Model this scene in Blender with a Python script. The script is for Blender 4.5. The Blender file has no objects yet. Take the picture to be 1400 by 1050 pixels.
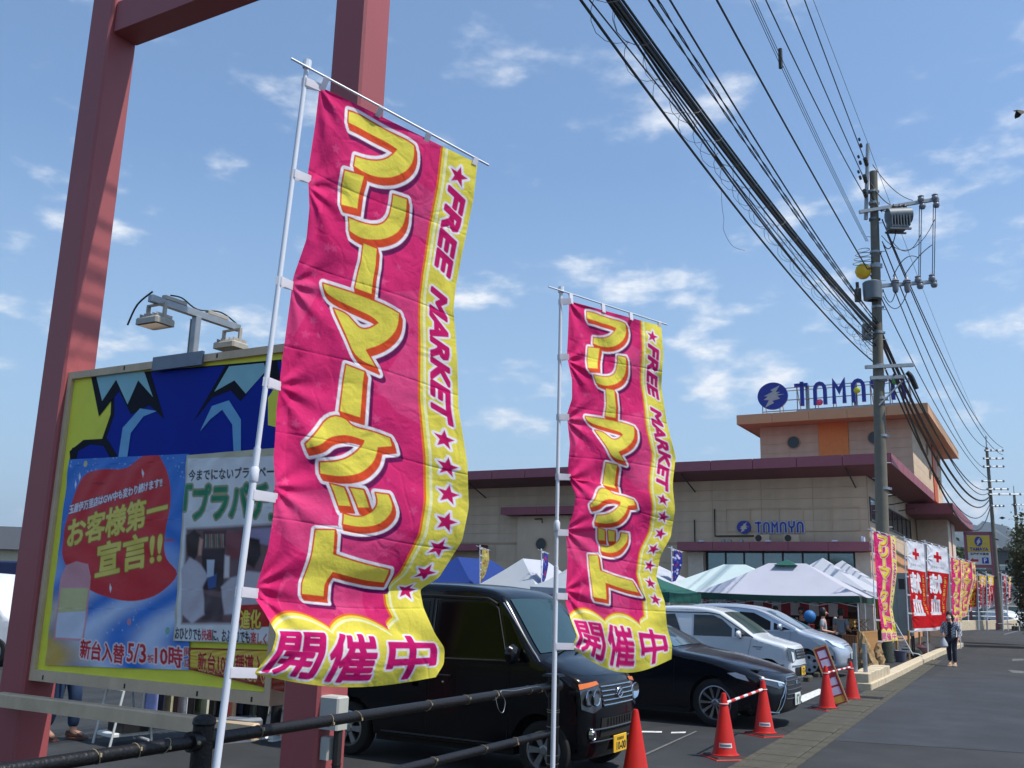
import bpy, bmesh, math, random
import numpy as np
from mathutils import Vector, Matrix, geometry
rnd = random.Random(7)
S = bpy.context.scene
COL = S.collection
PI = math.pi
# ------------------------------------------------------------------ camera
FPX = 1300.0; PITCH = math.radians(12.4); ROLL = math.radians(1.6); CAMZ = 1.8
_f = Vector((0, math.cos(PITCH), math.sin(PITCH))); _u0 = Vector((0, -math.sin(PITCH), math.cos(PITCH))); _r0 = Vector((1, 0, 0))
_r = _r0 * math.cos(ROLL) + _u0 * math.sin(ROLL); _u = _u0 * math.cos(ROLL) - _r0 * math.sin(ROLL)
cd = bpy.data.cameras.new('camera'); cam = bpy.data.objects.new('camera', cd); COL.objects.link(cam)
cd.sensor_width = 36; cd.lens = 36 * FPX / 1400; cd.clip_start = 0.05; cd.clip_end = 9000
cam.matrix_world = Matrix(((_r.x, _u.x, -_f.x, 0), (_r.y, _u.y, -_f.y, 0), (_r.z, _u.z, -_f.z, CAMZ), (0, 0, 0, 1)))
S.camera = cam
# ------------------------------------------------------------------ light
SUN_AZ = math.radians(110); SUN_EL = math.radians(60)
w = bpy.data.worlds.new('World'); S.world = w; w.use_nodes = True
nt = w.node_tree; nt.nodes.clear()
def N(t, k, **kw):
    n = t.nodes.new(k)
    for a, b in kw.items(): setattr(n, a, b)
    return n
sky = N(nt, 'ShaderNodeTexSky', sky_type='NISHITA', sun_disc=False, sun_elevation=SUN_EL, sun_rotation=SUN_AZ)
sky.air_density = 1.0; sky.dust_density = .7; sky.ozone_density = 3.0
tc = N(nt, 'ShaderNodeTexCoord')
sep = N(nt, 'ShaderNodeSeparateXYZ'); nt.links.new(tc.outputs['Generated'], sep.inputs[0])
mp = N(nt, 'ShaderNodeMapping'); mp.inputs['Scale'].default_value = (9.0, 9.0, 21.0); mp.inputs['Location'].default_value = (0.35, 0.1, 0.6)
nt.links.new(tc.outputs['Generated'], mp.inputs[0])
n1 = N(nt, 'ShaderNodeTexNoise'); n1.inputs['Scale'].default_value = 1.0; n1.inputs['Detail'].default_value = 7; n1.inputs['Roughness'].default_value = .56
nt.links.new(mp.outputs[0], n1.inputs['Vector'])
r1 = N(nt, 'ShaderNodeMapRange'); r1.inputs['From Min'].default_value = .54; r1.inputs['From Max'].default_value = .84; r1.interpolation_type = 'SMOOTHSTEP'
nt.links.new(n1.outputs['Fac'], r1.inputs['Value'])
# thicker clouds near the horizon
hz = N(nt, 'ShaderNodeMapRange'); hz.inputs['From Min'].default_value = .62; hz.inputs['From Max'].default_value = .02
hz.inputs['To Min'].default_value = .42; hz.inputs['To Max'].default_value = 3.0
nt.links.new(sep.outputs['Z'], hz.inputs['Value'])
mm = N(nt, 'ShaderNodeMath', operation='MULTIPLY', use_clamp=True); nt.links.new(r1.outputs[0], mm.inputs[0]); nt.links.new(hz.outputs[0], mm.inputs[1])
# pale veil towards the horizon
hv = N(nt, 'ShaderNodeMapRange'); hv.inputs['From Min'].default_value = .42; hv.inputs['From Max'].default_value = 0.0
hv.inputs['To Min'].default_value = .12; hv.inputs['To Max'].default_value = .78
nt.links.new(sep.outputs['Z'], hv.inputs['Value'])
veil = N(nt, 'ShaderNodeMix', data_type='RGBA'); veil.inputs['B'].default_value = (3.3, 4.65, 5.9, 1)
tint = N(nt, 'ShaderNodeVectorMath', operation='MULTIPLY'); tint.inputs[1].default_value = (.90, 1.13, 1.27); nt.links.new(sky.outputs[0], tint.inputs[0])
nt.links.new(hv.outputs[0], veil.inputs['Factor']); nt.links.new(tint.outputs[0], veil.inputs['A'])
mix = N(nt, 'ShaderNodeMix', data_type='RGBA'); mix.inputs['B'].default_value = (7.0, 7.3, 7.7, 1)
nt.links.new(mm.outputs[0], mix.inputs['Factor']); nt.links.new(veil.outputs['Result'], mix.inputs['A'])
bg = N(nt, 'ShaderNodeBackground'); bg.inputs['Strength'].default_value = .12
wo = N(nt, 'ShaderNodeOutputWorld'); nt.links.new(mix.outputs['Result'], bg.inputs[0]); nt.links.new(bg.outputs[0], wo.inputs[0])
sl = bpy.data.lights.new('sun', 'SUN'); sl.energy = 4.4; sl.angle = math.radians(.55); sl.color = (1, .955, .88)
so = bpy.data.objects.new('sun', sl); COL.objects.link(so)
_sd = Vector((math.sin(SUN_AZ) * math.cos(SUN_EL), math.cos(SUN_AZ) * math.cos(SUN_EL), math.sin(SUN_EL)))
so.rotation_euler = _sd.to_track_quat('Z', 'Y').to_euler()
S.view_settings.view_transform = 'Standard'; S.view_settings.look = 'None'; S.view_settings.exposure = 0.24; S.view_settings.gamma = 1
S.view_settings.use_curve_mapping = False
# ------------------------------------------------------------------ helpers
def ray(x, y): return _f + _r * ((x - 700) / FPX) - _u * ((y - 525) / FPX)
def G(x, y, z=0.0):
    d = ray(x, y); return Vector((0, 0, CAMZ)) + d * ((z - CAMZ) / d.z)
def P(x, y, Y):
    d = ray(x, y); return Vector((0, 0, CAMZ)) + d * (Y / d.y)
TH = math.radians(29.5)
U1 = Vector((math.cos(TH), -math.sin(TH), 0)); U2 = Vector((math.sin(TH), math.cos(TH), 0)); UZ = Vector((0, 0, 1))
def lin(c):
    if isinstance(c, str): c = [int(c[i:i + 2], 16) for i in (0, 2, 4)]
    return tuple(((v / 255) / 12.92 if v / 255 <= .04045 else ((v / 255 + .055) / 1.055) ** 2.4) for v in c)
_mats = {}
def M(name, col=(128, 128, 128), rough=.6, metal=0.0, var=.12, scale=6.0, bump=0.0, bscale=40.0, spec=.5, coat=0.0, trans=0.0, alpha=1.0, attr=None, dirt=0.0, linear=None, translucent=0.0, emit=0.0):
    if name in _mats: return _mats[name]
    m = bpy.data.materials.new(name); m.use_nodes = True; t = m.node_tree; b = t.nodes['Principled BSDF']
    c = linear if linear else lin(col)
    b.inputs['Roughness'].default_value = rough; b.inputs['Metallic'].default_value = metal
    b.inputs['Specular IOR Level'].default_value = spec; b.inputs['Coat Weight'].default_value = coat; b.inputs['Coat Roughness'].default_value = .03
    b.inputs['Transmission Weight'].default_value = trans; b.inputs['Alpha'].default_value = alpha
    tcn = N(t, 'ShaderNodeTexCoord')
    base = None
    if attr:
        a = N(t, 'ShaderNodeAttribute', attribute_name=attr); base = a.outputs['Color']
    nz = N(t, 'ShaderNodeTexNoise'); nz.inputs['Scale'].default_value = scale; nz.inputs['Detail'].default_value = 6; nz.inputs['Roughness'].default_value = .6
    t.links.new(tcn.outputs['Object'], nz.inputs['Vector'])
    mr = N(t, 'ShaderNodeMapRange'); mr.inputs['From Min'].default_value = .3; mr.inputs['From Max'].default_value = .7
    mr.inputs['To Min'].default_value = 1 - var; mr.inputs['To Max'].default_value = 1 + var
    t.links.new(nz.outputs['Fac'], mr.inputs['Value'])
    mx = N(t, 'ShaderNodeVectorMath', operation='SCALE')
    if base: t.links.new(base, mx.inputs[0])
    else: mx.inputs[0].default_value = c
    t.links.new(mr.outputs[0], mx.inputs['Scale'])
    out = mx.outputs[0]
    if dirt:
        n2 = N(t, 'ShaderNodeTexNoise'); n2.inputs['Scale'].default_value = scale * .23; n2.inputs['Detail'].default_value = 9; n2.inputs['Roughness'].default_value = .7
        mp2 = N(t, 'ShaderNodeMapping'); mp2.inputs['Scale'].default_value = (3, 3, .6); t.links.new(tcn.outputs['Object'], mp2.inputs[0]); t.links.new(mp2.outputs[0], n2.inputs['Vector'])
        m2 = N(t, 'ShaderNodeMapRange'); m2.inputs['From Min'].default_value = .45; m2.inputs['From Max'].default_value = .75; m2.inputs['To Max'].default_value = dirt
        t.links.new(n2.outputs['Fac'], m2.inputs['Value'])
        mc = N(t, 'ShaderNodeMix', data_type='RGBA'); t.links.new(m2.outputs[0], mc.inputs['Factor']); t.links.new(out, mc.inputs['A'])
        mc.inputs['B'].default_value = (c[0] * .4 + .02, c[1] * .38 + .018, c[2] * .35 + .015, 1); out = mc.outputs['Result']
    t.links.new(out, b.inputs['Base Color'])
    if bump:
        nb = N(t, 'ShaderNodeTexNoise'); nb.inputs['Scale'].default_value = bscale; nb.inputs['Detail'].default_value = 5
        t.links.new(tcn.outputs['Object'], nb.inputs['Vector'])
        bp = N(t, 'ShaderNodeBump'); bp.inputs['Strength'].default_value = bump; bp.inputs['Distance'].default_value = .02
        t.links.new(nb.outputs['Fac'], bp.inputs['Height']); t.links.new(bp.outputs[0], b.inputs['Normal'])
    if translucent:
        tl = N(t, 'ShaderNodeBsdfTranslucent'); t.links.new(out, tl.inputs[0])
        ms = N(t, 'ShaderNodeMixShader'); ms.inputs[0].default_value = translucent
        t.links.new(b.outputs[0], ms.inputs[1]); t.links.new(tl.outputs[0], ms.inputs[2]); t.links.new(ms.outputs[0], t.nodes['Material Output'].inputs[0])
    _mats[name] = m
    return m
def weather(m, patch=.25, pscale=.22, speck=.35, sscale=160, crack=0.0):
    """large worn patches, aggregate speckle and thin cracks on paving"""
    t = m.node_tree; b = t.nodes['Principled BSDF']; src = b.inputs['Base Color'].links[0].from_socket; tcn = N(t, 'ShaderNodeTexCoord')
    def fac(scale, lo, hi, a, c, detail=4):
        n = N(t, 'ShaderNodeTexNoise'); n.inputs['Scale'].default_value = scale; n.inputs['Detail'].default_value = detail; t.links.new(tcn.outputs['Object'], n.inputs['Vector'])
        r = N(t, 'ShaderNodeMapRange'); r.inputs['From Min'].default_value = lo; r.inputs['From Max'].default_value = hi; r.inputs['To Min'].default_value = a; r.inputs['To Max'].default_value = c; t.links.new(n.outputs['Fac'], r.inputs['Value']); return r.outputs[0]
    outs = [fac(pscale, .38, .62, 1 - patch, 1 + patch, 8), fac(sscale, .35, .68, 1 - speck, 1 + speck * 1.6, 2), fac(pscale * 7, .4, .66, 1 - patch * .5, 1 + patch * .7, 6)]
    if crack:
        d = N(t, 'ShaderNodeTexNoise'); d.inputs['Scale'].default_value = 1.2; t.links.new(tcn.outputs['Object'], d.inputs['Vector'])
        mx = N(t, 'ShaderNodeMix', data_type='VECTOR'); mx.inputs['Factor'].default_value = .25; t.links.new(tcn.outputs['Object'], mx.inputs['A']); t.links.new(d.outputs['Color'], mx.inputs['B'])
        v = N(t, 'ShaderNodeTexVoronoi', feature='DISTANCE_TO_EDGE'); v.inputs['Scale'].default_value = .33; t.links.new(mx.outputs['Result'], v.inputs['Vector'])
        r = N(t, 'ShaderNodeMapRange'); r.inputs['From Max'].default_value = .006; r.inputs['To Min'].default_value = 1 - crack; t.links.new(v.outputs['Distance'], r.inputs['Value']); outs.append(r.outputs[0])
    for o_ in outs:
        s_ = N(t, 'ShaderNodeVectorMath', operation='SCALE'); t.links.new(src, s_.inputs[0]); t.links.new(o_, s_.inputs['Scale']); src = s_.outputs[0]
    t.links.new(src, b.inputs['Base Color'])
def tag(o, label=None, cat=None, group=None, kind=None):
    if label: o['label'] = label
    if cat: o['category'] = cat
    if group: o['group'] = group
    if kind: o['kind'] = kind
    return o
def thing(name, label, cat, loc=(0, 0, 0), rz=0.0, group=None):
    o = bpy.data.objects.new(name, None); COL.objects.link(o); o.location = loc; o.rotation_euler.z = rz
    o.empty_display_size = .2
    return tag(o, label, cat, group)
def link(name, me, parent=None, loc=None):
    o = bpy.data.objects.new(name, me); COL.objects.link(o)
    if parent is not None: o.parent = parent
    if loc is not None: o.location = loc
    return o
def kids(o): return [c for c in bpy.data.objects if c.parent == o]
def copy_tree(root, parent=None, _ch=None):
    if _ch is None:
        _ch = {}
        for c in bpy.data.objects:
            if c.parent: _ch.setdefault(c.parent.name, []).append(c)
    n = root.copy(); COL.objects.link(n)
    if parent is not None: n.parent = parent
    for c in _ch.get(root.name, []): copy_tree(c, n, _ch)
    return n
class MB:
    def __init__(s): s.v = []; s.f = []; s.mi = []
    def add(s, vs, fs, mi=0, mat=None):
        k = len(s.v)
        s.v += [tuple((mat @ Vector(q)) if mat else q) for q in vs]
        s.f += [tuple(i + k for i in q) for q in fs]; s.mi += [mi] * len(fs); return s
    def box(s, x0, x1, y0, y1, z0, z1, mat=None, mi=0):
        vs = [(x, y, z) for z in (z0, z1) for y in (y0, y1) for x in (x0, x1)]
        return s.add(vs, [(0, 2, 3, 1), (4, 5, 7, 6), (0, 1, 5, 4), (2, 6, 7, 3), (0, 4, 6, 2), (1, 3, 7, 5)], mi, mat)
    def bbox(s, x0, x1, y0, y1, z0, z1, c=.01, mat=None, mi=0):
        """box with chamfered vertical-plan corners and top"""
        pts = [(x0 + c, y0), (x1 - c, y0), (x1, y0 + c), (x1, y1 - c), (x1 - c, y1), (x0 + c, y1), (x0, y1 - c), (x0, y0 + c)]
        ins = [(min(max(x, x0 + c), x1 - c), min(max(y, y0 + c), y1 - c)) for x, y in pts]
        vs = [(x, y, z0) for x, y in pts] + [(x, y, z1 - c) for x, y in pts] + [(x, y, z1) for x, y in ins]
        fs = [tuple(range(7, -1, -1)), tuple(range(16, 24))]
        for r in (0, 8): fs += [(r + i, r + (i + 1) % 8, r + 8 + (i + 1) % 8, r + 8 + i) for i in range(8)]
        return s.add(vs, fs, mi, mat)
    def tube(s, pts, r, n=8, mi=0, caps=True, mat=None):
        pts = [Vector(p) for p in pts]; R = r if isinstance(r, (list, tuple)) else [r] * len(pts)
        vs = []; up = None
        for i, p in enumerate(pts):
            d = (pts[min(i + 1, len(pts) - 1)] - pts[max(i - 1, 0)])
            d = d.normalized() if d.length > 1e-9 else Vector((0, 0, 1))
            if up is None: up = Vector((0, 0, 1)) if abs(d.z) < .9 else Vector((1, 0, 0))
            a = d.cross(up).normalized(); b = a.cross(d).normalized(); up = b
            vs += [tuple(p + (a * math.cos(2 * PI * k / n) + b * math.sin(2 * PI * k / n)) * R[i]) for k in range(n)]
        fs = []
        for i in range(len(pts) - 1):
            for k in range(n): fs.append((i * n + k, i * n + (k + 1) % n, (i + 1) * n + (k + 1) % n, (i + 1) * n + k))
        if caps: fs += [tuple(range(n - 1, -1, -1)), tuple(range((len(pts) - 1) * n, len(pts) * n))]
        return s.add(vs, fs, mi, mat)
    def lathe(s, prof, n=16, mi=0, mat=None):
        vs = [(r * math.cos(2 * PI * k / n), r * math.sin(2 * PI * k / n), z) for r, z in prof for k in range(n)]
        fs = [(i * n + k, i * n + (k + 1) % n, (i + 1) * n + (k + 1) % n, (i + 1) * n + k) for i in range(len(prof) - 1) for k in range(n)]
        return s.add(vs, fs, mi, mat)
    def prism(s, poly, y0, y1, mi=0, mat=None):
        """poly in (x,z), extruded along y"""
        n = len(poly); vs = [(x, y0, z) for x, z in poly] + [(x, y1, z) for x, z in poly]
        fs = [(i, (i + 1) % n, n + (i + 1) % n, n + i) for i in range(n)]
        tri = geometry.tessellate_polygon([[Vector((x, z, 0)) for x, z in poly]])
        fs += [tuple(t) for t in tri] + [tuple(n + i for i in reversed(t)) for t in tri]
        return s.add(vs, fs, mi, mat)
    def mesh(s, name, mats, smooth=False, ang=35):
        me = bpy.data.meshes.new(name); me.from_pydata(s.v, [], s.f)
        if not isinstance(mats, (list, tuple)): mats = [mats]
        for m in mats: me.materials.append(m)
        if len(mats) > 1: me.polygons.foreach_set('material_index', s.mi)
        bm = bmesh.new(); bm.from_mesh(me); bmesh.ops.recalc_face_normals(bm, faces=bm.faces); bm.to_mesh(me); bm.free()
        if smooth:
            me.polygons.foreach_set('use_smooth', [True] * len(me.polygons)); me.set_sharp_from_angle(angle=math.radians(ang))
        me.update(); return me
    def build(s, name, mats, parent=None, smooth=False, loc=None, ang=35): return link(name, s.mesh(name, mats, smooth, ang), parent, loc)
def frame(o, ax, ay, az):
    ax, ay, az, o = map(Vector, (ax, ay, az, o))
    return Matrix(((ax.x, ay.x, az.x, o.x), (ax.y, ay.y, az.y, o.y), (ax.z, ay.z, az.z, o.z), (0, 0, 0, 1)))
def spline(pts, n=6):
    out = []; P_ = [Vector(p) for p in pts]
    for i in range(len(P_) - 1):
        p0 = P_[max(i - 1, 0)]; p1 = P_[i]; p2 = P_[i + 1]; p3 = P_[min(i + 2, len(P_) - 1)]
        for k in range(n):
            t = k / n; out.append(.5 * ((2 * p1) + (p2 - p0) * t + (2 * p0 - 5 * p1 + 4 * p2 - p3) * t * t + (3 * p1 - p0 - 3 * p2 + p3) * t ** 3))
    out.append(P_[-1]); return out
# text as flat geometry -------------------------------------------------
_tc = {}
def text2d(body, bold=.0, spacing=1.0, res=3, shear=0.0):
    k = (body, bold, spacing, res, shear)
    if k in _tc: return _tc[k]
    c = bpy.data.curves.new('t', 'FONT'); c.body = body; c.offset = bold; c.space_character = spacing; c.resolution_u = res; c.shear = shear
    o = bpy.data.objects.new('t', c); COL.objects.link(o); dg = bpy.context.evaluated_depsgraph_get()
    me = bpy.data.meshes.new_from_object(o.evaluated_get(dg))
    v = np.array([(q.co.x, q.co.y) for q in me.vertices]) if len(me.vertices) else np.zeros((0, 2))
    f = [tuple(p.vertices) for p in me.polygons]
    cnt = {}
    for p in f:
        for a, b in zip(p, p[1:] + p[:1]):
            e = (min(a, b), max(a, b)); cnt[e] = cnt.get(e, 0) + 1
    ed = [e for e, n_ in cnt.items() if n_ % 2 == 1]
    bpy.data.objects.remove(o); bpy.data.meshes.remove(me); bpy.data.curves.remove(c)
    _tc[k] = (v, f, ed); return _tc[k]
def put_text(mb, body, fr, x, y, w, h, z=.0, bold=.0, shear=0.0, mi=0, keep=False, rot=0.0, ref=None, depth=0.0):
    """fit text in rectangle (x,y)-(x+w,y+h) of plane fr (local x right, local y up, local z out)"""
    v, f, ed = text2d(body, bold, 1.0, 3, shear)
    r = text2d(body, 0, 1.0, 3, shear)[0] if ref is None else ref
    lo = r.min(0); hi = r.max(0); sc = np.array([w, h]) / np.maximum(hi - lo, 1e-6)
    if keep: sc[:] = min(sc)
    q = (v - lo) * sc
    if rot:
        c_, s_ = math.cos(rot), math.sin(rot); q = q @ np.array([[c_, s_], [-s_, c_]])
    vs = [(x + a, y + b, z) for a, b in q]
    if depth:
        n = len(vs); vs += [(x + a, y + b, z - depth) for a, b in q]
        fs = list(f) + [tuple(n + i for i in reversed(t)) for t in f] + [(a, b, n + b, n + a) for a, b in ed]
        mb.add(vs, fs, mi, fr)
    else: mb.add(vs, f, mi, fr)
# ------------------------------------------------------------------ numpy painting (cloth prints as colour attributes)
class Edges(list): tris = None
def sdf(loops, X, Y):
    """signed distance to even-odd union of edge list ((x0,y0,x1,y1)...)"""
    if X.size == 0: return np.zeros(X.shape, np.float32)
    d = np.full(X.shape, 1e9, np.float32); ins = np.zeros(X.shape, bool)
    for x0, y0, x1, y1 in loops:
        ex, ey = x1 - x0, y1 - y0; L_ = ex * ex + ey * ey
        if L_ < 1e-14: continue
        t = np.clip(((X - x0) * ex + (Y - y0) * ey) / L_, 0, 1)
        d = np.minimum(d, (X - x0 - t * ex) ** 2 + (Y - y0 - t * ey) ** 2)
        if y0 != y1:
            c = (y0 > Y) != (y1 > Y)
            ins ^= c & (X < (x1 - x0) * (Y - y0) / (y1 - y0) + x0)
    if getattr(loops, 'tris', None) is not None:
        ins[:] = False; xs_, ys_ = X[0], Y[:, 0]
        for t in loops.tris:
            j0, j1 = np.searchsorted(xs_, [t[:, 0].min(), t[:, 0].max()]); i0, i1 = np.searchsorted(ys_, [t[:, 1].min(), t[:, 1].max()])
            if j1 <= j0 or i1 <= i0: continue
            x, y = X[i0:i1, j0:j1], Y[i0:i1, j0:j1]
            c = [(t[(k + 1) % 3, 0] - t[k, 0]) * (y - t[k, 1]) - (t[(k + 1) % 3, 1] - t[k, 1]) * (x - t[k, 0]) for k in range(3)]
            ins[i0:i1, j0:j1] |= ((c[0] >= 0) & (c[1] >= 0) & (c[2] >= 0)) | ((c[0] <= 0) & (c[1] <= 0) & (c[2] <= 0))
    d = np.sqrt(d); return np.where(ins, -d, d)
def edges_of(P_, f, ed):
    e = Edges((P_[a][0], P_[a][1], P_[b][0], P_[b][1]) for a, b in ed)
    e.tris = [np.array([P_[q[0]], P_[q[i]], P_[q[i + 1]]]) for q in f for i in range(1, len(q) - 1)]; return e
def loop_edges(p): return [(p[i][0], p[i][1], p[(i + 1) % len(p)][0], p[(i + 1) % len(p)][1]) for i in range(len(p))]
class Canvas:
    """x to the right, y DOWN, metres"""
    def __init__(s, W, H, nx, ny, col):
        s.W, s.H = W, H; s.x = np.linspace(0, W, nx, dtype=np.float32); s.y = np.linspace(0, H, ny, dtype=np.float32)
        s.X, s.Y = np.meshgrid(s.x, s.y); s.px = W / (nx - 1); s.c = np.zeros((ny, nx, 3), np.float32); s.c[:] = lin(col)
    def blend(s, mask, col, sl=None):
        sl = sl or (slice(None), slice(None)); m = mask[..., None]; s.c[sl] = s.c[sl] * (1 - m) + np.array(lin(col), np.float32) * m
    def field(s, edges, pad=.05):
        e = np.array(edges); x0, x1 = e[:, [0, 2]].min() - pad, e[:, [0, 2]].max() + pad; y0, y1 = e[:, [1, 3]].min() - pad, e[:, [1, 3]].max() + pad
        i0, i1 = np.searchsorted(s.x, [x0, x1]); j0, j1 = np.searchsorted(s.y, [y0, y1])
        sl = (slice(j0, j1), slice(i0, i1))
        return sl, sdf(edges, s.X[sl], s.Y[sl])
    def fill(s, edges, col, grow=0.0, pad=.05, amt=1.0):
        sl, d = s.field(edges, pad + max(grow, 0)); s.blend(np.clip(.5 - (d - grow) / s.px, 0, 1) * amt, col, sl); return sl, d
    def text_edges(s, body, x, y, w, h, rot=0, shear=0.0, bold=.0):
        v, f, ed = text2d(body, bold, 1.0, 2, shear); lo = v.min(0); hi = v.max(0); q = (v - lo) / np.maximum(hi - lo, 1e-6)
        if rot == 90: P_ = np.c_[x + q[:, 1] * w, y + q[:, 0] * h]      # reads downwards
        else: P_ = np.c_[x + q[:, 0] * w, y + (1 - q[:, 1]) * h]
        return edges_of(P_, f, ed)
def star(cx, cy, r, a0=0, k=.42):
    return [(cx + (r if i % 2 == 0 else r * k) * math.sin(a0 + i * PI / 5), cy - (r if i % 2 == 0 else r * k) * math.cos(a0 + i * PI / 5)) for i in range(10)]
def cloth_mesh(name, cv, pos):
    """pos: (ny,nx,3) array; canvas colours on points"""
    ny, nx, _ = pos.shape; me = bpy.data.meshes.new(name)
    idx = np.arange(ny * nx).reshape(ny, nx); q = np.stack([idx[:-1, :-1], idx[1:, :-1], idx[1:, 1:], idx[:-1, 1:]], -1).reshape(-1, 4)
    me.vertices.add(ny * nx); me.vertices.foreach_set('co', pos.astype(np.float32).ravel())
    me.loops.add(q.size); me.loops.foreach_set('vertex_index', q.ravel().astype(np.int32))
    me.polygons.add(len(q)); me.polygons.foreach_set('loop_start', np.arange(0, q.size, 4, dtype=np.int32))
    me.polygons.foreach_set('use_smooth', np.ones(len(q), bool)); me.update(calc_edges=True)
    a = me.color_attributes.new('print', 'FLOAT_COLOR', 'POINT')
    a.data.foreach_set('color', np.concatenate([cv.c.reshape(-1, 3), np.ones((ny * nx, 1), np.float32)], 1).ravel())
    return me
# ------------------------------------------------------------------ the flea market banner print
GLY = [
 [(0.19,0.0175),(0.25,0.015),(0.36,0.0185),(0.46,0.0205),(0.56,0.0195),(0.61,0.0235),(0.62,0.0425),(0.6,0.065),(0.545,0.085),(0.47,0.1),(0.36,0.1075),(0.265,0.1025),(0.265,0.085),(0.345,0.0825),(0.43,0.0725),(0.485,0.055),(0.505,0.0435),(0.435,0.04),(0.345,0.04),(0.26,0.0375),(0.195,0.0375)],
 [(0.215,0.115),(0.34,0.11),(0.32,0.17),(0.21,0.175)],
 [(0.525,0.12),(0.615,0.1175),(0.63,0.15),(0.6,0.1775),(0.52,0.2),(0.425,0.2125),(0.345,0.2175),(0.27,0.2125),(0.26,0.19),(0.36,0.19),(0.46,0.1825),(0.515,0.165),(0.53,0.1425)],
 [(0.37,0.222),(0.465,0.222),(0.475,0.3025),(0.365,0.3025)],
 [(0.175,0.3125),(0.37,0.31),(0.565,0.3115),(0.655,0.3175),(0.65,0.34),(0.615,0.3625),(0.545,0.385),(0.465,0.4),(0.53,0.425),(0.405,0.42),(0.34,0.385),(0.255,0.3475),(0.33,0.348),(0.38,0.358),(0.42,0.367),(0.475,0.362),(0.525,0.347),(0.49,0.34),(0.38,0.337),(0.2,0.33)],
 [(0.355,0.4345),(0.465,0.4375),(0.445,0.52),(0.33,0.5175)],
 [(0.155,0.585),(0.205,0.565),(0.275,0.527),(0.365,0.525),(0.4,0.5385),(0.505,0.5375),(0.6,0.5425),(0.61,0.5575),(0.535,0.565),(0.525,0.585),(0.485,0.605),(0.43,0.62),(0.33,0.63),(0.235,0.63),(0.235,0.61),(0.33,0.6025),(0.4,0.5875),(0.45,0.5675),(0.46,0.558),(0.38,0.555),(0.325,0.56),(0.275,0.5675),(0.24,0.5825),(0.165,0.5925)],
 [(0.285,0.643),(0.36,0.645),(0.405,0.676),(0.335,0.6785)],
 [(0.385,0.6435),(0.46,0.6425),(0.5,0.6725),(0.438,0.676)],
 [(0.52,0.644),(0.59,0.6425),(0.625,0.665),(0.595,0.6875),(0.54,0.7025),(0.455,0.71),(0.37,0.7085),(0.365,0.6895),(0.435,0.692),(0.495,0.6845),(0.54,0.665)],
 [(0.235,0.725),(0.34,0.72),(0.37,0.7625),(0.545,0.7725),(0.71,0.7775),(0.75,0.8105),(0.635,0.81),(0.415,0.797),(0.41,0.845),(0.275,0.8425)],
]
PINK = (226, 48, 116); DPINK = (202, 28, 98); LPINK = (234, 84, 138); YEL = (238, 222, 88); RED = (224, 80, 46); PUR = (112, 24, 84); WHT = (246, 240, 244)
def soften(p):
    out = []; n = len(p); W_, H_ = .9, 2.85
    for i in range(n):
        a, b, c = (Vector((p[k % n][0] * W_, p[k % n][1] * H_)) for k in (i - 1, i, i + 1)); d1, d2 = b - a, c - b
        if d1.length > 1e-6 and d2.length > 1e-6 and d1.angle(d2) < 1.05:
            q, r = b.lerp(a, .27), b.lerp(c, .27); out += [(q.x / W_, q.y / H_), (r.x / W_, r.y / H_)]
        else: out.append(p[i])
    return out
GLY = [soften(soften(g)) for g in GLY]
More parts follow.
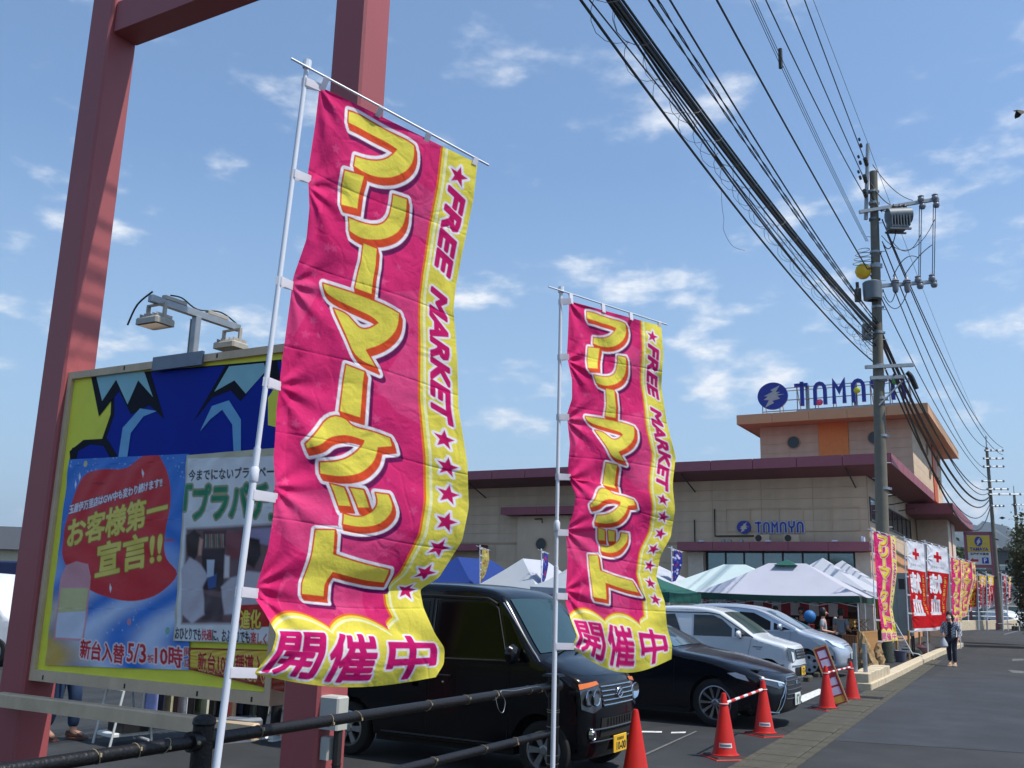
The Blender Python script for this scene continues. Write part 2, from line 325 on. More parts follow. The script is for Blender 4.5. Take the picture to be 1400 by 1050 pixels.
def market_print(nx, ny, W=.9, H=2.85):
    cv = Canvas(W, H, nx, ny, PINK); X, Y = cv.X, cv.Y
    r = random.Random(3)
    # tone-on-tone facets and little stars
    for i in range(26):
        x, y = r.uniform(-.1, .8), r.uniform(-.1, 2.7); a = r.uniform(0, 6.28); L_ = r.uniform(.25, .5)
        tri = [(x + L_ * math.cos(a + k), y + L_ * math.sin(a + k)) for k in (0, .5, 1.1)] + [(x, y)]
        cv.fill(loop_edges(tri), r.choice([DPINK, LPINK]), amt=.55)
    if nx > 60:
        for i in range(150):
            cv.fill(loop_edges(star(r.uniform(0, .7), r.uniform(0, 2.6), r.uniform(.012, .03), r.uniform(-.4, .4))), r.choice([LPINK, DPINK, (236, 92, 146)]), amt=.55, pad=.01)
    # right band and scalloped foot: field of combined region
    bx = W * .775
    def foot(x):
        s = x / W
        return H * (.905 - .028 * np.abs(np.sin(PI * (s * 2.75 + .02))) ** .8 - .012 * (s > .72))
    fy = foot(X); dband = bx - X; dfoot = fy - Y
    d = np.minimum(dband, dfoot)                                   # <0 inside yellow
    def ring(lo, hi, col): cv.blend(np.clip(.5 - (d - hi) / cv.px, 0, 1) * np.clip(.5 + (d - lo) / cv.px, 0, 1), col)
    cv.blend(np.clip(.5 - d / cv.px, 0, 1), YEL); ring(-.006, .006, (238, 120, 40)); ring(-.036, -.022, (250, 246, 190))
    # big katakana
    ed = []
    for g in GLY: ed += loop_edges([(u * W, v * H) for u, v in g])
    sl, f0 = cv.field(ed, .12)
    kx = lambda m: max(1, int(round(m / cv.px)))
    ext = f0.copy(); py = H / (ny - 1)
    for t in np.linspace(0, 1, 7)[1:]:
        dx = int(round(.015 * t / cv.px)); dy = int(round(.026 * t / py)); sh = np.full_like(f0, 1.0)
        sh[dy:, dx:] = f0[:f0.shape[0] - dy, :f0.shape[1] - dx]; ext = np.minimum(ext, sh)
    def m(f, g): return np.clip(.5 - (f - g) / cv.px, 0, 1)
    dx, dy = int(round(.016 / cv.px)), int(round(.020 / py)); sh = np.full_like(ext, 1.0); sh[dy:, dx:] = ext[:ext.shape[0] - dy, :ext.shape[1] - dx]
    cv.blend(m(sh, .020), PUR, sl); cv.blend(m(ext, .020), WHT, sl); cv.blend(m(ext, .005), RED, sl); cv.blend(m(f0, -.003), YEL, sl)
    # side lettering
    for s_, y0, h in (('FREE', .065, .155), ('MARKET', .25, .242)):
        e = cv.text_edges(s_, W * .848, H * y0, .090, H * h, 90, .25)
        cv.fill(e, WHT, .019); cv.fill(e, (206, 24, 104), .0085)
    for u_, v_ in ((.895, .04), (.892, .5225), (.895, .5725), (.895, .6225), (.90, .6725), (.905, .7225), (.91, .775), (.91, .825)):
        st = loop_edges(star(W * u_, H * v_, .054, .15)); cv.fill(st, WHT, .012); cv.fill(st, (200, 24, 96))
    for s_, x0 in (('開', .035), ('催', .345), ('中', .685)):
        e = cv.text_edges(s_, W * x0, H * .918, W * .265, H * .072, 0, 0)
        cv.fill(e, WHT, .018); cv.fill(e, (212, 26, 112), .0075)
    return cv
def resample(pts, n):
    p = np.array(pts, float); s = np.r_[0, np.cumsum(np.hypot(*np.diff(p, axis=0).T))]; s /= s[-1]; t = np.linspace(0, 1, n)
    return np.c_[np.interp(t, s, p[:, 0]), np.interp(t, s, p[:, 1])]
def smooth1(a, k):
    if k < 2: return a
    w_ = np.hanning(k + 2)[1:-1]; w_ /= w_.sum(); p = np.r_[np.repeat(a[:1], k // 2, 0), a, np.repeat(a[-1:], k - 1 - k // 2, 0)]
    return np.stack([np.convolve(p[:, i], w_, 'valid') for i in range(a.shape[1])], 1)
_rays = None
def rays_np(px, py):
    f, r, u = (np.array(v) for v in (_f, _r, _u))
    return f + ((px - 700) / FPX)[..., None] * r - ((py - 525) / FPX)[..., None] * u
def banner(cv, Lp, Rp, dL, dR, seed, amp=.03, fold=0.0):
    """cloth through left and right edges; dL,dR: distances (Y) at top,bottom of each edge"""
    ny, nx, _ = cv.c.shape; l = smooth1(resample(Lp, ny), max(3, ny // 60)); r = smooth1(resample(Rp, ny), max(3, ny // 40))
    u = np.linspace(0, 1, nx); v = np.linspace(0, 1, ny); Ug, Vg = np.meshgrid(u, v)
    pt = l[:, None, :] * (1 - u)[None, :, None] + r[:, None, :] * u[None, :, None]
    # hem sags between the ends
    pt[..., 1] += (np.clip(Vg - .93, 0, 1) / .07) * np.sin(PI * Ug) * fold
    Yd = (dL[0] + (dL[1] - dL[0]) * Vg) * (1 - Ug) + (dR[0] + (dR[1] - dR[0]) * Vg) * Ug
    rg = np.random.RandomState(seed)
    wv = np.zeros_like(Ug)
    # billow and tension folds
    wv += 1.1 * np.sin(PI * Ug) * (.15 + 1.1 * Vg) + .8 * np.sin(5.2 * Ug + 6.5 * Vg + seed) * (.35 + Vg * .9)
    for k in range(16):
        a = rg.uniform(.5, 1.15) * rg.choice([-1, 1]); fr = rg.uniform(8, 30); ph = rg.uniform(0, 6.28); cu, cv_ = rg.uniform(0, 1), rg.uniform(0, 1.1)
        env = np.exp(-(((Ug - cu) / .33) ** 2 + ((Vg - cv_) / .11) ** 2))
        s_ = np.sin(fr * (Ug * math.cos(a) + Vg * 3.1 * math.sin(a)) * .6 + ph); wv += env * (np.sign(s_) * np.abs(s_) ** 1.3) * rg.uniform(.3, .8) * 8 / fr * 1.9
    tabs = np.linspace(0, 1, 7)
    for t in tabs:                                                   # creases fanning from the loops
        ang = np.arctan2((Vg - t) * 3.1, Ug + .02); rad = np.hypot(Ug, (Vg - t) * 3.1)
        wv += .45 * np.exp(-rad / .28) * np.sin(ang * 9 + t * 20) * np.clip(rad / .06, 0, 1)
    wv += .35 * np.clip((Vg - .86) / .14, 0, 1) * np.sin(Ug * 17 + Vg * 9 + seed) + .18 * np.sin(Vg * 60 + 3 * np.sin(6 * Ug + seed)) * np.clip(Ug - .7, 0, 1) * 3
    edge = np.clip(Ug / .06, 0, 1); Yd = Yd + wv * amp * edge
    # crease lines of the packed cloth
    for k, c in enumerate((.14, .29, .43, .575, .72, .86)):
        Yd += .0035 * np.exp(-np.abs(Vg - c - .004 * np.sin(Ug * 5 + k)) / .0016) * (amp / .03)
    d = rays_np(pt[..., 0], pt[..., 1]); W = d * (Yd / d[..., 1])[..., None]; W[..., 2] += CAMZ
    return W
FABRIC = M('banner cloth', rough=.85, var=.05, scale=9, attr='print', translucent=.25, spec=.15, bump=.12, bscale=60)
t_ = FABRIC.node_tree; b_ = t_.nodes['Principled BSDF']; old = b_.inputs['Normal'].links[0].from_node
tc_ = N(t_, 'ShaderNodeTexCoord'); dn = N(t_, 'ShaderNodeTexNoise'); dn.inputs['Scale'].default_value = 3.5; t_.links.new(tc_.outputs['Object'], dn.inputs['Vector'])
mv = N(t_, 'ShaderNodeMix', data_type='VECTOR'); mv.inputs['Factor'].default_value = .35; t_.links.new(tc_.outputs['Object'], mv.inputs['A']); t_.links.new(dn.outputs['Color'], mv.inputs['B'])
hsum = None
for sc_, wt in ((3.2, 1.0), (7.5, .55)):
    vo = N(t_, 'ShaderNodeTexVoronoi', feature='DISTANCE_TO_EDGE'); vo.inputs['Scale'].default_value = sc_; t_.links.new(mv.outputs['Result'], vo.inputs['Vector'])
    mr_ = N(t_, 'ShaderNodeMapRange', interpolation_type='SMOOTHSTEP'); mr_.inputs['From Max'].default_value = .16; mr_.inputs['To Max'].default_value = wt; t_.links.new(vo.outputs['Distance'], mr_.inputs['Value'])
    if hsum is None: hsum = mr_.outputs[0]
    else:
        ad = N(t_, 'ShaderNodeMath', operation='ADD'); t_.links.new(hsum, ad.inputs[0]); t_.links.new(mr_.outputs[0], ad.inputs[1]); hsum = ad.outputs[0]
bp_ = N(t_, 'ShaderNodeBump'); bp_.inputs['Strength'].default_value = .28; bp_.inputs['Distance'].default_value = .010; t_.links.new(hsum, bp_.inputs['Height']); t_.links.new(old.outputs[0], bp_.inputs['Normal']); t_.links.new(bp_.outputs[0], b_.inputs['Normal'])
for n_ in t_.nodes:
    if n_.bl_idname == 'ShaderNodeBsdfTranslucent': t_.links.new(bp_.outputs[0], n_.inputs['Normal'])
WPOLE = M('white plastic pole', (212, 216, 224), .35, var=.05, scale=3); TABM = M('white ribbon loop', (225, 222, 228), .7, var=.06, translucent=.3)
def pole_banner(label, pole_top, pole_bot, bar0, bar1, cv, Lp, Rp, dL, dR, seed, rr, tab_px, toptabs, joints=(), amp=.03, group=None, fold=0, polemat=None):
    base = Vector(pole_bot); t = thing('banner', label, 'banner', base, 0, group)
    loc = lambda p: Vector(p) - base
    W = banner(cv, Lp, Rp, dL, dR, seed, amp, fold)
    me = cloth_mesh('cloth', cv, W - np.array(base)); me.materials.append(FABRIC); link('cloth', me, t)
    mb = MB(); a, b = loc(pole_top), loc(pole_bot)
    jl = [(0, 1)] ; mb.tube([b, b.lerp(a, .42)], rr * 1.12, 12)
    mb.tube([b.lerp(a, .42), a], rr * .88, 12)
    mb.build('pole', polemat or WPOLE, t, True)
    for j in joints:
        q = b.lerp(a, j); dd = (a - b).normalized(); k = MB(); k.tube([q - dd * rr * 2.6, q - dd * rr * 2, q + dd * rr * 1.5, q + dd * rr * 2.6], [rr * 1.2, rr * 1.5, rr * 1.5, rr * .95], 12); k.build('pole_joint', polemat or WPOLE, t, True)
    mb = MB(); mb.tube([loc(bar0), loc(bar1)], rr * .42, 8); mb.build('crossbar', polemat or WPOLE, t, True)
    mb = MB(); c = loc(bar0).lerp(loc(bar1), .08) if False else a; mb.tube([c - (a - b).normalized() * rr * 1.5, c + (a - b).normalized() * rr * 1.4], rr * 1.5, 10); mb.build('pole_cap', polemat or WPOLE, t, True)
    # loops down the pole
    hh = rr * 1.5; pd = (a - b).normalized()
    for i, (vy) in enumerate(tab_px):
        j = int(vy * (W.shape[0] - 1)); e = Vector(W[j, 0]) - base; e2 = Vector(W[j, 2]) - base
        tpar = max(0, min(1, (e - b).dot(pd) / (a - b).length)); q = b.lerp(a, tpar)
        out = (e - q); out = out.normalized() if out.length > 1e-4 else Vector((1, 0, 0)); side = out.cross(pd).normalized()
        k = MB(); ring = [q - out * rr * 1.25, q - side * rr * 1.25, e + (e - q) * .12]
        vs = []
        loop = [e + out * rr, q + side * rr * 1.2 + out * .3 * rr, q - out * rr * 1.25, q - side * rr * 1.2 + out * .3 * rr, e + out * rr - side * rr * .15]
        for p in loop: vs += [p - pd * hh, p + pd * hh]
        k.add([tuple(p) for p in vs], [(2 * n, 2 * n + 2, 2 * n + 3, 2 * n + 1) for n in range(4)]); k.build('side_loop', TABM, t)
    bd = (loc(bar1) - loc(bar0)); bl = bd.length; bd.normalize()
    for u_ in toptabs:
        j = min(int(u_ * (W.shape[1] - 1)), W.shape[1] - 1); e = Vector(W[0, j]) - base; s_ = (e - loc(bar0)).dot(bd); q = loc(bar0) + bd * s_
        n_ = bd.cross(q - e).normalized() if (q - e).length > 1e-4 else Vector((0, 1, 0)); hw = rr * 1.0; up = (q - e).normalized() if (q - e).length > 1e-4 else UZ
        k = MB(); vs = []
        for p in (e - up * rr * 1.3 + n_ * .004, q + n_ * rr * .6, q + up * rr * .6, q - n_ * rr * .6, e - up * rr * 1.3 - n_ * .004): vs += [tuple(p - bd * hw), tuple(p + bd * hw)]
        k.add(vs, [(2 * n, 2 * n + 2, 2 * n + 3, 2 * n + 1) for n in range(4)]); k.build('top_loop', TABM, t)
    return t
FL1 = [(437,117),(431,170),(421,236),(423,284),(419,327),(401,379),(394,431),(385,498),(378,560),(376,600),(374,625),(376,657),(374,703),(367,748),(353,794),(348,817),(362,838),(378,867),(372,890),(346,922)]
FR1 = [(653,222),(647,274),(632,346),(623,393),(620,422),(625,489),(627,560),(632,590),(639,634),(641,694),(632,739),(600,790),(574,806),(579,831),(595,867),(608,886),(607,908),(595,927)]
cv1 = market_print(301, 941)
tabs1 = [.003, .155, .335, .50, .685, .845, .998]
pole_banner('largest pink and yellow flea market banner, on the left tall white pole', P(420, 88, 5.0), P(291, 1085, 4.75), P(398, 80, 4.93), P(668, 226, 5.5), cv1, FL1, FR1, (5.03, 4.85), (5.45, 5.25), 3, .0165, tabs1, (.02, .37, .68, .985), (.385,), .030, 'tall flea market banners tied to the railing', 16)
FL2 = [(778,411),(777,447),(775,487),(782,519),(782,545),(775,567),(779,607),(775,657),(777,651),(787,677),(784,700),(774,729),(776,763),(774,800),(773,823),(781,849),(789,869),(781,886)]
FR2 = [(904,445),(907,484),(904,529),(912,580),(924,625),(920,657),(920,669),(923,697),(917,734),(903,760),(897,789),(909,823),(912,857),(919,883),(918,902)]
cv2 = market_print(161, 521)
pole_banner('pink and yellow flea market banner over the black van bonnet, on the right pole', P(767, 396, 8.45), P(755, 1085, 8.35), P(750, 392, 8.35), P(912, 444, 9.05), cv2, FL2, FR2, (8.42, 8.4), (9.0, 8.9), 8, .0185, [.003, .157, .325, .515, .675, .85, .998], (.03, .38, .68, .985), (.5,), .055, 'tall flea market banners tied to the railing', 26)
cv3 = market_print(61, 191)
def small_banner(label, px0, Ybase, cvx, seed, wpx, top, bot, mat=None, bend=0, name=None, group=None, dx=0, rr=.018):
    """px0: pole x at top; top,bot: y px of cloth"""
    x0 = px0
    Lp = [(x0 + 3, top), (x0 + 3 + dx * .3, top + (bot - top) * .4), (x0 + 3 + dx * .7, top + (bot - top) * .75), (x0 + 3 + dx, bot)]
    Rp = [(x0 + wpx, top + wpx * .22), (x0 + wpx * 1.08, top + (bot - top) * .35), (x0 + wpx * (1.0 - bend * .5), top + (bot - top) * .7), (x0 + wpx * (1 - bend) + dx, bot - 2)]
    g = G(x0 + 4, 0) if False else None
    pb = P(x0 + 3 + dx * .5, bot + 40, Ybase); pb.z = 0.0
    return pole_banner(label, P(x0, top - 4, Ybase), pb, P(x0 - 5, top - 4, Ybase), P(x0 + wpx + 2, top + wpx * .2, Ybase + .9), cvx, Lp, Rp, (Ybase, Ybase), (Ybase + .75, Ybase + .6), seed, rr, [.003, .2, .4, .6, .8, .998], (.3, .65, .98), (), .05, group)
small_banner('slim flea market banner on a thin pole in front of the concrete utility pole', 1191, 28.6, cv3, 5, 33, 727, 878, bend=.25, dx=12, group='further flea market banners')
# red cross banners
def cross_print(nx, ny, W=.9, H=2.7):
    cv = Canvas(W, H, nx, ny, (200, 26, 34)); X, Y = cv.X, cv.Y
    cv.blend(np.clip(.5 - (Y - H * .315) / cv.px, 0, 1), (232, 232, 238)); cv.blend(np.clip(.5 + (Y - H * .965) / cv.px, 0, 1), (226, 226, 232))
    c = (W * .5, H * .135); a, b = .055, .17
    cv.fill(loop_edges([(c[0] - a, c[1] - b), (c[0] + a, c[1] - b), (c[0] + a, c[1] - a), (c[0] + b, c[1] - a), (c[0] + b, c[1] + a), (c[0] + a, c[1] + a), (c[0] + a, c[1] + b), (c[0] - a, c[1] + b), (c[0] - a, c[1] + a), (c[0] - b, c[1] + a), (c[0] - b, c[1] - a), (c[0] - a, c[1] - a)]), (206, 24, 40))
    cv.fill(cv.text_edges('日本赤十字社', W * .2, H * .245, W * .6, H * .03, 0), (90, 90, 110))
    for s_, y in (('献', .35), ('血', .60)): cv.fill(cv.text_edges(s_, W * .12, H * y, W * .56, H * .215, 0, 0), (238, 238, 242), .022)
    cv.fill(cv.text_edges('ご', W * .79, H * .36, .10, .1), YEL)
    for i, s_ in enumerate('協力お願いします'): cv.fill(cv.text_edges(s_, W * .79, H * (.40 + i * .052), .10, .11, 0), YEL)
    return cv
cvc = cross_print(121, 361)
small_banner('white and red blood donation banner nearer the utility pole, partly overlapped by its twin', 1236, 33, cvc, 11, 27, 738, 864, bend=-.35, dx=10, group='red cross blood donation banners')
small_banner('wider white and red blood donation banner just left of the walking woman', 1264, 34.5, cvc, 14, 31, 743, 862, bend=.1, dx=4, group='red cross blood donation banners')
small_banner('pink banner behind the blood donation banners, above the woman\'s head', 1297, 38, cv3, 21, 20, 762, 852, bend=.2, dx=2, group='further flea market banners')
small_banner('pink banner curling to the right, the one before the red row', 1309, 42, cv3, 25, 24, 765, 845, bend=.6, dx=3, group='further flea market banners')
# far row of red banners
def plain_print(bg, txt, c1, c2, W=.9, H=2.7, nx=25, ny=71):
    cv = Canvas(W, H, nx, ny, bg); cv.blend(np.clip(.5 - (cv.Y - H * .27) / cv.px, 0, 1), c1)
    for i, s_ in enumerate(txt): cv.fill(cv.text_edges(s_, W * .2, H * (.05 + i * .9 / len(txt)), W * .6, H * .8 / len(txt), 0, 0), c2, .025)
    cv.blend(np.clip(.5 + (cv.Y - H * .9) / cv.px, 0, 1), (214, 190, 196)); return cv
pr = [plain_print((196, 40, 30), 'プラパチ', (220, 90, 30), (244, 206, 40)), plain_print((196, 24, 40), '変わる!!', (238, 190, 30), (240, 226, 220)), plain_print((196, 24, 40), 'まいん', (238, 200, 40), (240, 226, 220)), plain_print((202, 40, 60), 'プ市', (220, 120, 130), (240, 220, 220))]
for i, (px, y0, y1, wp, pi, lb) in enumerate(((1322, 784, 836, 13, 0, 'orange red banner with yellow characters, leftmost of the far red row'), (1336, 786, 832, 12, 1, 'red banner with a yellow head, second of the far red row'), (1348, 786, 832, 10, 2, 'red banner with a yellow head, third of the far red row beside the far pole'), (1369, 786, 828, 7, 3, 'pale red banner just right of the far pole'), (1375, 788, 826, 7, 1, 'red banner second to the right of the far pole'), (1391, 800, 830, 8, 1, 'red banner at the right edge below the tree'))):
    small_banner(lb, px, 76, pr[pi], 30 + i, wp, y0, y1, bend=.05, dx=1, group='red banners along the far kerb', rr=.03)
def ribbon_print(base, cols):
    cv = Canvas(.5, 2.0, 17, 61, base); r = random.Random(5)
    for i in range(24): cv.fill(loop_edges(star(r.uniform(0, .5), r.uniform(0, 2), r.uniform(.05, .1), 0, .6)), r.choice(cols))
    return cv
for px, Yb, c, col, t0, b0, wv_, lb in ((656, 36, (180, 160, 90), [(200, 190, 120), (150, 60, 60), (120, 140, 70)], 750, 798, 12, 'narrow ochre banner between the blue tent and the grey tent'), (740, 36, (50, 60, 140), [(170, 50, 80), (60, 80, 170), (120, 130, 190)], 755, 805, 9, 'narrow blue banner left of the second tall white pole'), (918, 34, (40, 44, 120), [(190, 190, 220), (150, 40, 70), (70, 80, 170)], 752, 802, 14, 'narrow blue and white banner right of the second big banner'), (960, 34.5, (200, 90, 110), [(230, 150, 160)], 795, 828, 14, 'pink banner half hidden under the front tent')):
    small_banner(lb, px, Yb, ribbon_print(c, col), 60 + px, wv_, t0, b0, bend=.6, dx=-3, group='narrow coloured banners among the tents')
# ------------------------------------------------------------------ setting
RZ = -TH; HAZE = 0.00018
ASPH = M('lot asphalt', linear=(.021, .023, .025), rough=.92, var=.28, scale=1.3, bump=.5, bscale=90, dirt=.35)
ROADM = M('road asphalt', linear=(.025, .026, .028), rough=.9, var=.25, scale=.9, bump=.5, bscale=120, dirt=.3)
def poly_sheet(name, pts, mat, z, parent=None):
    tri = geometry.tessellate_polygon([[Vector((p[0], p[1], 0)) for p in pts]])
    mb = MB(); mb.add([(p[0], p[1], z) for p in pts], [tuple(t) for t in tri]); o = mb.build(name, mat, parent); return o
def sheet_poly_up(o):
    for p in o.data.polygons:
        if p.normal.z < 0: o.data.flip_normals(); break
    return o
weather(ASPH, .22, .25, .35, 150, .45); weather(ROADM, .20, .18, .35, 150, .0)
g = poly_sheet('ground', [(-4000, -4000), (5000, -4000), (5000, 6000), (-4000, 6000)], ASPH, 0); sheet_poly_up(g); tag(g, kind='structure')
# gutter line
ga = G(1000, 1050); gb = G(1183, 946); gd = (gb - ga).normalized(); gn = Vector((gd.y, -gd.x, 0))
kerb_px = [(1192, 946), (1226, 929), (1263, 909), (1286, 897), (1318, 884)]
KP = [G(*p) for p in kerb_px]
far_wall = [G(1296, 869), G(1304, 865), G(1316, 862), G(1335, 861), G(1362, 860.5), G(1380, 860), G(1394, 857), G(1400, 852)]
edge = [ga - gd * 16, ga, gb + gn * 0] + [Vector(p) for p in KP[1:]]
gw = .62
mid = [e + gn * gw for e in edge[:3]] + [KP[1] + gn * .62, KP[2] + gn * .7, KP[3] + gn * .8, KP[4] + gn * .7]
road_l = mid + [G(1322, 868), G(1345, 861), G(1400, 853), G(1460, 850)]
right = [(160, 170), (160, 60), (70, -30), (20, -40)]
rd = poly_sheet('road', [(p.x, p.y) for p in road_l] + right, ROADM, .004); sheet_poly_up(rd); tag(rd, kind='structure')
# gutter with lid slabs
GUT = M('gutter concrete', (72, 69, 58), .95, var=.25, scale=5, bump=.5, bscale=60, dirt=.5)
GUTD = M('gutter joint dark', (40, 38, 34), 1, var=.2)
gt = thing('gutter', 'weathered concrete street gutter with lid slabs between the car park and the road', 'gutter', ga, math.atan2(gd.y, gd.x))
mb = MB(); mb.box(-9, 24.5, -gw + .02, -.02, -.03, .006); mb.build('channel', GUTD, gt)
mb = MB(); mb.bbox(0, .485, -gw + .11, -.09, 0, .034, .012); lid = mb.mesh('lid_slab', GUT)
mb = MB(); mb.bbox(0, .488, -.085, -.0, 0, .03, .008); mb.bbox(0, .488, -gw, -gw + .1, 0, .026, .008); rim = mb.mesh('edge_stone', GUT)
for i in range(66):
    o = link('lid_slab', lid, gt, (-8.5 + i * .5, rnd.uniform(-.004, .004), rnd.uniform(-.005, .004))); o.rotation_euler.z = rnd.uniform(-.012, .012)
    o = link('edge_stone', rim, gt, (-8.5 + i * .5, 0, 0))
# steel grate near the kerb start
GRM = M('grate steel', (70, 72, 72), .5, .8, var=.2)
def perp(p): return None
mb = MB()
for k in range(7): mb.box(9.0 + k * .055, 9.03 + k * .055, -gw + .1, -.1, .034, .04)
mb.build('steel_grate', GRM, gt)
# kerb
KM = M('cream kerb concrete', (196, 180, 152), .9, var=.16, scale=7, bump=.35, bscale=40, dirt=.25)
kb = thing('kerb', 'long low cream concrete kerb along the car park edge, bending past the woman', 'kerb', (0, 0, 0)); kb['kind'] = 'structure'; del kb['category']
kl = [Vector(p) for p in KP]; kl2 = []
for a, b in zip(kl, kl[1:]):
    n = max(1, int((b - a).length / 1.0)); kl2 += [a.lerp(b, i / n) for i in range(n)]
kl2.append(kl[-1])
def kerb_run(par, pts, w_, h_, mat, name='kerb_stone', gap=.012):
    for a, b in zip(pts, pts[1:]):
        d = (b - a); L_ = d.length; d.normalize(); n = Vector((-d.y, d.x, 0)); m = frame(a, d, n, UZ)
        mb = MB(); mb.bbox(gap, L_ - gap, 0, w_, 0, h_, .02, m); mb.build(name, mat, par)
kerb_run(kb, kl2, .30, .17, KM)
bw = thing('block_row', 'row of six cream concrete blocks set on the near end of the kerb', 'block row', KP[0], 0)
d0 = (KP[1] - KP[0]).normalized(); n0 = Vector((-d0.y, d0.x, 0))
for i in range(7):
    m = frame(d0 * (.04 + i * .47), d0, n0, UZ); mb = MB(); mb.bbox(0, .445, .05, .40, .172, .36 + .01 * (i % 3), .015, m); mb.build('concrete_block', KM, bw)
fw = thing('low_wall', 'low cream concrete wall curving away to the right in the distance', 'wall', (0, 0, 0))
kerb_run(fw, far_wall, .4, .70, KM, 'wall_segment', .01)
PATCH = M('asphalt patch', linear=(.028, .031, .037), rough=.9, var=.2, scale=1.1, bump=.5, bscale=120); weather(PATCH, .18, .3, .35, 150, 0)
op = sheet_poly_up(poly_sheet('road_patch', [(q.x, q.y) for q in (G(1122, 1012), G(1196, 948), G(1262, 928), G(1399, 930), G(1470, 1004), G(1400, 1030))], PATCH, .0075)); tag(op, kind='structure')
# faded paint
WP = M('worn white road paint', (200, 200, 196), .85, var=.35, scale=14)
def paint(name, pxs, z=.008):
    ps = [G(*p) for p in pxs]; o = sheet_poly_up(poly_sheet(name, [(p.x, p.y) for p in ps], WP, z)); return tag(o, kind='structure')
paint('parking_line', [(1092, 953), (1120, 942), (1130, 946), (1097, 961)])
paint('parking_line', [(875, 1000), (905, 1000.5), (905, 1002.5), (873, 1002)])
paint('parking_line', [(918, 1001.5), (938, 1001), (937, 1003), (917, 1003.4)])
FP = M('faded road paint', (96, 96, 92), .9, var=.4, scale=14)
WP_ = WP; WP = FP
paint('parking_line', [(860, 1041), (951, 1000), (953, 1001), (862, 1043)])
paint('road_marking', [(1372, 867), (1400, 860), (1400, 861), (1374, 868)]); paint('road_marking', [(1384, 901), (1400, 901), (1400, 903), (1384, 904)]); paint('road_marking', [(1378, 916), (1400, 918), (1400, 921), (1384, 920)])
WP = WP_
# ------------------------------------------------------------------ hills and mountain
HAZY = M('mountain forest', linear=(.045, .075, .06), rough=1, var=.2, scale=.004)
def ridge(name, pts, depth, mat, label=None, seed=1, base=-5.0):
    """pts: list of (x,y,z) crest; slopes on both sides"""
    pts = resample(pts, 90); r = random.Random(seed); mb = MB(); rows = []
    nz_ = [0.0] * len(pts)
    for s_, a_ in ((3, .5), (7, .25), (17, .12), (41, .05)):
        ph = r.uniform(0, 6); nz_ = [v + a_ * math.sin(ph + s_ * i / len(pts) * 6.28) for i, v in enumerate(nz_)]
    hs = max(p[2] for p in pts) if False else 1
    return pts
def mountain(name, crest, depth, mat, seed=1):
    c = np.array(crest, float); s = np.linspace(0, 1, 140); t = np.linspace(0, 1, len(c))
    c = np.stack([np.interp(s, t, c[:, i]) for i in range(3)], 1); rg = np.random.RandomState(seed)
    for i in range(3, 60, 5):
        c[:, 2] += np.sin(s * i * 2.1 + rg.uniform(0, 6)) * c[:, 2].max() * .10 / (i ** .8) 
    d = np.array([c[-1, 0] - c[0, 0], c[-1, 1] - c[0, 1]]); d /= np.hypot(*d); n = np.array([d[1], -d[0]])
    vs = []; K = 13
    for k in range(K):
        q = k / (K - 1) * 2 - 1; h = (1 - abs(q)) ** 1.15
        for j in range(len(c)):
            zz = c[j, 2] * h * (1 + .12 * math.sin(j * .5 + k * 1.7) * (abs(q) > .05)) - 3 * (abs(q) > .99)
            vs.append((c[j, 0] + n[0] * q * depth, c[j, 1] + n[1] * q * depth, zz))
    m = len(c); fs = [(k * m + j, k * m + j + 1, (k + 1) * m + j + 1, (k + 1) * m + j) for k in range(K - 1) for j in range(m - 1)]
    mb = MB(); mb.add(vs, fs); o = mb.build(name, mat, None, True); return tag(o, kind='structure')
def PZ(x, y, Y):
    p = P(x, y, Y); return (p.x, p.y, p.z)
mountain('mountain', [PZ(1180, 790, 2500), PZ(1240, 760, 2500), PZ(1285, 737, 2500), PZ(1322, 722, 2500), PZ(1345, 716, 2500), PZ(1372, 727, 2500), PZ(1420, 735, 2500), PZ(1500, 760, 2500)], 700, HAZY, 4)
mountain('hills', [(-900, -300, 12), (-500, -420, 17), (-150, -380, 10), (200, -420, 17), (600, -300, 12)], 150, HAZY, 9)
# ------------------------------------------------------------------ the hall
BO = G(1217, 619, 8); BO.z = 0
hall = thing('amusement_hall', 'large beige two-storey hall with maroon eaves, square roof tower and blue rooftop lettering', 'building', BO, RZ)
BEI = M('beige siding', (208, 183, 156), .85, var=.10, scale=.8, bump=.15, bscale=30, dirt=.28); BEIB = M('siding joint', (180, 154, 124), .9, var=.1)
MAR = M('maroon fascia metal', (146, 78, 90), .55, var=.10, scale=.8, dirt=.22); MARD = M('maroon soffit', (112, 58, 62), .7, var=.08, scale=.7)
ORG = M('orange fascia', (206, 156, 112), .6, var=.05, scale=.8, dirt=.06); ORGP = M('orange panel', (230, 140, 70), .6, var=.05); TAN = M('tan render', (206, 150, 106), .85, var=.07)
PAL = M('pale column concrete', (212, 196, 178), .8, var=.08); GLS = M('dark teal window glass', (112, 132, 138), .05, .75, var=.05, spec=.9); GLD = M('dark vent glass', (34, 42, 50), .2, var=.1)
ALU = M('dark window frame', (34, 34, 36), .4, .3); GRYM = M('galvanised steel', (150, 156, 160), .45, .55, var=.15, scale=8); DKM = M('dark metal', (48, 46, 46), .5, .3)
BLUEL = M('blue letter face', (22, 42, 150), .35, var=.05); WHL = M('white letter rim', (214, 218, 232), .5)
fy = 2.4
def wallblock(name, x0, x1, y0, y1, z0, z1, mat, par=hall):
    mb = MB(); mb.box(x0, x1, y0, y1, z0, z1); return mb.build(name, mat, par)
wallblock('wall', -34, -1.38, fy + .03, 20, 0, 7.6, BEIB)
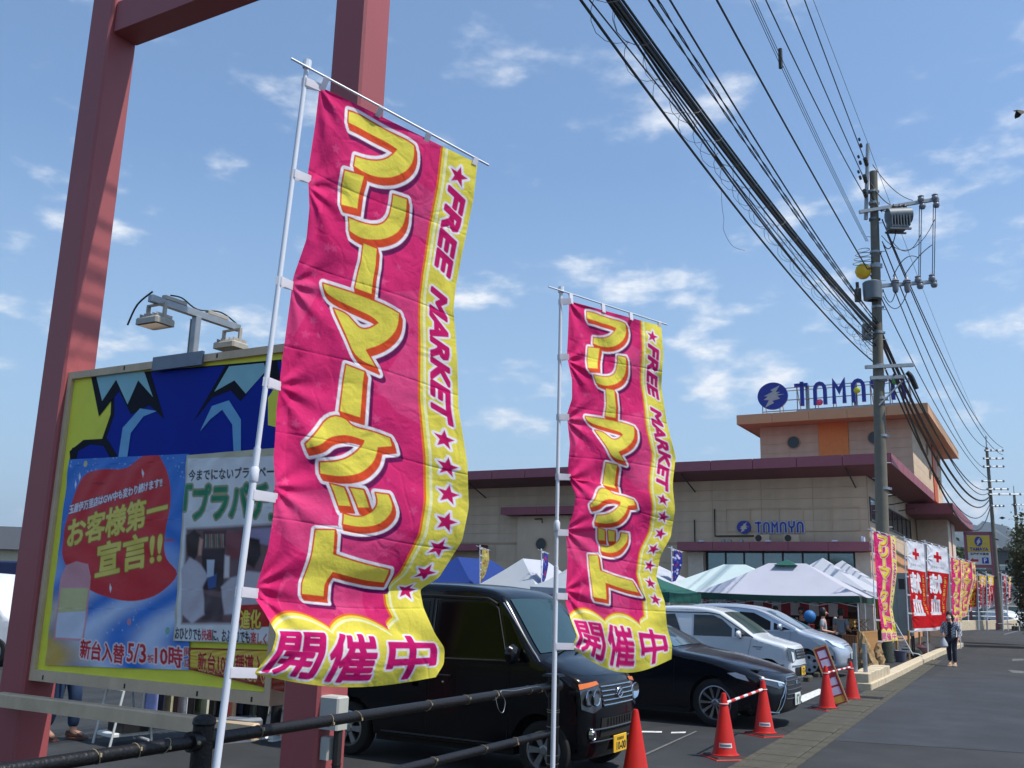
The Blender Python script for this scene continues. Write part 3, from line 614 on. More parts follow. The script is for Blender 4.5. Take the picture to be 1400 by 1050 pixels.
def panels(x0, x1, z0, z1, y, nx_, nz_, mat, par=hall, axis='x', name='wall_panel', skip=None, th=.03, gap=.011):
    wx = (x1 - x0) / nx_; wz = (z1 - z0) / nz_; mb = MB()
    if axis == 'x': mb.box(gap / 2, wx - gap / 2, -th, .012, gap / 2, wz - gap / 2)
    else: mb.box(-.012, th, gap / 2, wx - gap / 2, gap / 2, wz - gap / 2)
    me = mb.mesh(name, mat)
    for i in range(nx_):
        for j in range(nz_):
            if skip and skip(x0 + (i + .5) * wx, z0 + (j + .5) * wz): continue
            link(name, me, par, (x0 + i * wx, y, z0 + j * wz) if axis == 'x' else (y, x0 + i * wx, z0 + j * wz))
panels(-25.0, -1.39, 4.42, 7.4, fy + .03, 10, 6, BEI)
panels(-34.0, -25.0, 4.42, 7.4, fy + .03, 3, 3, BEI)
panels(-34.0, -9.6, .1, 4.3, fy + .03, 9, 5, BEI)
# protruding bay left with small canopies
wallblock('bay_wall', -18.95, -15.9, fy - .35, fy - .01, 0, 5.78, BEI)
def canopy(x0, x1, y0, z0, z1, seg, y1=fy - .02, par=hall):
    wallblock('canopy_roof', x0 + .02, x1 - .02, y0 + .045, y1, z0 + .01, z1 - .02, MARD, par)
    n = max(1, round((x1 - x0) / seg)); w_ = (x1 - x0) / n; mb = MB(); mb.box(.008, w_ - .008, 0, .04, 0, z1 - z0); me = mb.mesh('fascia_panel', MAR)
    for i in range(n): link('fascia_panel', me, par, (x0 + i * w_, y0, z0))
canopy(-19.7, -13.2, 1.5, 5.82, 6.22, 2.2); canopy(-27, -20.9, 1.3, 3.95, 4.3, 2.0)
canopy(-9.85, -1.2, 1.2, 3.98, 4.38, 1.75)
# main roof eaves
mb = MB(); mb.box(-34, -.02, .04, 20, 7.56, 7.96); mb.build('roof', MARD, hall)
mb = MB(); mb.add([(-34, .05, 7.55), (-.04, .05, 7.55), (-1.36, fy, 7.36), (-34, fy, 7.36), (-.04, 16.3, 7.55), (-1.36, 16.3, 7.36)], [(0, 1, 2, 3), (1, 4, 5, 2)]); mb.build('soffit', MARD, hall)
mb = MB(); mb.box(.01, 1.92, 0, .05, 0, .45); me = mb.mesh('fascia_panel', MAR)
for i in range(17): link('fascia_panel', me, hall, (-1.94 - i * 1.94, -.01, 7.55))
mb = MB(); mb.box(0, .05, .01, 1.8, 0, .45); me = mb.mesh('fascia_panel', MAR)
for i in range(9): link('fascia_panel', me, hall, (-.02, .05 + i * 1.82, 7.55))
# glazed front below canopy
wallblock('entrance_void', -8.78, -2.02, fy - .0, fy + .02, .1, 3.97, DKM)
mx_ = [-8.75, -7.85, -6.97, -6.08, -5.18, -4.29, -3.15, -2.05]
for a, b in zip(mx_, mx_[1:]):
    for z0, z1 in ((.12, 1.9), (1.98, 2.93), (3.0, 3.93)):
        mb = MB(); mb.box(a + .04, b - .04, fy - .05, fy - .03, z0, z1); mb.build('window_pane', GLS, hall)
mb = MB()
for a in mx_: mb.box(a - .04, a + .04, fy - .08, fy - .005, .1, 3.95)
for z in (.06, 1.94, 2.965, 3.955): mb.box(-8.79, -2.01, fy - .075, fy - .008, z - .03, z + .03)
mb.build('window_frame', ALU, hall)
wallblock('column', -9.56, -8.82, fy - .45, fy - .02, 0, 3.96, PAL); wallblock('wall_pier', -2.0, -1.36, fy - .12, fy + .02, 0, 3.96, PAL)
# old sign outline on the wall, logo and lettering
mb = MB()
for x in (-7.8, -6.65, -5.3, -4.2, -2.95, -1.75): mb.box(x - .02, x + .02, fy - .05, fy - .01, 4.95, 5.98)
for z in (4.94, 5.99): mb.box(-7.82, -1.73, fy - .05, fy - .01, z - .02, z + .02)
mb.build('sign_frame', BEI, hall)
def bolt_logo(cx, cz, R, y, par, name='logo_disc', tilt=0, bolt=PAL, t=.08):
    mb = MB(); n = 40; fr = frame((cx, y, cz), (1, 0, 0), (0, 0, 1), (0, -1, 0))
    pr_ = [(R * math.cos(2 * PI * k / n), R * .92 * math.sin(2 * PI * k / n)) for k in range(n)]
    vs = [(x, z, 0) for x, z in pr_] + [(x, z, t) for x, z in pr_]; mb.add(vs, [tuple(range(n, 2 * n))] + [(k, (k + 1) % n, n + (k + 1) % n, n + k) for k in range(n)], 0, fr); d = mb.build(name, BLUEL, par)
    b = [(.98, .08), (.38, -.02), (.62, -.28), (-.02, -.44), (.12, -.62), (-.62, -.98), (-.30, -.36), (-.72, -.30), (-.36, -.02), (-.70, .02), (.02, .36), (-.14, .52), (.62, .88), (.28, .32), (.62, .30), (.34, .12)]
    tri = geometry.tessellate_polygon([[Vector((x * .82, z * .82, 0)) for x, z in b]]); m2 = MB(); m2.add([(x * R * .82, z * R * .78, t + .008) for x, z in b], [tuple(q) for q in tri], 0, fr); m2.build('bolt_mark', bolt, d)
    return d
bolt_logo(-6.93, 5.12, .33, fy - .06, hall)
def block_letters(word, x0, z0, w_, h_, gap, y, par, mats, depth=.12, st=.26, name='letter', rimw=0):
    """rounded block capitals built from strokes (paths in unit box)"""
    def arc(cx, cz, r, a0, a1, n=8): return [(cx + r * math.cos(math.radians(a0 + (a1 - a0) * i / n)), cz + r * math.sin(math.radians(a0 + (a1 - a0) * i / n))) for i in range(n + 1)]
    S_ = {'T': [[(0, 1 - st / 2), (1, 1 - st / 2)], [(.55, 1), (.55, 0)]],
          'A': [[(st / 2, 0)] + [(st / 2, .62)] + [(.5 + (.5 - st / 2) * math.cos(math.radians(a)), .62 + (.38 - st / 2 * .9) * math.sin(math.radians(a))) for a in (150, 120, 90, 60, 30)] + [(1 - st / 2, .62), (1 - st / 2, 0)]],
          'M': [[(st / 2, 0), (st / 2, .88), (.5, .52), (1 - st / 2, .88), (1 - st / 2, 0)]],
          'Y': [[(st / 2, 1), (st / 2, .66)] + [(.5 + (.5 - st / 2) * math.cos(math.radians(a)), .66 - .2 * math.sin(math.radians(a))) for a in (150, 120, 90, 60, 30)] + [(1 - st / 2, .66), (1 - st / 2, 1)], [(.5, .5), (.5, 0)]]}
    x = x0
    for ch in word:
        for layer in ((0, st), ) if not rimw else ((1, st + rimw), (0, st)):
            mb = MB(); k, sw = layer
            for path in S_[ch]:
                pp = [(x + a * w_, z0 + b * h_) for a, b in path]; hw = sw * w_ / 2; n = len(pp); Lq = []; Rq = []
                for i in range(n):
                    a = Vector(pp[max(i - 1, 0)]); b = Vector(pp[i]); c = Vector(pp[min(i + 1, n - 1)])
                    d1 = (b - a).normalized() if i > 0 else (c - b).normalized(); d2 = (c - b).normalized() if i < n - 1 else d1
                    nn = (Vector((-d1.y, d1.x)) + Vector((-d2.y, d2.x))).normalized(); s_ = hw / max(.4, nn.dot(Vector((-d1.y, d1.x))))
                    e = Vector((0, 0))
                    if k and i == 0: e = -d1 * rimw * w_ / 2
                    if k and i == n - 1: e = d1 * rimw * w_ / 2
                    Lq.append(b + nn * s_ + e); Rq.append(b - nn * s_ + e)
                for i in range(n - 1):
                    q = [Lq[i], Lq[i + 1], Rq[i + 1], Rq[i]]; yo = y - (0 if k else .02 if rimw else 0)
                    mb.add([(p.x, yo, p.y) for p in q] + [(p.x, yo + depth, p.y) for p in q], [(0, 3, 2, 1), (4, 5, 6, 7), (0, 1, 5, 4), (1, 2, 6, 5), (2, 3, 7, 6), (3, 0, 4, 7)])
            if k: rim_ = mb.build('letter_rim', mats[1], par)
            else: mb.build(name, mats[0], par)
        x += w_ + gap
block_letters('TAMAYA', -6.42, 4.86, .31, .52, .075, fy - .1, hall, (BLUEL, WHL), .06, .26, rimw=.2)
# air conditioners on canopy, lamps, pipes
for x in (-6.25, -4.92):
    mb = MB(); mb.bbox(x, x + .68, 1.5, 1.85, 4.39, 4.72, .02); ac = mb.build('air_conditioner', BEI, hall)
    mb = MB(); fr = frame((x + .2, 1.49, 4.56), (1, 0, 0), (0, 0, 1), (0, -1, 0)); mb.lathe([(0, 0), (.13, 0), (.13, .01), (.15, .01), (.15, 0)], 20, 0, fr); mb.build('fan_guard', DKM, ac)
mb = MB()
for x in (-7.75, -7.45, -6.9):
    for s_ in (0,): mb.bbox(x, x + .16, 1.3, 1.5, 4.385, 4.5, .03)
mb.build('vent_hood', GRYM, hall)
mb = MB()
for x in (-8.75, -5.65, -2.75): mb.bbox(x, x + .24, 1.1, 1.3, 4.385, 4.44, .01)
mb.bbox(-1.55, -1.4, 1.25, 1.4, 4.385, 4.6, .02); mb.build('flood_lamp', WHL, hall)
mb = MB(); mb.tube([(-8.35, fy - .06, 6.0), (-8.35, fy - .06, 4.72), (-6.4, fy - .06, 4.72)], .035, 6); mb.tube([(-9.35, fy - .06, 5.5), (-9.35, fy - .06, 4.5), (-9.25, fy - .3, 4.4)], .03, 6); mb.build('wall_pipe', DKM, hall)
for x in (-9.35, -1.9, -21.2):
    mb = MB(); mb.tube([(x, .5, 7.5), (x + .05, fy - .05, 6.85)], .035, 6); mb.build('eave_strut', DKM, hall)
mb = MB(); mb.tube([(-17.9, fy - .38, 5.62), (-17.4, fy - .55, 5.62), (-17.35, fy - .6, 5.4)], .035, 6); mb.build('wall_pipe', DKM, hall)
def round_window(x, y, z, R, par=hall, axis='x'):
    fr = frame((x, y, z), (1, 0, 0), (0, 0, 1), (0, -1, 0)) if axis == 'x' else frame((x, y, z), (0, 1, 0), (0, 0, 1), (1, 0, 0))
    mb = MB(); mb.lathe([(R * 1.0, 0), (R * 1.12, .0), (R * 1.12, .05), (R, .05), (R, .02)], 28, 0, fr); f_ = mb.build('round_window', BEIB, par); m2 = MB(); m2.lathe([(0, .025), (R, .025)], 28, 0, fr); m2.build('pane', GLD, f_)
round_window(-17.5, fy - .36, 4.33, .3)
# side wall of the hall
wallblock('side_wall', -1.4, -1.36, fy + .05, 20, 0, 4.3, TAN)
panels(fy + .1, 16.3, 4.35, 7.34, -1.385, 5, 5, BEI, axis='y')
mb = MB(); mb.box(-1.36, -1.335, fy + .35, 16.3, 5.42, 6.42); mb.build('side_window', GLS, hall)
mb = MB()
for i in range(9): y = fy + .35 + i * 1.72; mb.box(-1.36, -1.30, y - .04, y + .04, 5.4, 6.45)
mb.box(-1.36, -1.30, fy + .3, 16.3, 5.38, 5.44); mb.box(-1.36, -1.30, fy + .3, 16.3, 6.4, 6.46); mb.build('window_frame', ALU, hall)
for y in (5, 8.5, 12):
    mb = MB(); mb.tube([(-1.33, y, 6.62), (-.5, y, 6.75), (-.45, y, 6.6)], .03, 6); mb.build('lamp_arm', DKM, hall)
wallblock('pillar', -1.34, .35, 19.6, 21.2, 0, 7.54, PAL); wallblock('pillar', -1.34, .35, 22.2, 24.2, 0, 7.54, PAL); wallblock('pillar_stripe', -1.3, .3, 21.2, 22.2, 0, 7.5, M('rust orange', (196, 92, 50), .6))
wallblock('side_wall', -1.4, -1.36, 24.2, 34, 0, 5.6, TAN)
mb = MB(); mb.box(-1.35, -1.3, 25, 33, 4.2, 5.2); mb.build('side_window', GLS, hall)
# low wing with its own maroon roof
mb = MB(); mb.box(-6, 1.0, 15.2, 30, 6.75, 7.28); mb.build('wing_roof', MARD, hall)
mb = MB(); mb.box(-1.3, 1.0, 15.14, 15.19, 6.72, 7.3); mb.build('fascia_panel', MAR, hall)
mb = MB(); mb.box(1.01, 1.06, .01, 2.4, 6.72, 7.3); me = mb.mesh('fascia_panel', MAR)
for i in range(6): link('fascia_panel', me, hall, (0, 15.14 + i * 2.45, 0))
# tower
twx0, twx1, twy0, twy1 = -7.55, 0.0, 8.0, 22.0
wallblock('tower_wall', twx0, twx1 - .03, twy0 + .03, twy1, 7.6, 10.95, BEIB)
panels(twx0, -4.5, 7.97, 10.85, twy0 + .03, 2, 6, BEI); panels(-3.01, twx1 - .03, 7.97, 10.85, twy0 + .03, 2, 6, BEI)
wallblock('tower_panel', -4.49, -3.02, twy0 - .06, twy0 + .05, 7.6, 10.9, ORGP)
panels(twy0, 16.8, 7.6, 10.85, twx1 - .03, 4, 6, BEI, axis='y'); panels(18.6, twy1, 7.6, 10.85, twx1 - .03, 2, 6, BEI, axis='y')
wallblock('tower_stripe', twx1 - .03, twx1 + .06, 16.8, 18.6, 7.6, 10.9, M('rust orange', (196, 92, 50), .6))
round_window(-5.78, twy0 - .01, 9.94, .31); round_window(-1.75, twy0 - .01, 9.96, .31)
for y, z in ((14.4, 10.2), (15.2, 9.0), (19.9, 10.3), (20.2, 9.0)): round_window(twx1 + .01, y, z, .3, hall, 'y')
ey0, ey1, ex0, ex1 = 6.6, 23.4, -8.4, .95
wallblock('tower_roof', ex0 + .05, ex1 - .05, ey0 + .05, ey1, 10.86, 11.27, ORG)
mb = MB(); n_ = 5; w_ = (ex1 - ex0) / n_; mb.box(.01, w_ - .01, 0, .045, 0, .5); me = mb.mesh('fascia_panel', ORG)
for i in range(n_): link('fascia_panel', me, hall, (ex0 + i * w_, ey0, 10.82))
mb = MB(); w_ = (ey1 - ey0) / 7; mb.box(-.045, 0, .01, w_ - .01, 0, .5); me = mb.mesh('fascia_panel', ORG)
for i in range(7): link('fascia_panel', me, hall, (ex1, ey0 + .05 + i * w_, 10.82)); link('fascia_panel', me, hall, (ex0 + .05, ey0 + .05 + i * w_, 10.82))
# rooftop sign
rs_ = thing('rooftop_sign', 'blue TAMAYA letters and a round blue emblem on a steel frame above the tower roof', 'roof sign', BO, RZ)
sy = 7.2
bolt_logo(-6.58, 12.32, .79, sy, rs_, 'emblem_disc', bolt=M('pale bolt', (176, 180, 178), .5), t=.14)
x = -5.45
block_letters('TAMAYA', -5.46, 11.70, .68, 1.28, .265, sy - .05, rs_, (BLUEL,), .16, .27)
mb = MB()
for z in (11.55, 12.1, 12.75): mb.tube([(-7.2, sy + .2, z), (0.1, sy + .2, z)], .028, 6)
mb.tube([(-7.2, sy + .9, 12.75), (0.1, sy + .9, 12.75)], .028, 6)
for i in range(9):
    xx = -7.2 + i * .91; mb.tube([(xx, sy + .2, 11.32), (xx, sy + .2, 12.78)], .028, 6); mb.tube([(xx, sy + .2, 12.75), (xx, sy + 1.3, 11.3)], .024, 6); mb.tube([(xx, sy + .2, 12.1), (xx, sy + .9, 12.1)], .02, 6)
mb.box(-5.4, .1, sy + .0, sy + .3, 11.42, 11.5)
mb.build('steel_frame', GRYM, rs_)
for xx in (-4.87, -2.48): mb = MB(); mb.box(xx - .09, xx + .09, sy + .25, sy + .38, 11.32, 12.85); mb.build('steel_post', GRYM, rs_)
for xx, z, c in ((-4.2, 11.82, (200, 70, 110)), (-2.34, 12.3, (190, 200, 40)), (-.5, 12.6, (60, 150, 60))):
    mb = MB(); fr = frame((xx, sy - .06, z), (1, 0, 0), (0, 0, 1), (0, -1, 0)); mb.lathe([(0, .12), (.12, .09), (.17, 0)], 16, 0, fr); mb.build('lamp_ball', M('lamp ball %d' % c[0], c, .4), rs_, True)
# ------------------------------------------------------------------ red steel posts and billboard
RST = M('red oxide steel', (158, 80, 82), .5, var=.06, scale=1.1, dirt=.22, bump=.08, bscale=30); CRM = M('cream painted steel', (206, 182, 150), .6, var=.1, scale=5, dirt=.35)
def on_plane(x, y, o, n):
    d = ray(x, y); c = Vector((0, 0, CAMZ)); return c + d * ((Vector(o) - c).dot(n) / d.dot(n))
gate = thing('sign_gantry', 'tall red-brown square steel gantry, two posts and a top beam, holding the billboard', 'gantry', P(38, 940, 8.75) * 1, RZ)
gate.location.z = 0; g0 = gate.location.copy()
def glo(p): q = Vector(p) - g0; return (q.dot(U1), q.dot(U2), q.z)
pw = .165
mpost = glo(P(433, 940, 7.12))
for nm, cx_, cy_ in (('post', 0, 0), ('post', mpost[0], mpost[1])):
    mb = MB(); mb.bbox(cx_ - pw, cx_ + pw, cy_ - pw, cy_ + pw, 0, 12, .02); mb.build(nm, RST, gate)
    mb = MB(); mb.bbox(cx_ - .3, cx_ + .3, cy_ - .3, cy_ + .3, 0, .03, .01); mb.build('base_plate', RST, gate)
zb = on_plane(181, 47, g0, U2).z
mb = MB(); mb.bbox(pw + .002, mpost[0] - pw - .002, -.12, .16, zb, zb + .34, .01); mb.build('beam', RST, gate)
mb = MB(); mb.bbox(pw + .002, mpost[0] - pw - .002, -.12, .16, 10.6, 10.95, .01); mb.build('beam', RST, gate)
BBO = P(73, 700, 8.6); BBO.z = 0
bb = thing('billboard', 'large billboard with blue and yellow ground and two Japanese posters between the red posts', 'billboard', BBO, RZ)
def bl(px, py, off=0.0):
    q = on_plane(px, py, BBO, U2) - BBO; return (q.dot(U1), q.z)
W_ = (P(393, 700, 7.24) - BBO).dot(U1); Z0, Z1 = .955, 3.675
BW = bl(393, 700)[0]
YB = M('yellow print', (232, 230, 70), .6, var=.08, scale=3, dirt=.06); NAVY = M('navy print', (4, 40, 150), .6, var=.08, scale=2, spec=.15); INK = M('ink print', (14, 20, 34), .6, spec=.15); TEAL = M('teal print', (140, 192, 200), .6, var=.06)
mb = MB(); mb.box(.045, BW - .045, .0, .2, Z0 + .045, Z1 - .045); mb.build('sign_face', YB, bb)
for i, (a, b, c, d) in enumerate(((0, BW, Z1 - .065, Z1), (0, BW, Z0, Z0 + .09), (0, .06, Z0 + .09, Z1 - .065), (BW - .06, BW, Z0 + .09, Z1 - .065))):
    mb = MB(); mb.box(a, b, -.035, .22, c, d); mb.build('frame_bar', CRM, bb)
for x in [bl(p, 500)[0] for p in (108, 150, 197, 303, 378)] + [bl(p, 930)[0] for p in (65, 180, 275)]:
    top = rnd.random()
mb = MB()
for p, zz in ((99, 1), (175, 1), (300, 1), (372, 1), (62, 0), (175, 0), (275, 0), (350, 0)):
    x = bl(p, 500 if zz else 940)[0]; z = (Z1 - .028) if zz else (Z0 + .035); mb.box(x - .008, x + .008, -.038, -.03, z - .018, z + .018)
mb.build('frame_bolt', DKM, bb)
def flat(name, pxs, mat, lay, raw=False):
    pl = [q if raw else bl(*q) for q in pxs]; pl = [(min(max(x, .05), BW - .05), min(max(z, Z0 + .075), Z1 - .055)) for x, z in pl]
    tri = geometry.tessellate_polygon([[Vector((x, z, 0)) for x, z in pl]]); mb = MB(); mb.add([(x, -.0015 * lay, z) for x, z in pl], [tuple(t) for t in tri]); return mb.build(name, mat, bb)
z2 = lambda X, Y: (60 + X / 2.19, 480 + Y / 2.19)
def zz2(l): return [z2(*q) for q in l]
# plain abstract blue ground (the character printed there is left out)
flat('printed_shape', zz2([(205, 70), (712, 25), (712, 330), (75, 335), (85, 290), (175, 262), (200, 190)]), INK, 1)
flat('printed_shape', zz2([(212, 72), (712, 30), (712, 330), (100, 330), (100, 300), (185, 270), (212, 190)]), NAVY, 2)
flat('printed_shape', zz2([(143, 70), (320, 60), (362, 205), (318, 162), (262, 190), (226, 120), (166, 196)]), INK, 3)
flat('printed_shape', zz2([(158, 74), (302, 62), (328, 138), (284, 88), (252, 160), (218, 86), (176, 150)]), TEAL, 4)
flat('printed_shape', zz2([(545, 44), (700, 30), (712, 100), (652, 76), (590, 150), (560, 118), (505, 140), (448, 212)]), INK, 3)
flat('printed_shape', zz2([(556, 46), (660, 36), (668, 58), (606, 128), (572, 88), (512, 122)]), TEAL, 4)
flat('printed_shape', zz2([(672, 140), (712, 80), (712, 232), (672, 222)]), YB, 3)
flat('printed_shape', zz2([(78, 300), (120, 266), (190, 262), (225, 320), (80, 330)]), INK, 3); flat('printed_shape', zz2([(104, 300), (140, 280), (180, 284), (200, 320), (100, 326)]), NAVY, 4)
SKY = M('pale blue print', (96, 164, 206), .4)
flat('printed_shape', zz2([(225, 318), (238, 230), (290, 172), (340, 180), (300, 196), (262, 246), (252, 318)]), SKY, 5); flat('printed_shape', zz2([(470, 240), (505, 165), (556, 148), (592, 205), (592, 300), (570, 300), (566, 220), (536, 176), (500, 205)]), SKY, 5)
# left poster, painted as colour attribute on a fine sheet
def poster(name, quad, nx, ny, painter, wav=.004, lay=6):
    q = [bl(*p) for p in quad]   # tl,tr,br,bl
    w_, h_ = 1.0 * abs(q[1][0] - q[0][0]), abs(q[0][1] - q[3][1]); cv = Canvas(w_, h_, nx, ny, (44, 118, 206)); painter(cv, w_, h_)
    u, v = np.meshgrid(np.linspace(0, 1, nx), np.linspace(0, 1, ny)); Q = np.array(q)
    p = ((1 - u) * (1 - v))[..., None] * Q[0] + (u * (1 - v))[..., None] * Q[1] + (u * v)[..., None] * Q[2] + ((1 - u) * v)[..., None] * Q[3]
    y = -.0015 * lay - .006 - wav * (np.sin(u * 19 + 5 * np.sin(v * 7)) * np.sin(v * 13 + 3 * u) + .5 * np.sin(u * 41 + v * 33) * (np.sin(v * 9) > .3))
    pos = np.stack([p[..., 0], y, p[..., 1]], -1); me = cloth_mesh(name, cv, pos); me.materials.append(VIN); return link(name, me, bb)
VIN = M('glossy vinyl print', rough=.35, var=.05, scale=5, attr='print', spec=.3, bump=.1, bscale=25)
def paint_left(cv, w, h):
    T = lambda X, Y: ((X - 45) / 530 * w, (Y - 95) / 935 * h)       # zoomed picture -> poster
    cv.blend(np.clip((cv.Y / h - .30) * 1.8, 0, .85) * (.5 + .5 * np.sin(cv.X * 9 + 4 * np.sin(cv.Y * 5))), (206, 220, 240))
    cv.blend(np.clip((cv.Y / h - .62) * 5, 0, 1) * np.clip(1 - cv.X / w * 3.2 + .35 * np.sin(cv.Y * 12), 0, 1), (206, 170, 90))
    r = random.Random(2)
    for i in range(150):
        x, y = r.uniform(0, w), r.choice([r.uniform(0, h * .12), r.uniform(h * .7, h * .86)]); k = r.uniform(.004, .011)
        cv.fill(loop_edges(star(x, y, k, 0, .8)), (170, 200, 236), pad=.01, amt=.7)
    redp = [(75, 320), (120, 180), (200, 150), (300, 150), (360, 110), (410, 75), (440, 80), (490, 190), (500, 330), (480, 470), (490, 560), (530, 630), (470, 710), (380, 745), (290, 735), (200, 700), (130, 640), (70, 560), (60, 450)]
    pp = [(v.x, v.y) for v in spline([(*T(*p), 0) for p in redp + redp[:1]], 4)]
    cv.fill(loop_edges(pp), (206, 40, 52)); 
    for i in range(14):
        x, y = T(r.uniform(100, 470), r.uniform(190, 700)); cv.fill(loop_edges([(x, y), (x + .12, y - .012), (x + .2, y + .01), (x + .1, y + .02)]), r.choice([(196, 56, 70), (150, 22, 40)]), amt=.6)
    def rt(body, x0, y0, x1, y1, hh, c1, c2=None, g=.012, bold=.05):
        v, f, ed = text2d(body, 0, 1.0, 2, 0); lo = v.min(0); hi = v.max(0); q = (v - lo) / (hi - lo); a = T(x0, y0); b = T(x1, y1); H_ = hh / 935 * h
        P__ = None; PX = a[0] + q[:, 0] * (b[0] - a[0]); PY = a[1] + q[:, 0] * (b[1] - a[1]) - q[:, 1] * H_ + H_
        e = edges_of(np.c_[PX, PY], f, ed)
        if c2: cv.fill(e, c2, g + hh / 935 * .05)
        cv.fill(e, c1, hh / 935 * .058)
    rt('玉屋伊万里店はGW中も変わり続けます!!', 72, 312, 465, 198, 42, (232, 226, 236), (120, 20, 40), .006, .03)
    rt('お客様第一', 80, 380, 487, 268, 130, (226, 206, 96), (150, 96, 30), .010)
    rt('宣言!!', 215, 495, 470, 430, 150, (226, 206, 96), (150, 96, 30), .010)
    # plain cream card stands where the cartoon figure was
    cv.fill(loop_edges([T(*p) for p in ((70, 640), (85, 590), (130, 572), (180, 585), (196, 640), (190, 920), (70, 915))]), (214, 150, 158), .004)
    cv.fill(loop_edges([T(*p) for p in ((76, 690), (190, 690), (186, 790), (74, 800))]), (200, 196, 140)); cv.fill(loop_edges([T(*p) for p in ((74, 800), (186, 790), (184, 912), (74, 908))]), (206, 212, 226))
    rt('新台入替', 180, 915, 345, 935, 78, (196, 34, 52), (236, 220, 220), .012); rt('5/3', 358, 926, 425, 930, 76, (196, 34, 52), (236, 220, 220), .012)
    rt('祝', 430, 972, 456, 972, 34, (196, 34, 52), (236, 220, 220), .006, .02); rt('10時', 458, 930, 552, 940, 82, (196, 34, 52), (236, 220, 220), .012)
    rt('開', 558, 938, 584, 938, 34, (170, 40, 52), (236, 220, 220), .006, .02); rt('店', 558, 984, 584, 984, 34, (170, 40, 52), (236, 220, 220), .006, .02)
    for x, y, c in ((358, 835, (196, 130, 150)), (500, 870, (120, 176, 150)), (125, 120, (196, 190, 140))):
        a = T(x, y); cv.fill(loop_edges([(a[0] + .024 * math.cos(k), a[1] + .03 * math.sin(k)) for k in np.linspace(0, 6.1, 10)]), c)
    for x, y in ((90, 215), (385, 175), (280, 690), (105, 180)):
        a = T(x, y); cv.fill(loop_edges([(a[0] - .012, a[1] - .04), (a[0] + .012, a[1]), (a[0], a[1] + .04), (a[0] - .015, a[1])]), (226, 230, 240))
poster('poster', [z2(80, 325), z2(440, 308), z2(440, 955), z2(8, 940)], 260, 380, paint_left)
def paint_right(cv, w, h):
    def T(X, Y):
        px, py = 240 + X / 3.28, 610 + Y / 3.28; (ax, ay), (bx_, by), (cx_, cy_), (dx_, dy) = RQ; u = v = .5
        for _ in range(12):
            lx, rx_ = ax + (dx_ - ax) * v, bx_ + (cx_ - bx_) * v; u = (px - lx) / (rx_ - lx); ty, by2 = ay + (by - ay) * u, dy + (cy_ - dy) * u; v = (py - ty) / (by2 - ty)
        return (u * w, v * h)
    cv.blend(np.ones_like(cv.X), (196, 190, 160))
    if RQ[0][1] > 800: cv.blend(np.ones_like(cv.X), (150, 60, 40))
    cv.fill(loop_edges([T(*p) for p in ((62, 50), (470, 38), (470, 885), (4, 880))]), (196, 190, 160)); cv.fill(loop_edges([T(*p) for p in ((68, 58), (470, 48), (470, 876), (12, 872))]), (222, 224, 224))
    def rt(body, x0, y0, x1, y1, hh, c1, c2=None, g=.01, bold=.05):
        v, f, ed = text2d(body, 0, 1.0, 2, 0); lo = v.min(0); hi = v.max(0); q = (v - lo) / (hi - lo); a = T(x0, y0); b = T(x1, y1); H_ = hh / 3.28 / PXM
        P__ = None; PX = a[0] + q[:, 0] * (b[0] - a[0]); PY = a[1] + q[:, 0] * (b[1] - a[1]) - q[:, 1] * H_ + H_; e = edges_of(np.c_[PX, PY], f, ed)
        if c2: cv.fill(e, c2, g + hh / 935 * .05)
        cv.fill(e, c1, hh / 935 * .058)
    rt('今までにないプライベート空間', 72, 112, 560, 88, 44, (28, 28, 40)); rt('「プラパチ」', 58, 185, 470, 165, 140, (24, 130, 92), (150, 150, 110), .016)
    # soft photograph: booth interior with two seated visitors
    def blob(pts, c, soft=.02, amt=1.0):
        sl, d = cv.field(loop_edges([T(*p) for p in pts]), .08); cv.blend(np.clip(.5 - d / soft, 0, 1) * amt, c, sl)
    blob([(60, 380), (470, 360), (470, 800), (40, 800)], (112, 84, 88), .03); blob([(140, 390), (250, 385), (245, 460), (140, 470)], (84, 50, 54)); blob([(250, 400), (330, 395), (320, 520), (250, 520)], (128, 66, 74))
    blob([(135, 470), (240, 470), (235, 660), (140, 650)], (52, 38, 44)); blob([(120, 665), (240, 690), (230, 790), (110, 780)], (80, 66, 72)); blob([(330, 385), (470, 375), (470, 470), (330, 430)], (150, 140, 170))
    for i in range(10): blob([(150 + i * 9, 405), (156 + i * 9, 405), (156 + i * 9, 465), (150 + i * 9, 465)], [(160, 160, 150), (90, 120, 90), (180, 130, 120)][i % 3], .01, .8)
    blob([(40, 560), (80, 505), (130, 540), (165, 590), (140, 640), (150, 760), (90, 800), (45, 760)], (190, 184, 192)); blob([(60, 410), (100, 385), (130, 410), (125, 480), (100, 520), (65, 500)], (50, 32, 36))
    blob([(125, 420), (140, 430), (135, 500), (118, 500)], (196, 150, 130)); blob([(225, 640), (270, 600), (310, 590), (340, 570), (420, 580), (470, 640), (470, 750), (240, 760)], (192, 186, 192)); blob([(315, 470), (350, 420), (395, 430), (400, 500), (370, 560), (330, 530)], (44, 28, 34))
    blob([(160, 600), (205, 580), (200, 640), (165, 650)], (60, 90, 150), .01); blob([(160, 520), (195, 520), (190, 590), (160, 600)], (190, 200, 214), .01)
    blob([(240, 500), (262, 505), (262, 600), (238, 600)], (214, 206, 206), .02)
    cv.fill(loop_edges([T(*p) for p in ((305, 720), (470, 712), (470, 812), (305, 818))]), (188, 44, 40)); rt('進化', 312, 742, 400, 740, 66, (232, 206, 80), (120, 30, 20), .008)
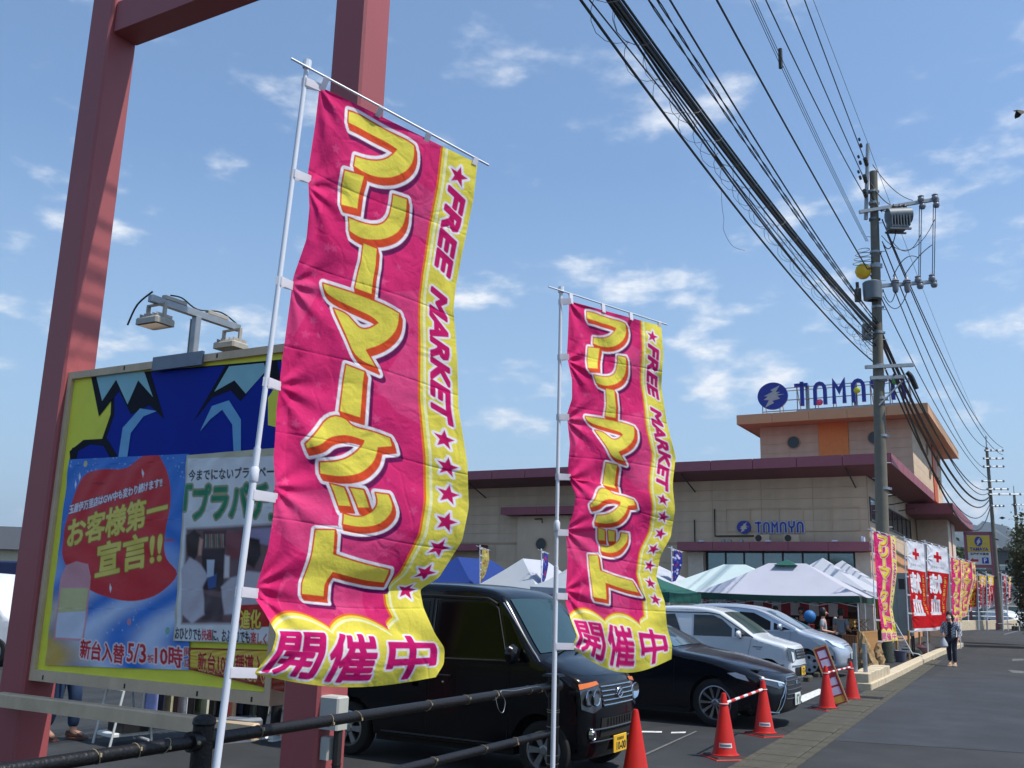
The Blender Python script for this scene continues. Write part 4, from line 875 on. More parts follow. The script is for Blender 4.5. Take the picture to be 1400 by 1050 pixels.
    rt('おひとりでも', 15, 815, 135, 822, 42, (30, 26, 40)); rt('快適', 138, 822, 185, 824, 40, (196, 34, 52)); rt('に、おふたりでも', 188, 824, 352, 834, 42, (30, 26, 40)); rt('楽しく', 356, 836, 425, 842, 42, (196, 34, 52))
    cv.fill(loop_edges([T(*p) for p in ((74, 905), (470, 912), (470, 1005), (74, 1000))]), (150, 60, 40), .004); cv.fill(loop_edges([T(*p) for p in ((78, 912), (470, 918), (470, 998), (78, 992))]), (222, 190, 70))
    rt('新台10機種導入!', 115, 925, 420, 940, 56, (176, 40, 40), (226, 200, 110), .006)
PXM = 417 / 2.72 * .98
RQ = [(259, 623), (392, 612), (392, 881), (241, 876)]; poster('poster', RQ, 200, 380, paint_right, lay=15)
RQ = [(262, 885), (392, 889), (392, 946), (261, 915)]; poster('poster_strip', RQ, 200, 70, paint_right, lay=12, wav=.002)
# service rail in front
ry = -.16; rz0 = on_plane(60, 972, BBO + U2 * ry, U2).z
mb = MB(); mb.bbox(-.14, BW + .06, -.24, -.14, rz0, rz0 + .11, .012); mb.box(-.28, -.14, -.205, -.185, rz0 + .03, rz0 + .05); mb.build('lower_rail', CRM, bb)
# floodlight mast
fl = thing('floodlight_mast', 'galvanised T-shaped mast with two floodlights above the billboard', 'floodlights', (0, 0, 0), 0)
fc = on_plane(263, 493, BBO + U2 * .11, U2); top_ = on_plane(262, 432, BBO + U2 * .11, U2)
fl.location = fc; fl.rotation_euler.z = RZ; hh = (top_ - fc).length
pa = on_plane(205, 407, fc, U1); pb_ = on_plane(327, 449, fc, U1)
ya, yb = (pa - fc).dot(U2), (pb_ - fc).dot(U2); zt = ((pa.z + pb_.z) / 2) - fc.z
mb = MB(); mb.bbox(-.032, .032, -.03, .03, -.05, zt - .02, .006); mb.box(-.04, -.032, -.034, .034, 0, zt - .05); mb.build('mast', GRYM, fl)
mb = MB(); mb.bbox(-.027, .027, ya, yb, zt - .03, zt + .03, .006); mb.build('cross_arm', GRYM, fl)
mb = MB(); mb.bbox(-.3, .3, -.17, -.14, -.1, .02, .004); mb.build('mount_plate', M('zinc plate', (120, 130, 142), .5, .5), fl)
LH = M('lamp housing', (170, 164, 152), .5, .2, var=.15, scale=12); LG = M('lamp glass', (120, 110, 100), .12, spec=.8)
for yy in (ya + .08, yb - .08):
    mb = MB(); mb.bbox(-.13, .13, yy - .10, yy + .10, zt - .22, zt - .16, .015); mb.bbox(-.09, .09, yy - .07, yy + .07, zt - .16, zt - .14, .01)
    for k in range(5): mb.box(-.10 + k * .05, -.093 + k * .05, yy - .08, yy + .08, zt - .155, zt - .13)
    h_ = mb.build('lamp_housing', LH, fl); m2 = MB(); m2.box(-.11, .11, yy - .08, yy + .08, zt - .226, zt - .221); m2.build('lamp_glass', LG, h_)
    mb = MB()
    for s_ in (-1, 1): mb.box(s_ * .10 - .01, s_ * .10 + .01, yy - .015, yy + .015, zt - .19, zt - .045)
    mb.box(-.11, .11, yy - .015, yy + .015, zt - .045, zt - .031); mb.build('lamp_bracket', LH, fl)
for yy in (ya * .5, yb * .45):
    mb = MB(); mb.bbox(-.025, .025, yy - .12, yy + .12, zt + .032, zt + .065, .006); mb.build('ballast_box', LH, fl)
mb = MB(); mb.tube(spline([(0, ya + .02, zt + .06), (-.12, ya - .02, zt - .05), (-.2, ya - .03, zt - .22)], 4), .008, 5); mb.tube(spline([(0, ya * .6, zt + .08), (.03, ya * .4, zt + .08), (0, 0, zt + .04), (.02, yb * .5, zt + .08), (0, yb, zt + .02)], 5), .007, 5); mb.build('cable', DKM, fl)
# meter boxes on the middle post
mbx = thing('meter_box', 'white electric meter box and socket with black conduit on the middle red post', 'meter box', g0 + U1 * (mpost[0] + pw) + U2 * mpost[1], RZ)
qa = on_plane(468, 953, mbx.location - U2 * .12, U2); qz = qa.z; GB = M('grey white plastic', (176, 178, 170), .5, var=.05)
mb = MB(); mb.bbox(-.015 + .0, .155, -.145, -.02, qz - .22, qz, .012); mb.build('box', GB, mbx); mb = MB(); mb.bbox(.0, .08, -.13, -.04, qz - .42, qz - .27, .012); mb.build('socket', GB, mbx)
mb = MB(); mb.tube([(.12, -.08, qz - .22), (.12, -.08, 0.02)], .03, 8)
for k in range(20): mb.tube([(.12, -.08, .05 + k * .03), (.12, -.08, .06 + k * .03)], .034, 8)
mb.build('conduit', DKM, mbx)
# ------------------------------------------------------------------ black pipe railing
RL = M('black scuffed rail paint', (20, 19, 20), .4, var=.3, scale=20, dirt=.0, bump=.25, bscale=60, spec=.4); TIE = M('zip tie nylon', (168, 150, 116), .6)
R1 = G(277, 1012, 1.0); R2 = G(757, 938, 1.0); rdv = (R2 - R1).normalized(); ra = math.atan2(rdv.y, rdv.x); R1.z = 0
rl = thing('pipe_railing', 'black tubular two-bar railing in the foreground with capped posts and zip ties', 'railing', R1, ra)
Lr = (R2 - Vector((R1.x, R1.y, 1))).length; rn = Vector((rdv.y, -rdv.x, 0))
lowz = P(745, 1001, R2.y).z
for x in (-Lr * .62, 0, Lr):
    if x < 0: pass
    mb = MB(); mb.tube([(x, 0, 0), (x, 0, 1.09)], .055 if x == 0 else .05, 16); mb.build('post', RL, rl, True); mb = MB(); mb.lathe([(0, 1.13), (.03, 1.128), (.058, 1.11), (.062, 1.085), (.055, 1.075)], 20, 0, Matrix.Translation((x, 0, 0))) if x < Lr else mb.bbox(x - .085, x + .085, -.085, .085, 1.085, 1.105, .02)
    mb.build('post_cap', RL, rl, True)
    mb = MB(); mb.tube([(x - .09, 0, 1.0), (x + .09, 0, 1.0)], .052, 14); mb.build('rail_clamp', RL, rl, True)
for z in (1.0, lowz):
    mb = MB(); mb.tube([(-Lr * .62 + .05, 0, z), (-.06, 0, z)], .034, 16) if z == 1.0 else mb.tube([(-Lr * .62 + .05, 0, z), (-.06, 0, z)], .034, 16); mb.build('rail', RL, rl, True)
    mb = MB(); mb.tube([(.06, 0, z), (Lr - .05, 0, z)], .034 if z == 1.0 else .032, 16); mb.build('rail', RL, rl, True)
BLT = M('rail bolt', (150, 140, 120), .5, .5)
for x in (-.075, .075, Lr - .075):
    mb = MB(); mb.lathe([(0, .012), (.010, .01), (.012, 0)], 8, 0, frame((x, -.05, 1.0), (1, 0, 0), (0, 0, 1), (0, -1, 0))); mb.build('bolt', BLT, rl, True)
for x, z, rr in [(v, 1.0, .035) for v in (-.66, -.43, -.25, .41, 1.02, 1.3, 2.1, 2.62, 3.05, 3.62, 3.8)] + [(v, lowz, .033) for v in (1.5, 2.2, 2.9, 3.4)]:
    mb = MB(); a = rnd.uniform(-.02, .02); mb.tube([(x + a * math.cos(k), rr * math.sin(k) * 1.04, z + rr * math.cos(k) * 1.04) for k in np.linspace(0, 2 * PI, 15)], .0017, 5); m_ = (x, -rr * 1.05, z + rnd.uniform(-.02, .02)); mb.box(m_[0] - .005, m_[0] + .005, m_[1] - .008, m_[1], m_[2] - .008, m_[2] + .008); mb.build('zip_tie', TIE, rl)
mb = MB(); mb.tube(spline([(3.0, -.04, .99), (3.02, -.06, .9), (3.1, -.055, .87), (3.14, -.05, .95), (3.1, -.03, 1.03), (3.3, -.04, 1.02), (3.75, -.045, 1.02), (3.85, -.07, .93)], 6), .002, 4); mb.build('loose_wire', GRYM, rl)
for z in (.35, .42, .78, .8, lowz + .05): 
    mb = MB(); mb.tube([(Lr + .0 + .056 * math.cos(k), .056 * math.sin(k), z) for k in np.linspace(0, 2 * PI, 15)], .003, 5); mb.build('zip_tie', TIE, rl)
# ------------------------------------------------------------------ cones
CONE = M('orange red cone plastic', (190, 28, 18), .5, var=.10, scale=6, dirt=.35, spec=.3); CB = M('cone rubber foot', (52, 30, 28), .8, var=.2, scale=9); STK = M('white sticker', (208, 206, 204), .5)
def make_cone(label, px, py, h=.70, sticker=False, rz=.3, tie=True, group='red traffic cones at the car park entrance'):
    p = G(px, py); t = thing('traffic_cone', label, 'traffic cone', p, rz, group)
    mb = MB(); mb.lathe([(.165, .034), (.168, .042), (.15, .045), (.135, .07), (.03, h - .02), (.022, h), (0, h + .004)], 28); mb.build('cone_body', CONE, t, True)
    mb = MB(); mb.bbox(-.2, .2, -.2, .2, .012, .034, .02); mb.build('foot', CB, t)
    mb = MB(); mb.bbox(-.215, .215, -.215, .215, -.0, .012, .005); mb.build('foot_rim', CONE, t)
    if tie:
        mb = MB(); r_ = .027 + .105 * (.70 - .58) / .65; mb.tube([((r_ + .006) * math.cos(k), (r_ + .006) * math.sin(k), h - .12) for k in np.linspace(0, 2 * PI, 17)], .006, 6); mb.build('bar_ring', STK, t, True)
    if sticker:
        z0_, z1_ = .125, .175; a0 = math.atan2(-p.y, -p.x) - rz + .1; rad = lambda z: .03 + .105 * (h - .02 - z) / (h - .09) + .003; vs = []; n = 8; hw = .62
        for k in range(n + 1):
            a = a0 - hw + 2 * hw * k / n
            for z in (z0_, z1_): vs.append((rad(z) * math.cos(a), rad(z) * math.sin(a), z))
        mb = MB(); mb.add(vs, [(2 * k, 2 * k + 2, 2 * k + 3, 2 * k + 1) for k in range(n)]); st = mb.build('sticker', STK, t); m2 = MB(); r2 = random.Random(px)
        for k in range(13):
            a = a0 - hw * .85 + 2 * hw * .85 * k / 13; b = a + .055; zz = (z0_ + .014, z1_ - .014); m2.add([((rad(z) + .0015) * math.cos(q), (rad(z) + .0015) * math.sin(q), z) for q in (a, b) for z in zz], [(0, 2, 3, 1)])
        m2.build('printed_strip', M('blurred dark print', (70, 70, 90), .6), st)
    return p
c1 = make_cone('red traffic cone with a white sticker, linked by the striped bar, nearer the camera', 991, 1036, .72, True, .25)
c2 = make_cone('red traffic cone with a white sticker in front of the black sedan bumper', 1045, 1005, .72, True, .5)
c3 = make_cone('red traffic cone in front of the narrow leaning sign board', 1131, 970, .72, False, .4)
c4 = make_cone('farthest red traffic cone, between the leaning sign board and the kerb end', 1165, 957, .70, False, .2)
c5 = make_cone('cropped red traffic cone close to the black van\'s bumper', 869, 1072, .70, False, .1, False)
def cone_bar(label, a, b, za=.60, zb_=.60, n=9):
    a = Vector(a); b = Vector(b); a.z += za; b.z += zb_; t = thing('cone_bar', label, 'cone bar', a, 0, 'striped bars between cones'); d = b - a
    RD = M('bar red', (196, 40, 40), .5); WH_ = M('bar white', (222, 216, 214), .5)
    for i in range(n):
        mb = MB(); mb.tube([d * (.04 + .92 * i / n), d * (.04 + .92 * (i + 1) / n)], .017, 10); mb.build('stripe', RD if i % 2 else WH_, t, True)
cone_bar('red and white striped bar between the two stickered cones', c1, c2); cone_bar('striped bar between the two far cones behind the leaning sign', c3, c4)
# leaning board
lb = thing('sign_board', 'narrow tall red and wood framed board leaning between two cones', 'sign board', G(1150, 967), 0); WOODM = M('pine wood', (170, 132, 88), .7, var=.15, scale=10); 
tp = P(1121, 886, lb.location.y + .35) - lb.location; bt = Vector((0.0, 0, .06)); ax = (tp - bt); Hl = ax.length; ax.normalize(); sx = Vector((math.cos(-.5), math.sin(-.5), 0)); sx = (sx - ax * sx.dot(ax)).normalized(); nzv = sx.cross(ax)
if nzv.y > 0: nzv = -nzv
m = frame(bt, sx, ax, nzv)
mb = MB(); mb.box(-.11, .11, 0, Hl, -.02, 0, m); mb.build('board', M('sign red', (176, 44, 52), .6), lb)
mb = MB(); mb.box(-.13, -.11, -.02, Hl, -.03, .012, m); mb.box(.11, .13, -.02, Hl, -.03, .012, m); mb.box(-.13, .13, Hl, Hl + .03, -.03, .012, m); mb.build('frame', WOODM, lb)
pz = M('pale lilac panel', (196, 184, 206), .6)
for k in range(5):
    if k == 2: continue
    mb = MB(); mb.box(-.075, .075, Hl * (.16 + .165 * k), Hl * (.29 + .165 * k), .001, .003, m); mb.build('panel', pz, lb)
mb = MB(); mb.box(-.09, .09, .02, Hl * .13, .001, .003, m); mb.build('panel', M('gold panel', (190, 150, 60), .6), lb)
mb = MB()
for s_ in (-1, 1): mb.tube([(s_ * .14, 0, .015), (s_ * .14 - .25, .05, .015)], .012, 6)
mb.tube([(-.39, .05, .015), (.14, .05, .015)], .012, 6); mb.build('stand', DKM, lb)
mb = MB()
pst = thing('bollard_pair', 'pair of thin grey steel pipes standing beside the kerb end', 'pipe posts', G(1177, 943), 0)
for dx in (-.09, .12):
    mb = MB(); mb.tube([(dx, 0, 0), (dx, 0, .95)], .045, 10); mb.build('pipe', GRYM, pst, True)
# wheel stops
for px, py, lb_ in ((1112, 926, 'weathered concrete wheel stop under the silver minivan nose'), (1098, 932, 'worn tan wheel stop between the white kei wagon and the silver minivan')):
    mb = MB(); mb.bbox(0, .14, 0, .55, 0, .12, .03); o = mb.build('wheel_stop', GUT); o.location = G(px, py); o.rotation_euler.z = RZ + .05; tag(o, lb_, 'wheel stop')
# ------------------------------------------------------------------ tents
def tent(label, cx, cy, wx, wy, ez, pz, cols, vz=.22, ridge=0.0, axis='x', rz=RZ, sag=.05, vent=None, legs=True, group='market tents in the car park', cut=0):
    """cols: front/back, side, valance materials; centre at cx,cy"""
    t = thing('market_tent', label, 'tent', (cx, cy, 0), rz, group); hx, hy = wx / 2, wy / 2
    rx = ridge / 2 if axis == 'x' else 0; ry_ = ridge / 2 if axis == 'y' else 0; n = 10; mb = MB()
    cor = [Vector((-hx, -hy, ez)), Vector((hx, -hy, ez)), Vector((hx, hy, ez)), Vector((-hx, hy, ez))]
    pk = [Vector((-rx, -ry_, pz)), Vector((rx, -ry_, pz)), Vector((rx, ry_, pz)), Vector((-rx, ry_, pz))]
    for k in range(4):
        a, b, c, d = cor[k], cor[(k + 1) % 4], pk[(k + 1) % 4], pk[k]; vs = []
        for i in range(n + 1):
            v = i / n
            for j in range(n + 1):
                u = j / n; p = (a.lerp(b, u)).lerp(d.lerp(c, u), v); s_ = sag * math.sin(PI * u) * (1 - v) + .03 * math.sin(PI * v) + .0015 * math.sin(u * 14 + v * 5) * math.sin(PI * u) * (1 - v)
                p.z -= s_ * .9; vs.append(tuple(p))
        mb.add(vs, [(i * (n + 1) + j, i * (n + 1) + j + 1, (i + 1) * (n + 1) + j + 1, (i + 1) * (n + 1) + j) for i in range(n) for j in range(n)], 0 if k % 2 == 0 else 1)
    mb.build('roof', [cols[0], cols[1]], t, True, ang=60)
    mb = MB()
    for k in range(4):
        a, b = cor[k], cor[(k + 1) % 4]; m_ = 12; d = (b - a).normalized(); o = Vector((d.y, -d.x, 0)) * .012; vs = []
        for j in range(m_ + 1):
            p = a.lerp(b, j / m_); zz = sag * math.sin(PI * j / m_) * .9; w_ = o * (1 + 1.5 * math.sin(j * 2.1)); vs += [tuple(p + o - Vector((0, 0, zz))), tuple(p + w_ - Vector((0, 0, vz + zz * .5)))]
        mb.add(vs, [(2 * j, 2 * j + 2, 2 * j + 3, 2 * j + 1) for j in range(m_)])
    mb.build('valance', cols[2], t)
    if vent:
        mb = MB(); r_ = .36; vz0 = pz - .03; mb.add([(-r_, -r_ - ry_, vz0 - .04), (r_, -r_ - ry_, vz0 - .04), (r_, r_ + ry_, vz0 - .04), (-r_, r_ + ry_, vz0 - .04), (0, 0, pz + .12)], [(0, 1, 4), (1, 2, 4), (2, 3, 4), (3, 0, 4)]); mb.build('vent_cap', vent, t)
    if legs:
        for sx_ in (-1, 1):
            for sy_ in (-1, 1):
                mb = MB(); mb.tube([(sx_ * (hx - .06), sy_ * (hy - .06), 0), (sx_ * (hx - .06), sy_ * (hy - .06), ez - .03)], .022, 6); mb.build('leg', WPL, t)
        for sy_ in (-1, 1):
            mb = MB()
            for k in range(4):
                x0, x1 = -hx + .06 + (wx - .12) * k / 4, -hx + .06 + (wx - .12) * (k + 1) / 4; y = sy_ * (hy - .06); mb.tube([(x0, y, ez - .1), (x1, y, ez - .32)], .009, 4); mb.tube([(x0, y, ez - .32), (x1, y, ez - .1)], .009, 4)
            mb.build('truss', WPL, t)
    return t
WPL = M('tent leg paint', (206, 208, 206), .4, .2)
def cloth(name, c, tr=.25, v=.05): return M(name, c, .8, var=v, scale=1.2, translucent=tr, bump=.15, bscale=6)
TW = cloth('white tent cloth', (196, 200, 210)); TG = cloth('shaded white tent cloth', (170, 176, 184), .12); TL = cloth('greyish lilac tent cloth', (186, 188, 200), .15); TGR = cloth('green tent cloth', (20, 88, 76), .15); DGR = cloth('dark green valance', (34, 72, 62), .1); TMG = cloth('mint white tent cloth', (204, 222, 220), .2); TB = cloth('blue tent cloth', (14, 54, 130), .2); TPU = cloth('purple valance', (52, 44, 110), .1)  # grey cloth has the shade on the pale tents' front slopes painted in
def cen(cx_, cy_, wx, wy): # front-right corner -> centre
    return (cx_ - U1.x * wx / 2 + U2.x * wy / 2, cy_ - U1.y * wx / 2 + U2.y * wy / 2)
q = cen(10.35, 28.5, 4.9, 3.3); tent('front market tent with pale lilac roof, dark green valance and a vent cap', q[0], q[1], 4.9, 3.3, 2.0, 2.98, (TL, TL, DGR), .2, 1.2, 'x', vent=TGR)
q = cen(9.7, 31.9, 5.4, 3.3); tent('mint white market tent left of and behind the front lilac tent', q[0], q[1], 5.4, 3.3, 2.02, 3.02, (TMG, TMG, DGR), .2, .8, 'x')
tent('white peaked tent behind the front lilac tent, left of a pair', 12.1, 37, 3.6, 3.6, 2.25, 3.45, (TW, TW, TW), .3); tent('white peaked tent behind the front lilac tent, right of a pair', 13.9, 40, 3.6, 3.6, 2.25, 3.5, (TW, TW, TW), .3)
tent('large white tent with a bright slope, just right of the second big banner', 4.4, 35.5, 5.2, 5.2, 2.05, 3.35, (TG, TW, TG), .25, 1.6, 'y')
tent('small teal green tent right of the second big banner', 4.0, 29.0, 2.8, 2.8, 1.95, 2.55, (TGR, TGR, TGR), .28)
def pf(px, Y): return (px - 700) / 1318 * Y
def gable(label, pxr, Y, wx, wy, pz, cols, ez=1.98, vz=.2):
    fr_ = Vector((pf(pxr, Y), Y, 0)); c = fr_ - U1 * wx / 2 + U2 * wy / 2; return tent(label, c.x, c.y, wx, wy, ez, pz, cols, vz, wy - 2.6, 'y', sag=.03)
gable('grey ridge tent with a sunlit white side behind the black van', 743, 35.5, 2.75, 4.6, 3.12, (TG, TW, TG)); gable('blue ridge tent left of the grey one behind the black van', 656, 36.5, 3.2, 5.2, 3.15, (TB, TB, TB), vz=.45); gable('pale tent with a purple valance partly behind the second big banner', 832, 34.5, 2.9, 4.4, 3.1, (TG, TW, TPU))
# things in front of blue tent: pink notice, yellow cap of a pole
# ------------------------------------------------------------------ stall furniture under the front tent
BAM = M('bamboo screen', (150, 98, 60), .8, var=.2, scale=3, bump=.4, bscale=30); BAM2 = M('light bamboo screen', (176, 132, 82), .8, var=.2, scale=3); DWD = M('dark wood', (70, 36, 26), .7, var=.2)
def screen(label, pa_, pb2, Y0, Y1, zt_, mat):
    a = P(pa_, 880, Y0); b = P(pb2, 880, Y1); a.z = b.z = 0; d = b - a; L_ = d.length; d.normalize(); t = thing('bamboo_screen', label, 'screen', a, math.atan2(d.y, d.x), 'bamboo screens around the food stall'); n = max(6, int(L_ / .09)); w_ = L_ / n
    mb = MB(); mb.tube([(0, 0, 0), (0, 0, zt_)], w_ * .48, 6); me = mb.mesh('cane', mat, True)
    for i in range(n): link('cane', me, t, ((i + .5) * w_, 0, 0))
    for z in (zt_ - .03, zt_ * .5): mb = MB(); mb.box(0, L_, -.04, .04, z, z + .03); mb.build('crossbar', mat, t)
screen('dark brown bamboo screen right of the silver minivan bonnet', 1152, 1173, 27.5, 27.0, .92, BAM); screen('light bamboo screen behind the brown paper bundle', 1174, 1199, 27.0, 28.6, 1.02, BAM2)
lt = thing('lattice_panel', 'small crossed wooden lattice above the bamboo screen', 'lattice', P(1155, 862, 29.5), RZ)
mb = MB()
for k in range(-4, 8):
    for s_ in (1, -1):
        x0 = k * .12; pts = [(x0, 0, 0), (x0 + s_ * .3, .01 * s_, .3)]
        if min(p[0] for p in pts) >= -.02 and max(p[0] for p in pts) <= .72: mb.tube(pts, .014, 4)
mb.build('slats', WOODM, lt); mb = MB(); mb.box(-.02, .74, -.015, .015, -.02, .0); mb.box(-.02, .74, -.015, .015, .3, .32); mb.build('frame', WOODM, lt)
lt.location.z = 1.0
def table(label, p, wx, wy, h, mat, group=None):
    t = thing('stall_table', label, 'table', p, RZ, group); mb = MB(); mb.bbox(0, wx, 0, wy, h - .03, h, .01); mb.build('table_top', mat, t)
    for x in (.05, wx - .05):
        for y in (.05, wy - .05): mb = MB(); mb.tube([(x, y, 0), (x, y, h - .03)], .015, 6); mb.build('leg', DKM, t)
    return t
table('long white stall table under the front tent', G(1095, 905) + Vector((0, 3.2, 0)), 1.8, .6, .72, WPL)
table('brown stall counter at the back of the front tent', (8.2, 31.2, 0), 1.8, .5, .95, DWD)
for i_, (dx_, w_, hh_, c_, lb_) in enumerate(((.05, .3, .22, (190, 150, 60), 'mustard box at the left end of the white stall table'), (.42, .25, .30, (60, 90, 150), 'blue box standing on the white stall table'), (.75, .35, .16, (196, 190, 180), 'flat cream tray on the white stall table'), (1.2, .2, .34, (160, 40, 50), 'tall red box on the white stall table'), (1.5, .24, .2, (60, 110, 70), 'green box at the right end of the white stall table'))):
    mb = MB(); mb.bbox(0, w_, 0, .3, 0, hh_, .015); o = mb.build('stall_box', M('stall box %d' % i_, c_, .7, var=.2)); q = G(1095, 905) + Vector((0, 3.2, 0)) + U1 * dx_ + U2 * .1; o.location = (q.x, q.y, .722); o.rotation_euler.z = RZ; tag(o, lb_, 'box')
cl_ = thing('hanging_banner', 'red and white striped cloth hanging along the back of the front tent', 'banner', (7.2, 33.0, 0), RZ)
for k in range(14): mb = MB(); mb.box(k * .3, k * .3 + .29, 0, .02, 1.35, 1.75); mb.build('stripe', M('curtain red', (150, 36, 44), .8) if k % 2 else M('curtain white', (190, 186, 190), .8), cl_)
bkd = thing('shelf_unit', 'dark wooden shelving behind the stall people', 'shelves', (9.6, 33.4, 0), RZ)
mb = MB(); mb.box(0, 2.4, 0, .04, 0, 1.9); mb.build('back_board', DWD, bkd)
for z in (.5, 1.0, 1.5): mb = MB(); mb.box(0, 2.4, -.35, 0, z, z + .03); mb.build('shelf', DWD, bkd)
for i, (x, z, c) in enumerate([(.2 + k * .27, [.53, 1.03, 1.53][k % 3], [(170, 40, 50), (60, 70, 120), (200, 190, 170), (190, 150, 60)][k % 4]) for k in range(8)]):
    mb = MB(); mb.bbox(x, x + .18, -.3, -.08, z, z + .2, .015); mb.build('boxed_goods', M('goods %d' % (i % 4), c, .6), bkd)
# blue balloon/fan disc
mb = MB(); mb.lathe([(0, -.19), (.09, -.165), (.15, -.1), (.175, 0), (.16, .09), (.09, .165), (0, .19)], 18); o = mb.build('balloon', M('blue balloon', (40, 110, 170), .6), None, True); o.location = P(1107, 843, 28.8); tag(o, 'round blue balloon hanging under the front tent', 'balloon')
# brown paper bundles
PAP = M('crumpled brown paper', (150, 122, 84), .85, var=.3, scale=9, bump=.9, bscale=14)
def bundle(label, px, py, Y, h, r_, lean, seed):
    rg = random.Random(seed); mb = MB(); n = 12; vs = []; K = 9
    for k in range(K):
        q_ = k / (K - 1); rr_ = r_ * (1.15 - .95 * q_ ** 1.2) * (1 if k else .8)
        for j in range(n): a = 2 * PI * j / n; r3 = rr_ * rg.uniform(.72, 1.25); vs.append((r3 * math.cos(a) + lean * q_, r3 * math.sin(a), h * q_ + rg.uniform(-.03, .03) * (k > 0)))
    mb.add(vs, [(k * n + j, k * n + (j + 1) % n, (k + 1) * n + (j + 1) % n, (k + 1) * n + j) for k in range(K - 1) for j in range(n)] + [tuple(range((K - 1) * n, K * n))]); o = mb.build('paper_bundle', PAP); p = P(px, py, Y); p.z = 0.0; o.location = p; return tag(o, label, 'paper bundle', 'brown paper bundles')
bundle('tall crumpled brown paper bundle leaning left beside the bamboo screen', 1190, 905, 26.0, 1.05, .26, -.22, 3); bundle('shorter crumpled brown paper bundle at the foot of the slim banner', 1200, 905, 27.0, .75, .2, .04, 5)
# wooden stakes, bucket, ladder-like chair, bags near the kerb
for i, (px, pt, pb3, Y) in enumerate(((1204, 878, 916, 28.0), (1227, 872, 908, 31.5), (1243, 862, 903, 33), (1258, 864, 896, 36), (1271, 862, 890, 39))):
    a = P(px, pb3, Y); a.z = 0; b = P(px - 1, pt, Y); mb = MB(); mb.tube([(0, 0, 0), (b.x - a.x, 0, b.z)], .04, 6); o = mb.build('wooden_stake', WOODM); o.location = a
    tag(o, ['wooden stake under the slim banner in front of the utility pole', 'wooden stake just right of the utility pole foot', 'wooden stake below the nearer blood donation banner', 'thin wooden stake between the two blood donation banners', 'wooden stake left of the walking woman'][i], 'stake', 'wooden stakes behind the kerb')
cb = thing('metal_locker', 'tall light grey metal locker behind the utility pole', 'locker', P(1229, 880, 33.5), RZ); cb.location.z = 0; LK = M('locker grey', (140, 150, 146), .6, var=.08)
mb = MB(); mb.bbox(-.4, .45, 0, .5, .75, 2.85, .015); mb.build('cabinet', LK, cb); mb = MB(); mb.box(-.36, .0, -.012, 0, .8, 2.8); mb.build('door', LK, cb); mb = MB(); mb.box(.04, .4, -.012, 0, .8, 2.8); mb.build('door', LK, cb); mb = MB(); mb.box(-.3, -.1, -.03, -.013, 2.3, 2.65); mb.build('vent_slot', DKM, cb); mb = MB(); mb.box(.1, .3, -.03, -.013, 2.3, 2.65); mb.build('vent_slot', DKM, cb)
mb = MB()
for x in (-.38, .42):
    for y in (.04, .46): mb.box(x - .03, x + .03, y - .03, y + .03, 0, .75)
mb.build('stand', DKM, cb)
ch = thing('folding_lounger', 'white slatted folding lounger leaning behind the kerb', 'folding chair', P(1233, 890, 31.8), -.6); ch.location.z = 0; WPV = M('white plastic', (206, 208, 206), .5)
for k in range(9): mb = MB(); z = .3 + k * .095; x = -.1 - k * .045; mb.box(x, x + .34, 0, .02, z, z + .055); mb.build('slat', WPV, ch)
mb = MB(); mb.tube([(.05, -.01, .2), (-.5, -.01, 1.2)], .02, 6); mb.tube([(.35, -.01, .2), (-.16, -.01, 1.2)], .02, 6); mb.tube([(.0, 0, .3), (.5, 0, .25), (.75, 0, .1)], .022, 6); mb.tube([(.05, 0, 0), (.05, 0, .3)], .02, 6); mb.build('frame', WPV, ch)
mb = MB(); mb.lathe([(0, 0), (.15, 0), (.19, .33), (.205, .34), (.2, .36), (.18, .34), (.14, .03), (0, .03)], 18); o = mb.build('bucket', M('grey bucket', (86, 84, 104), .5), None, True); o.location = P(1231, 893, 31.2); o.location.z = 0; tag(o, 'grey plastic bucket on the ground beside the utility pole', 'bucket')
for i, (px, Y, c, lb_) in enumerate(((1246, 34.5, (26, 40, 30), 'dark green bag lying behind the kerb'), (1256, 36, (70, 30, 40), 'dark red bag lying behind the kerb'), (1264, 37.5, (30, 28, 30), 'black bag lying behind the kerb near the woman'))):
    rg = random.Random(i); mb = MB(); mb.lathe([(.3 * rg.uniform(.9, 1.1), 0), (.36, .1), (.3, .25), (.15, .36), (0, .38)], 11); v = mb.v; mb.v = [(a * rg.uniform(.8, 1.3), b * rg.uniform(.8, 1.2), z_ * rg.uniform(.85, 1.15)) for a, b, z_ in v]; o = mb.build('bag', M('bag %d' % i, c, .7), None, True); p = P(px, 880, Y); p.z = 0; o.location = p; tag(o, lb_, 'bag')
# ------------------------------------------------------------------ utility poles
CON = M('pole concrete', (112, 108, 96), .9, var=.12, scale=4, bump=.3, bscale=30, dirt=.3); CERM = M('grey ceramic', (120, 124, 132), .35, var=.1); TRM = M('transformer grey', (104, 112, 118), .5, .2, var=.12, scale=6, dirt=.2); BLK = M('black cable', (14, 14, 16), .55); YELM = M('yellow ball', (238, 186, 20), .45, var=.05)
pole_base = G(1211, 906); up_t = P(1188, 200, pole_base.y) ; up_b = pole_base
hp = thing('utility_pole', 'tall near concrete utility pole with crossarms, transformer and yellow ball', 'utility pole', pole_base, 0)
PY = pole_base.y
def pp(px, py, dy=0.0): q_ = P(px, py, PY + dy) - pole_base; return q_
ptop = pp(1194, 235)
mb = MB(); mb.tube([(0, 0, 0), ptop * .5, ptop], [.225, .18, .13], 20); mb.build('shaft', CON, hp, True)
mb = MB(); mb.tube([pp(1188.5, 300) + Vector((-.12, 0, 0)), pp(1186.5, 197)], .065, 10); mb.build('top_pipe', GRYM, hp, True)
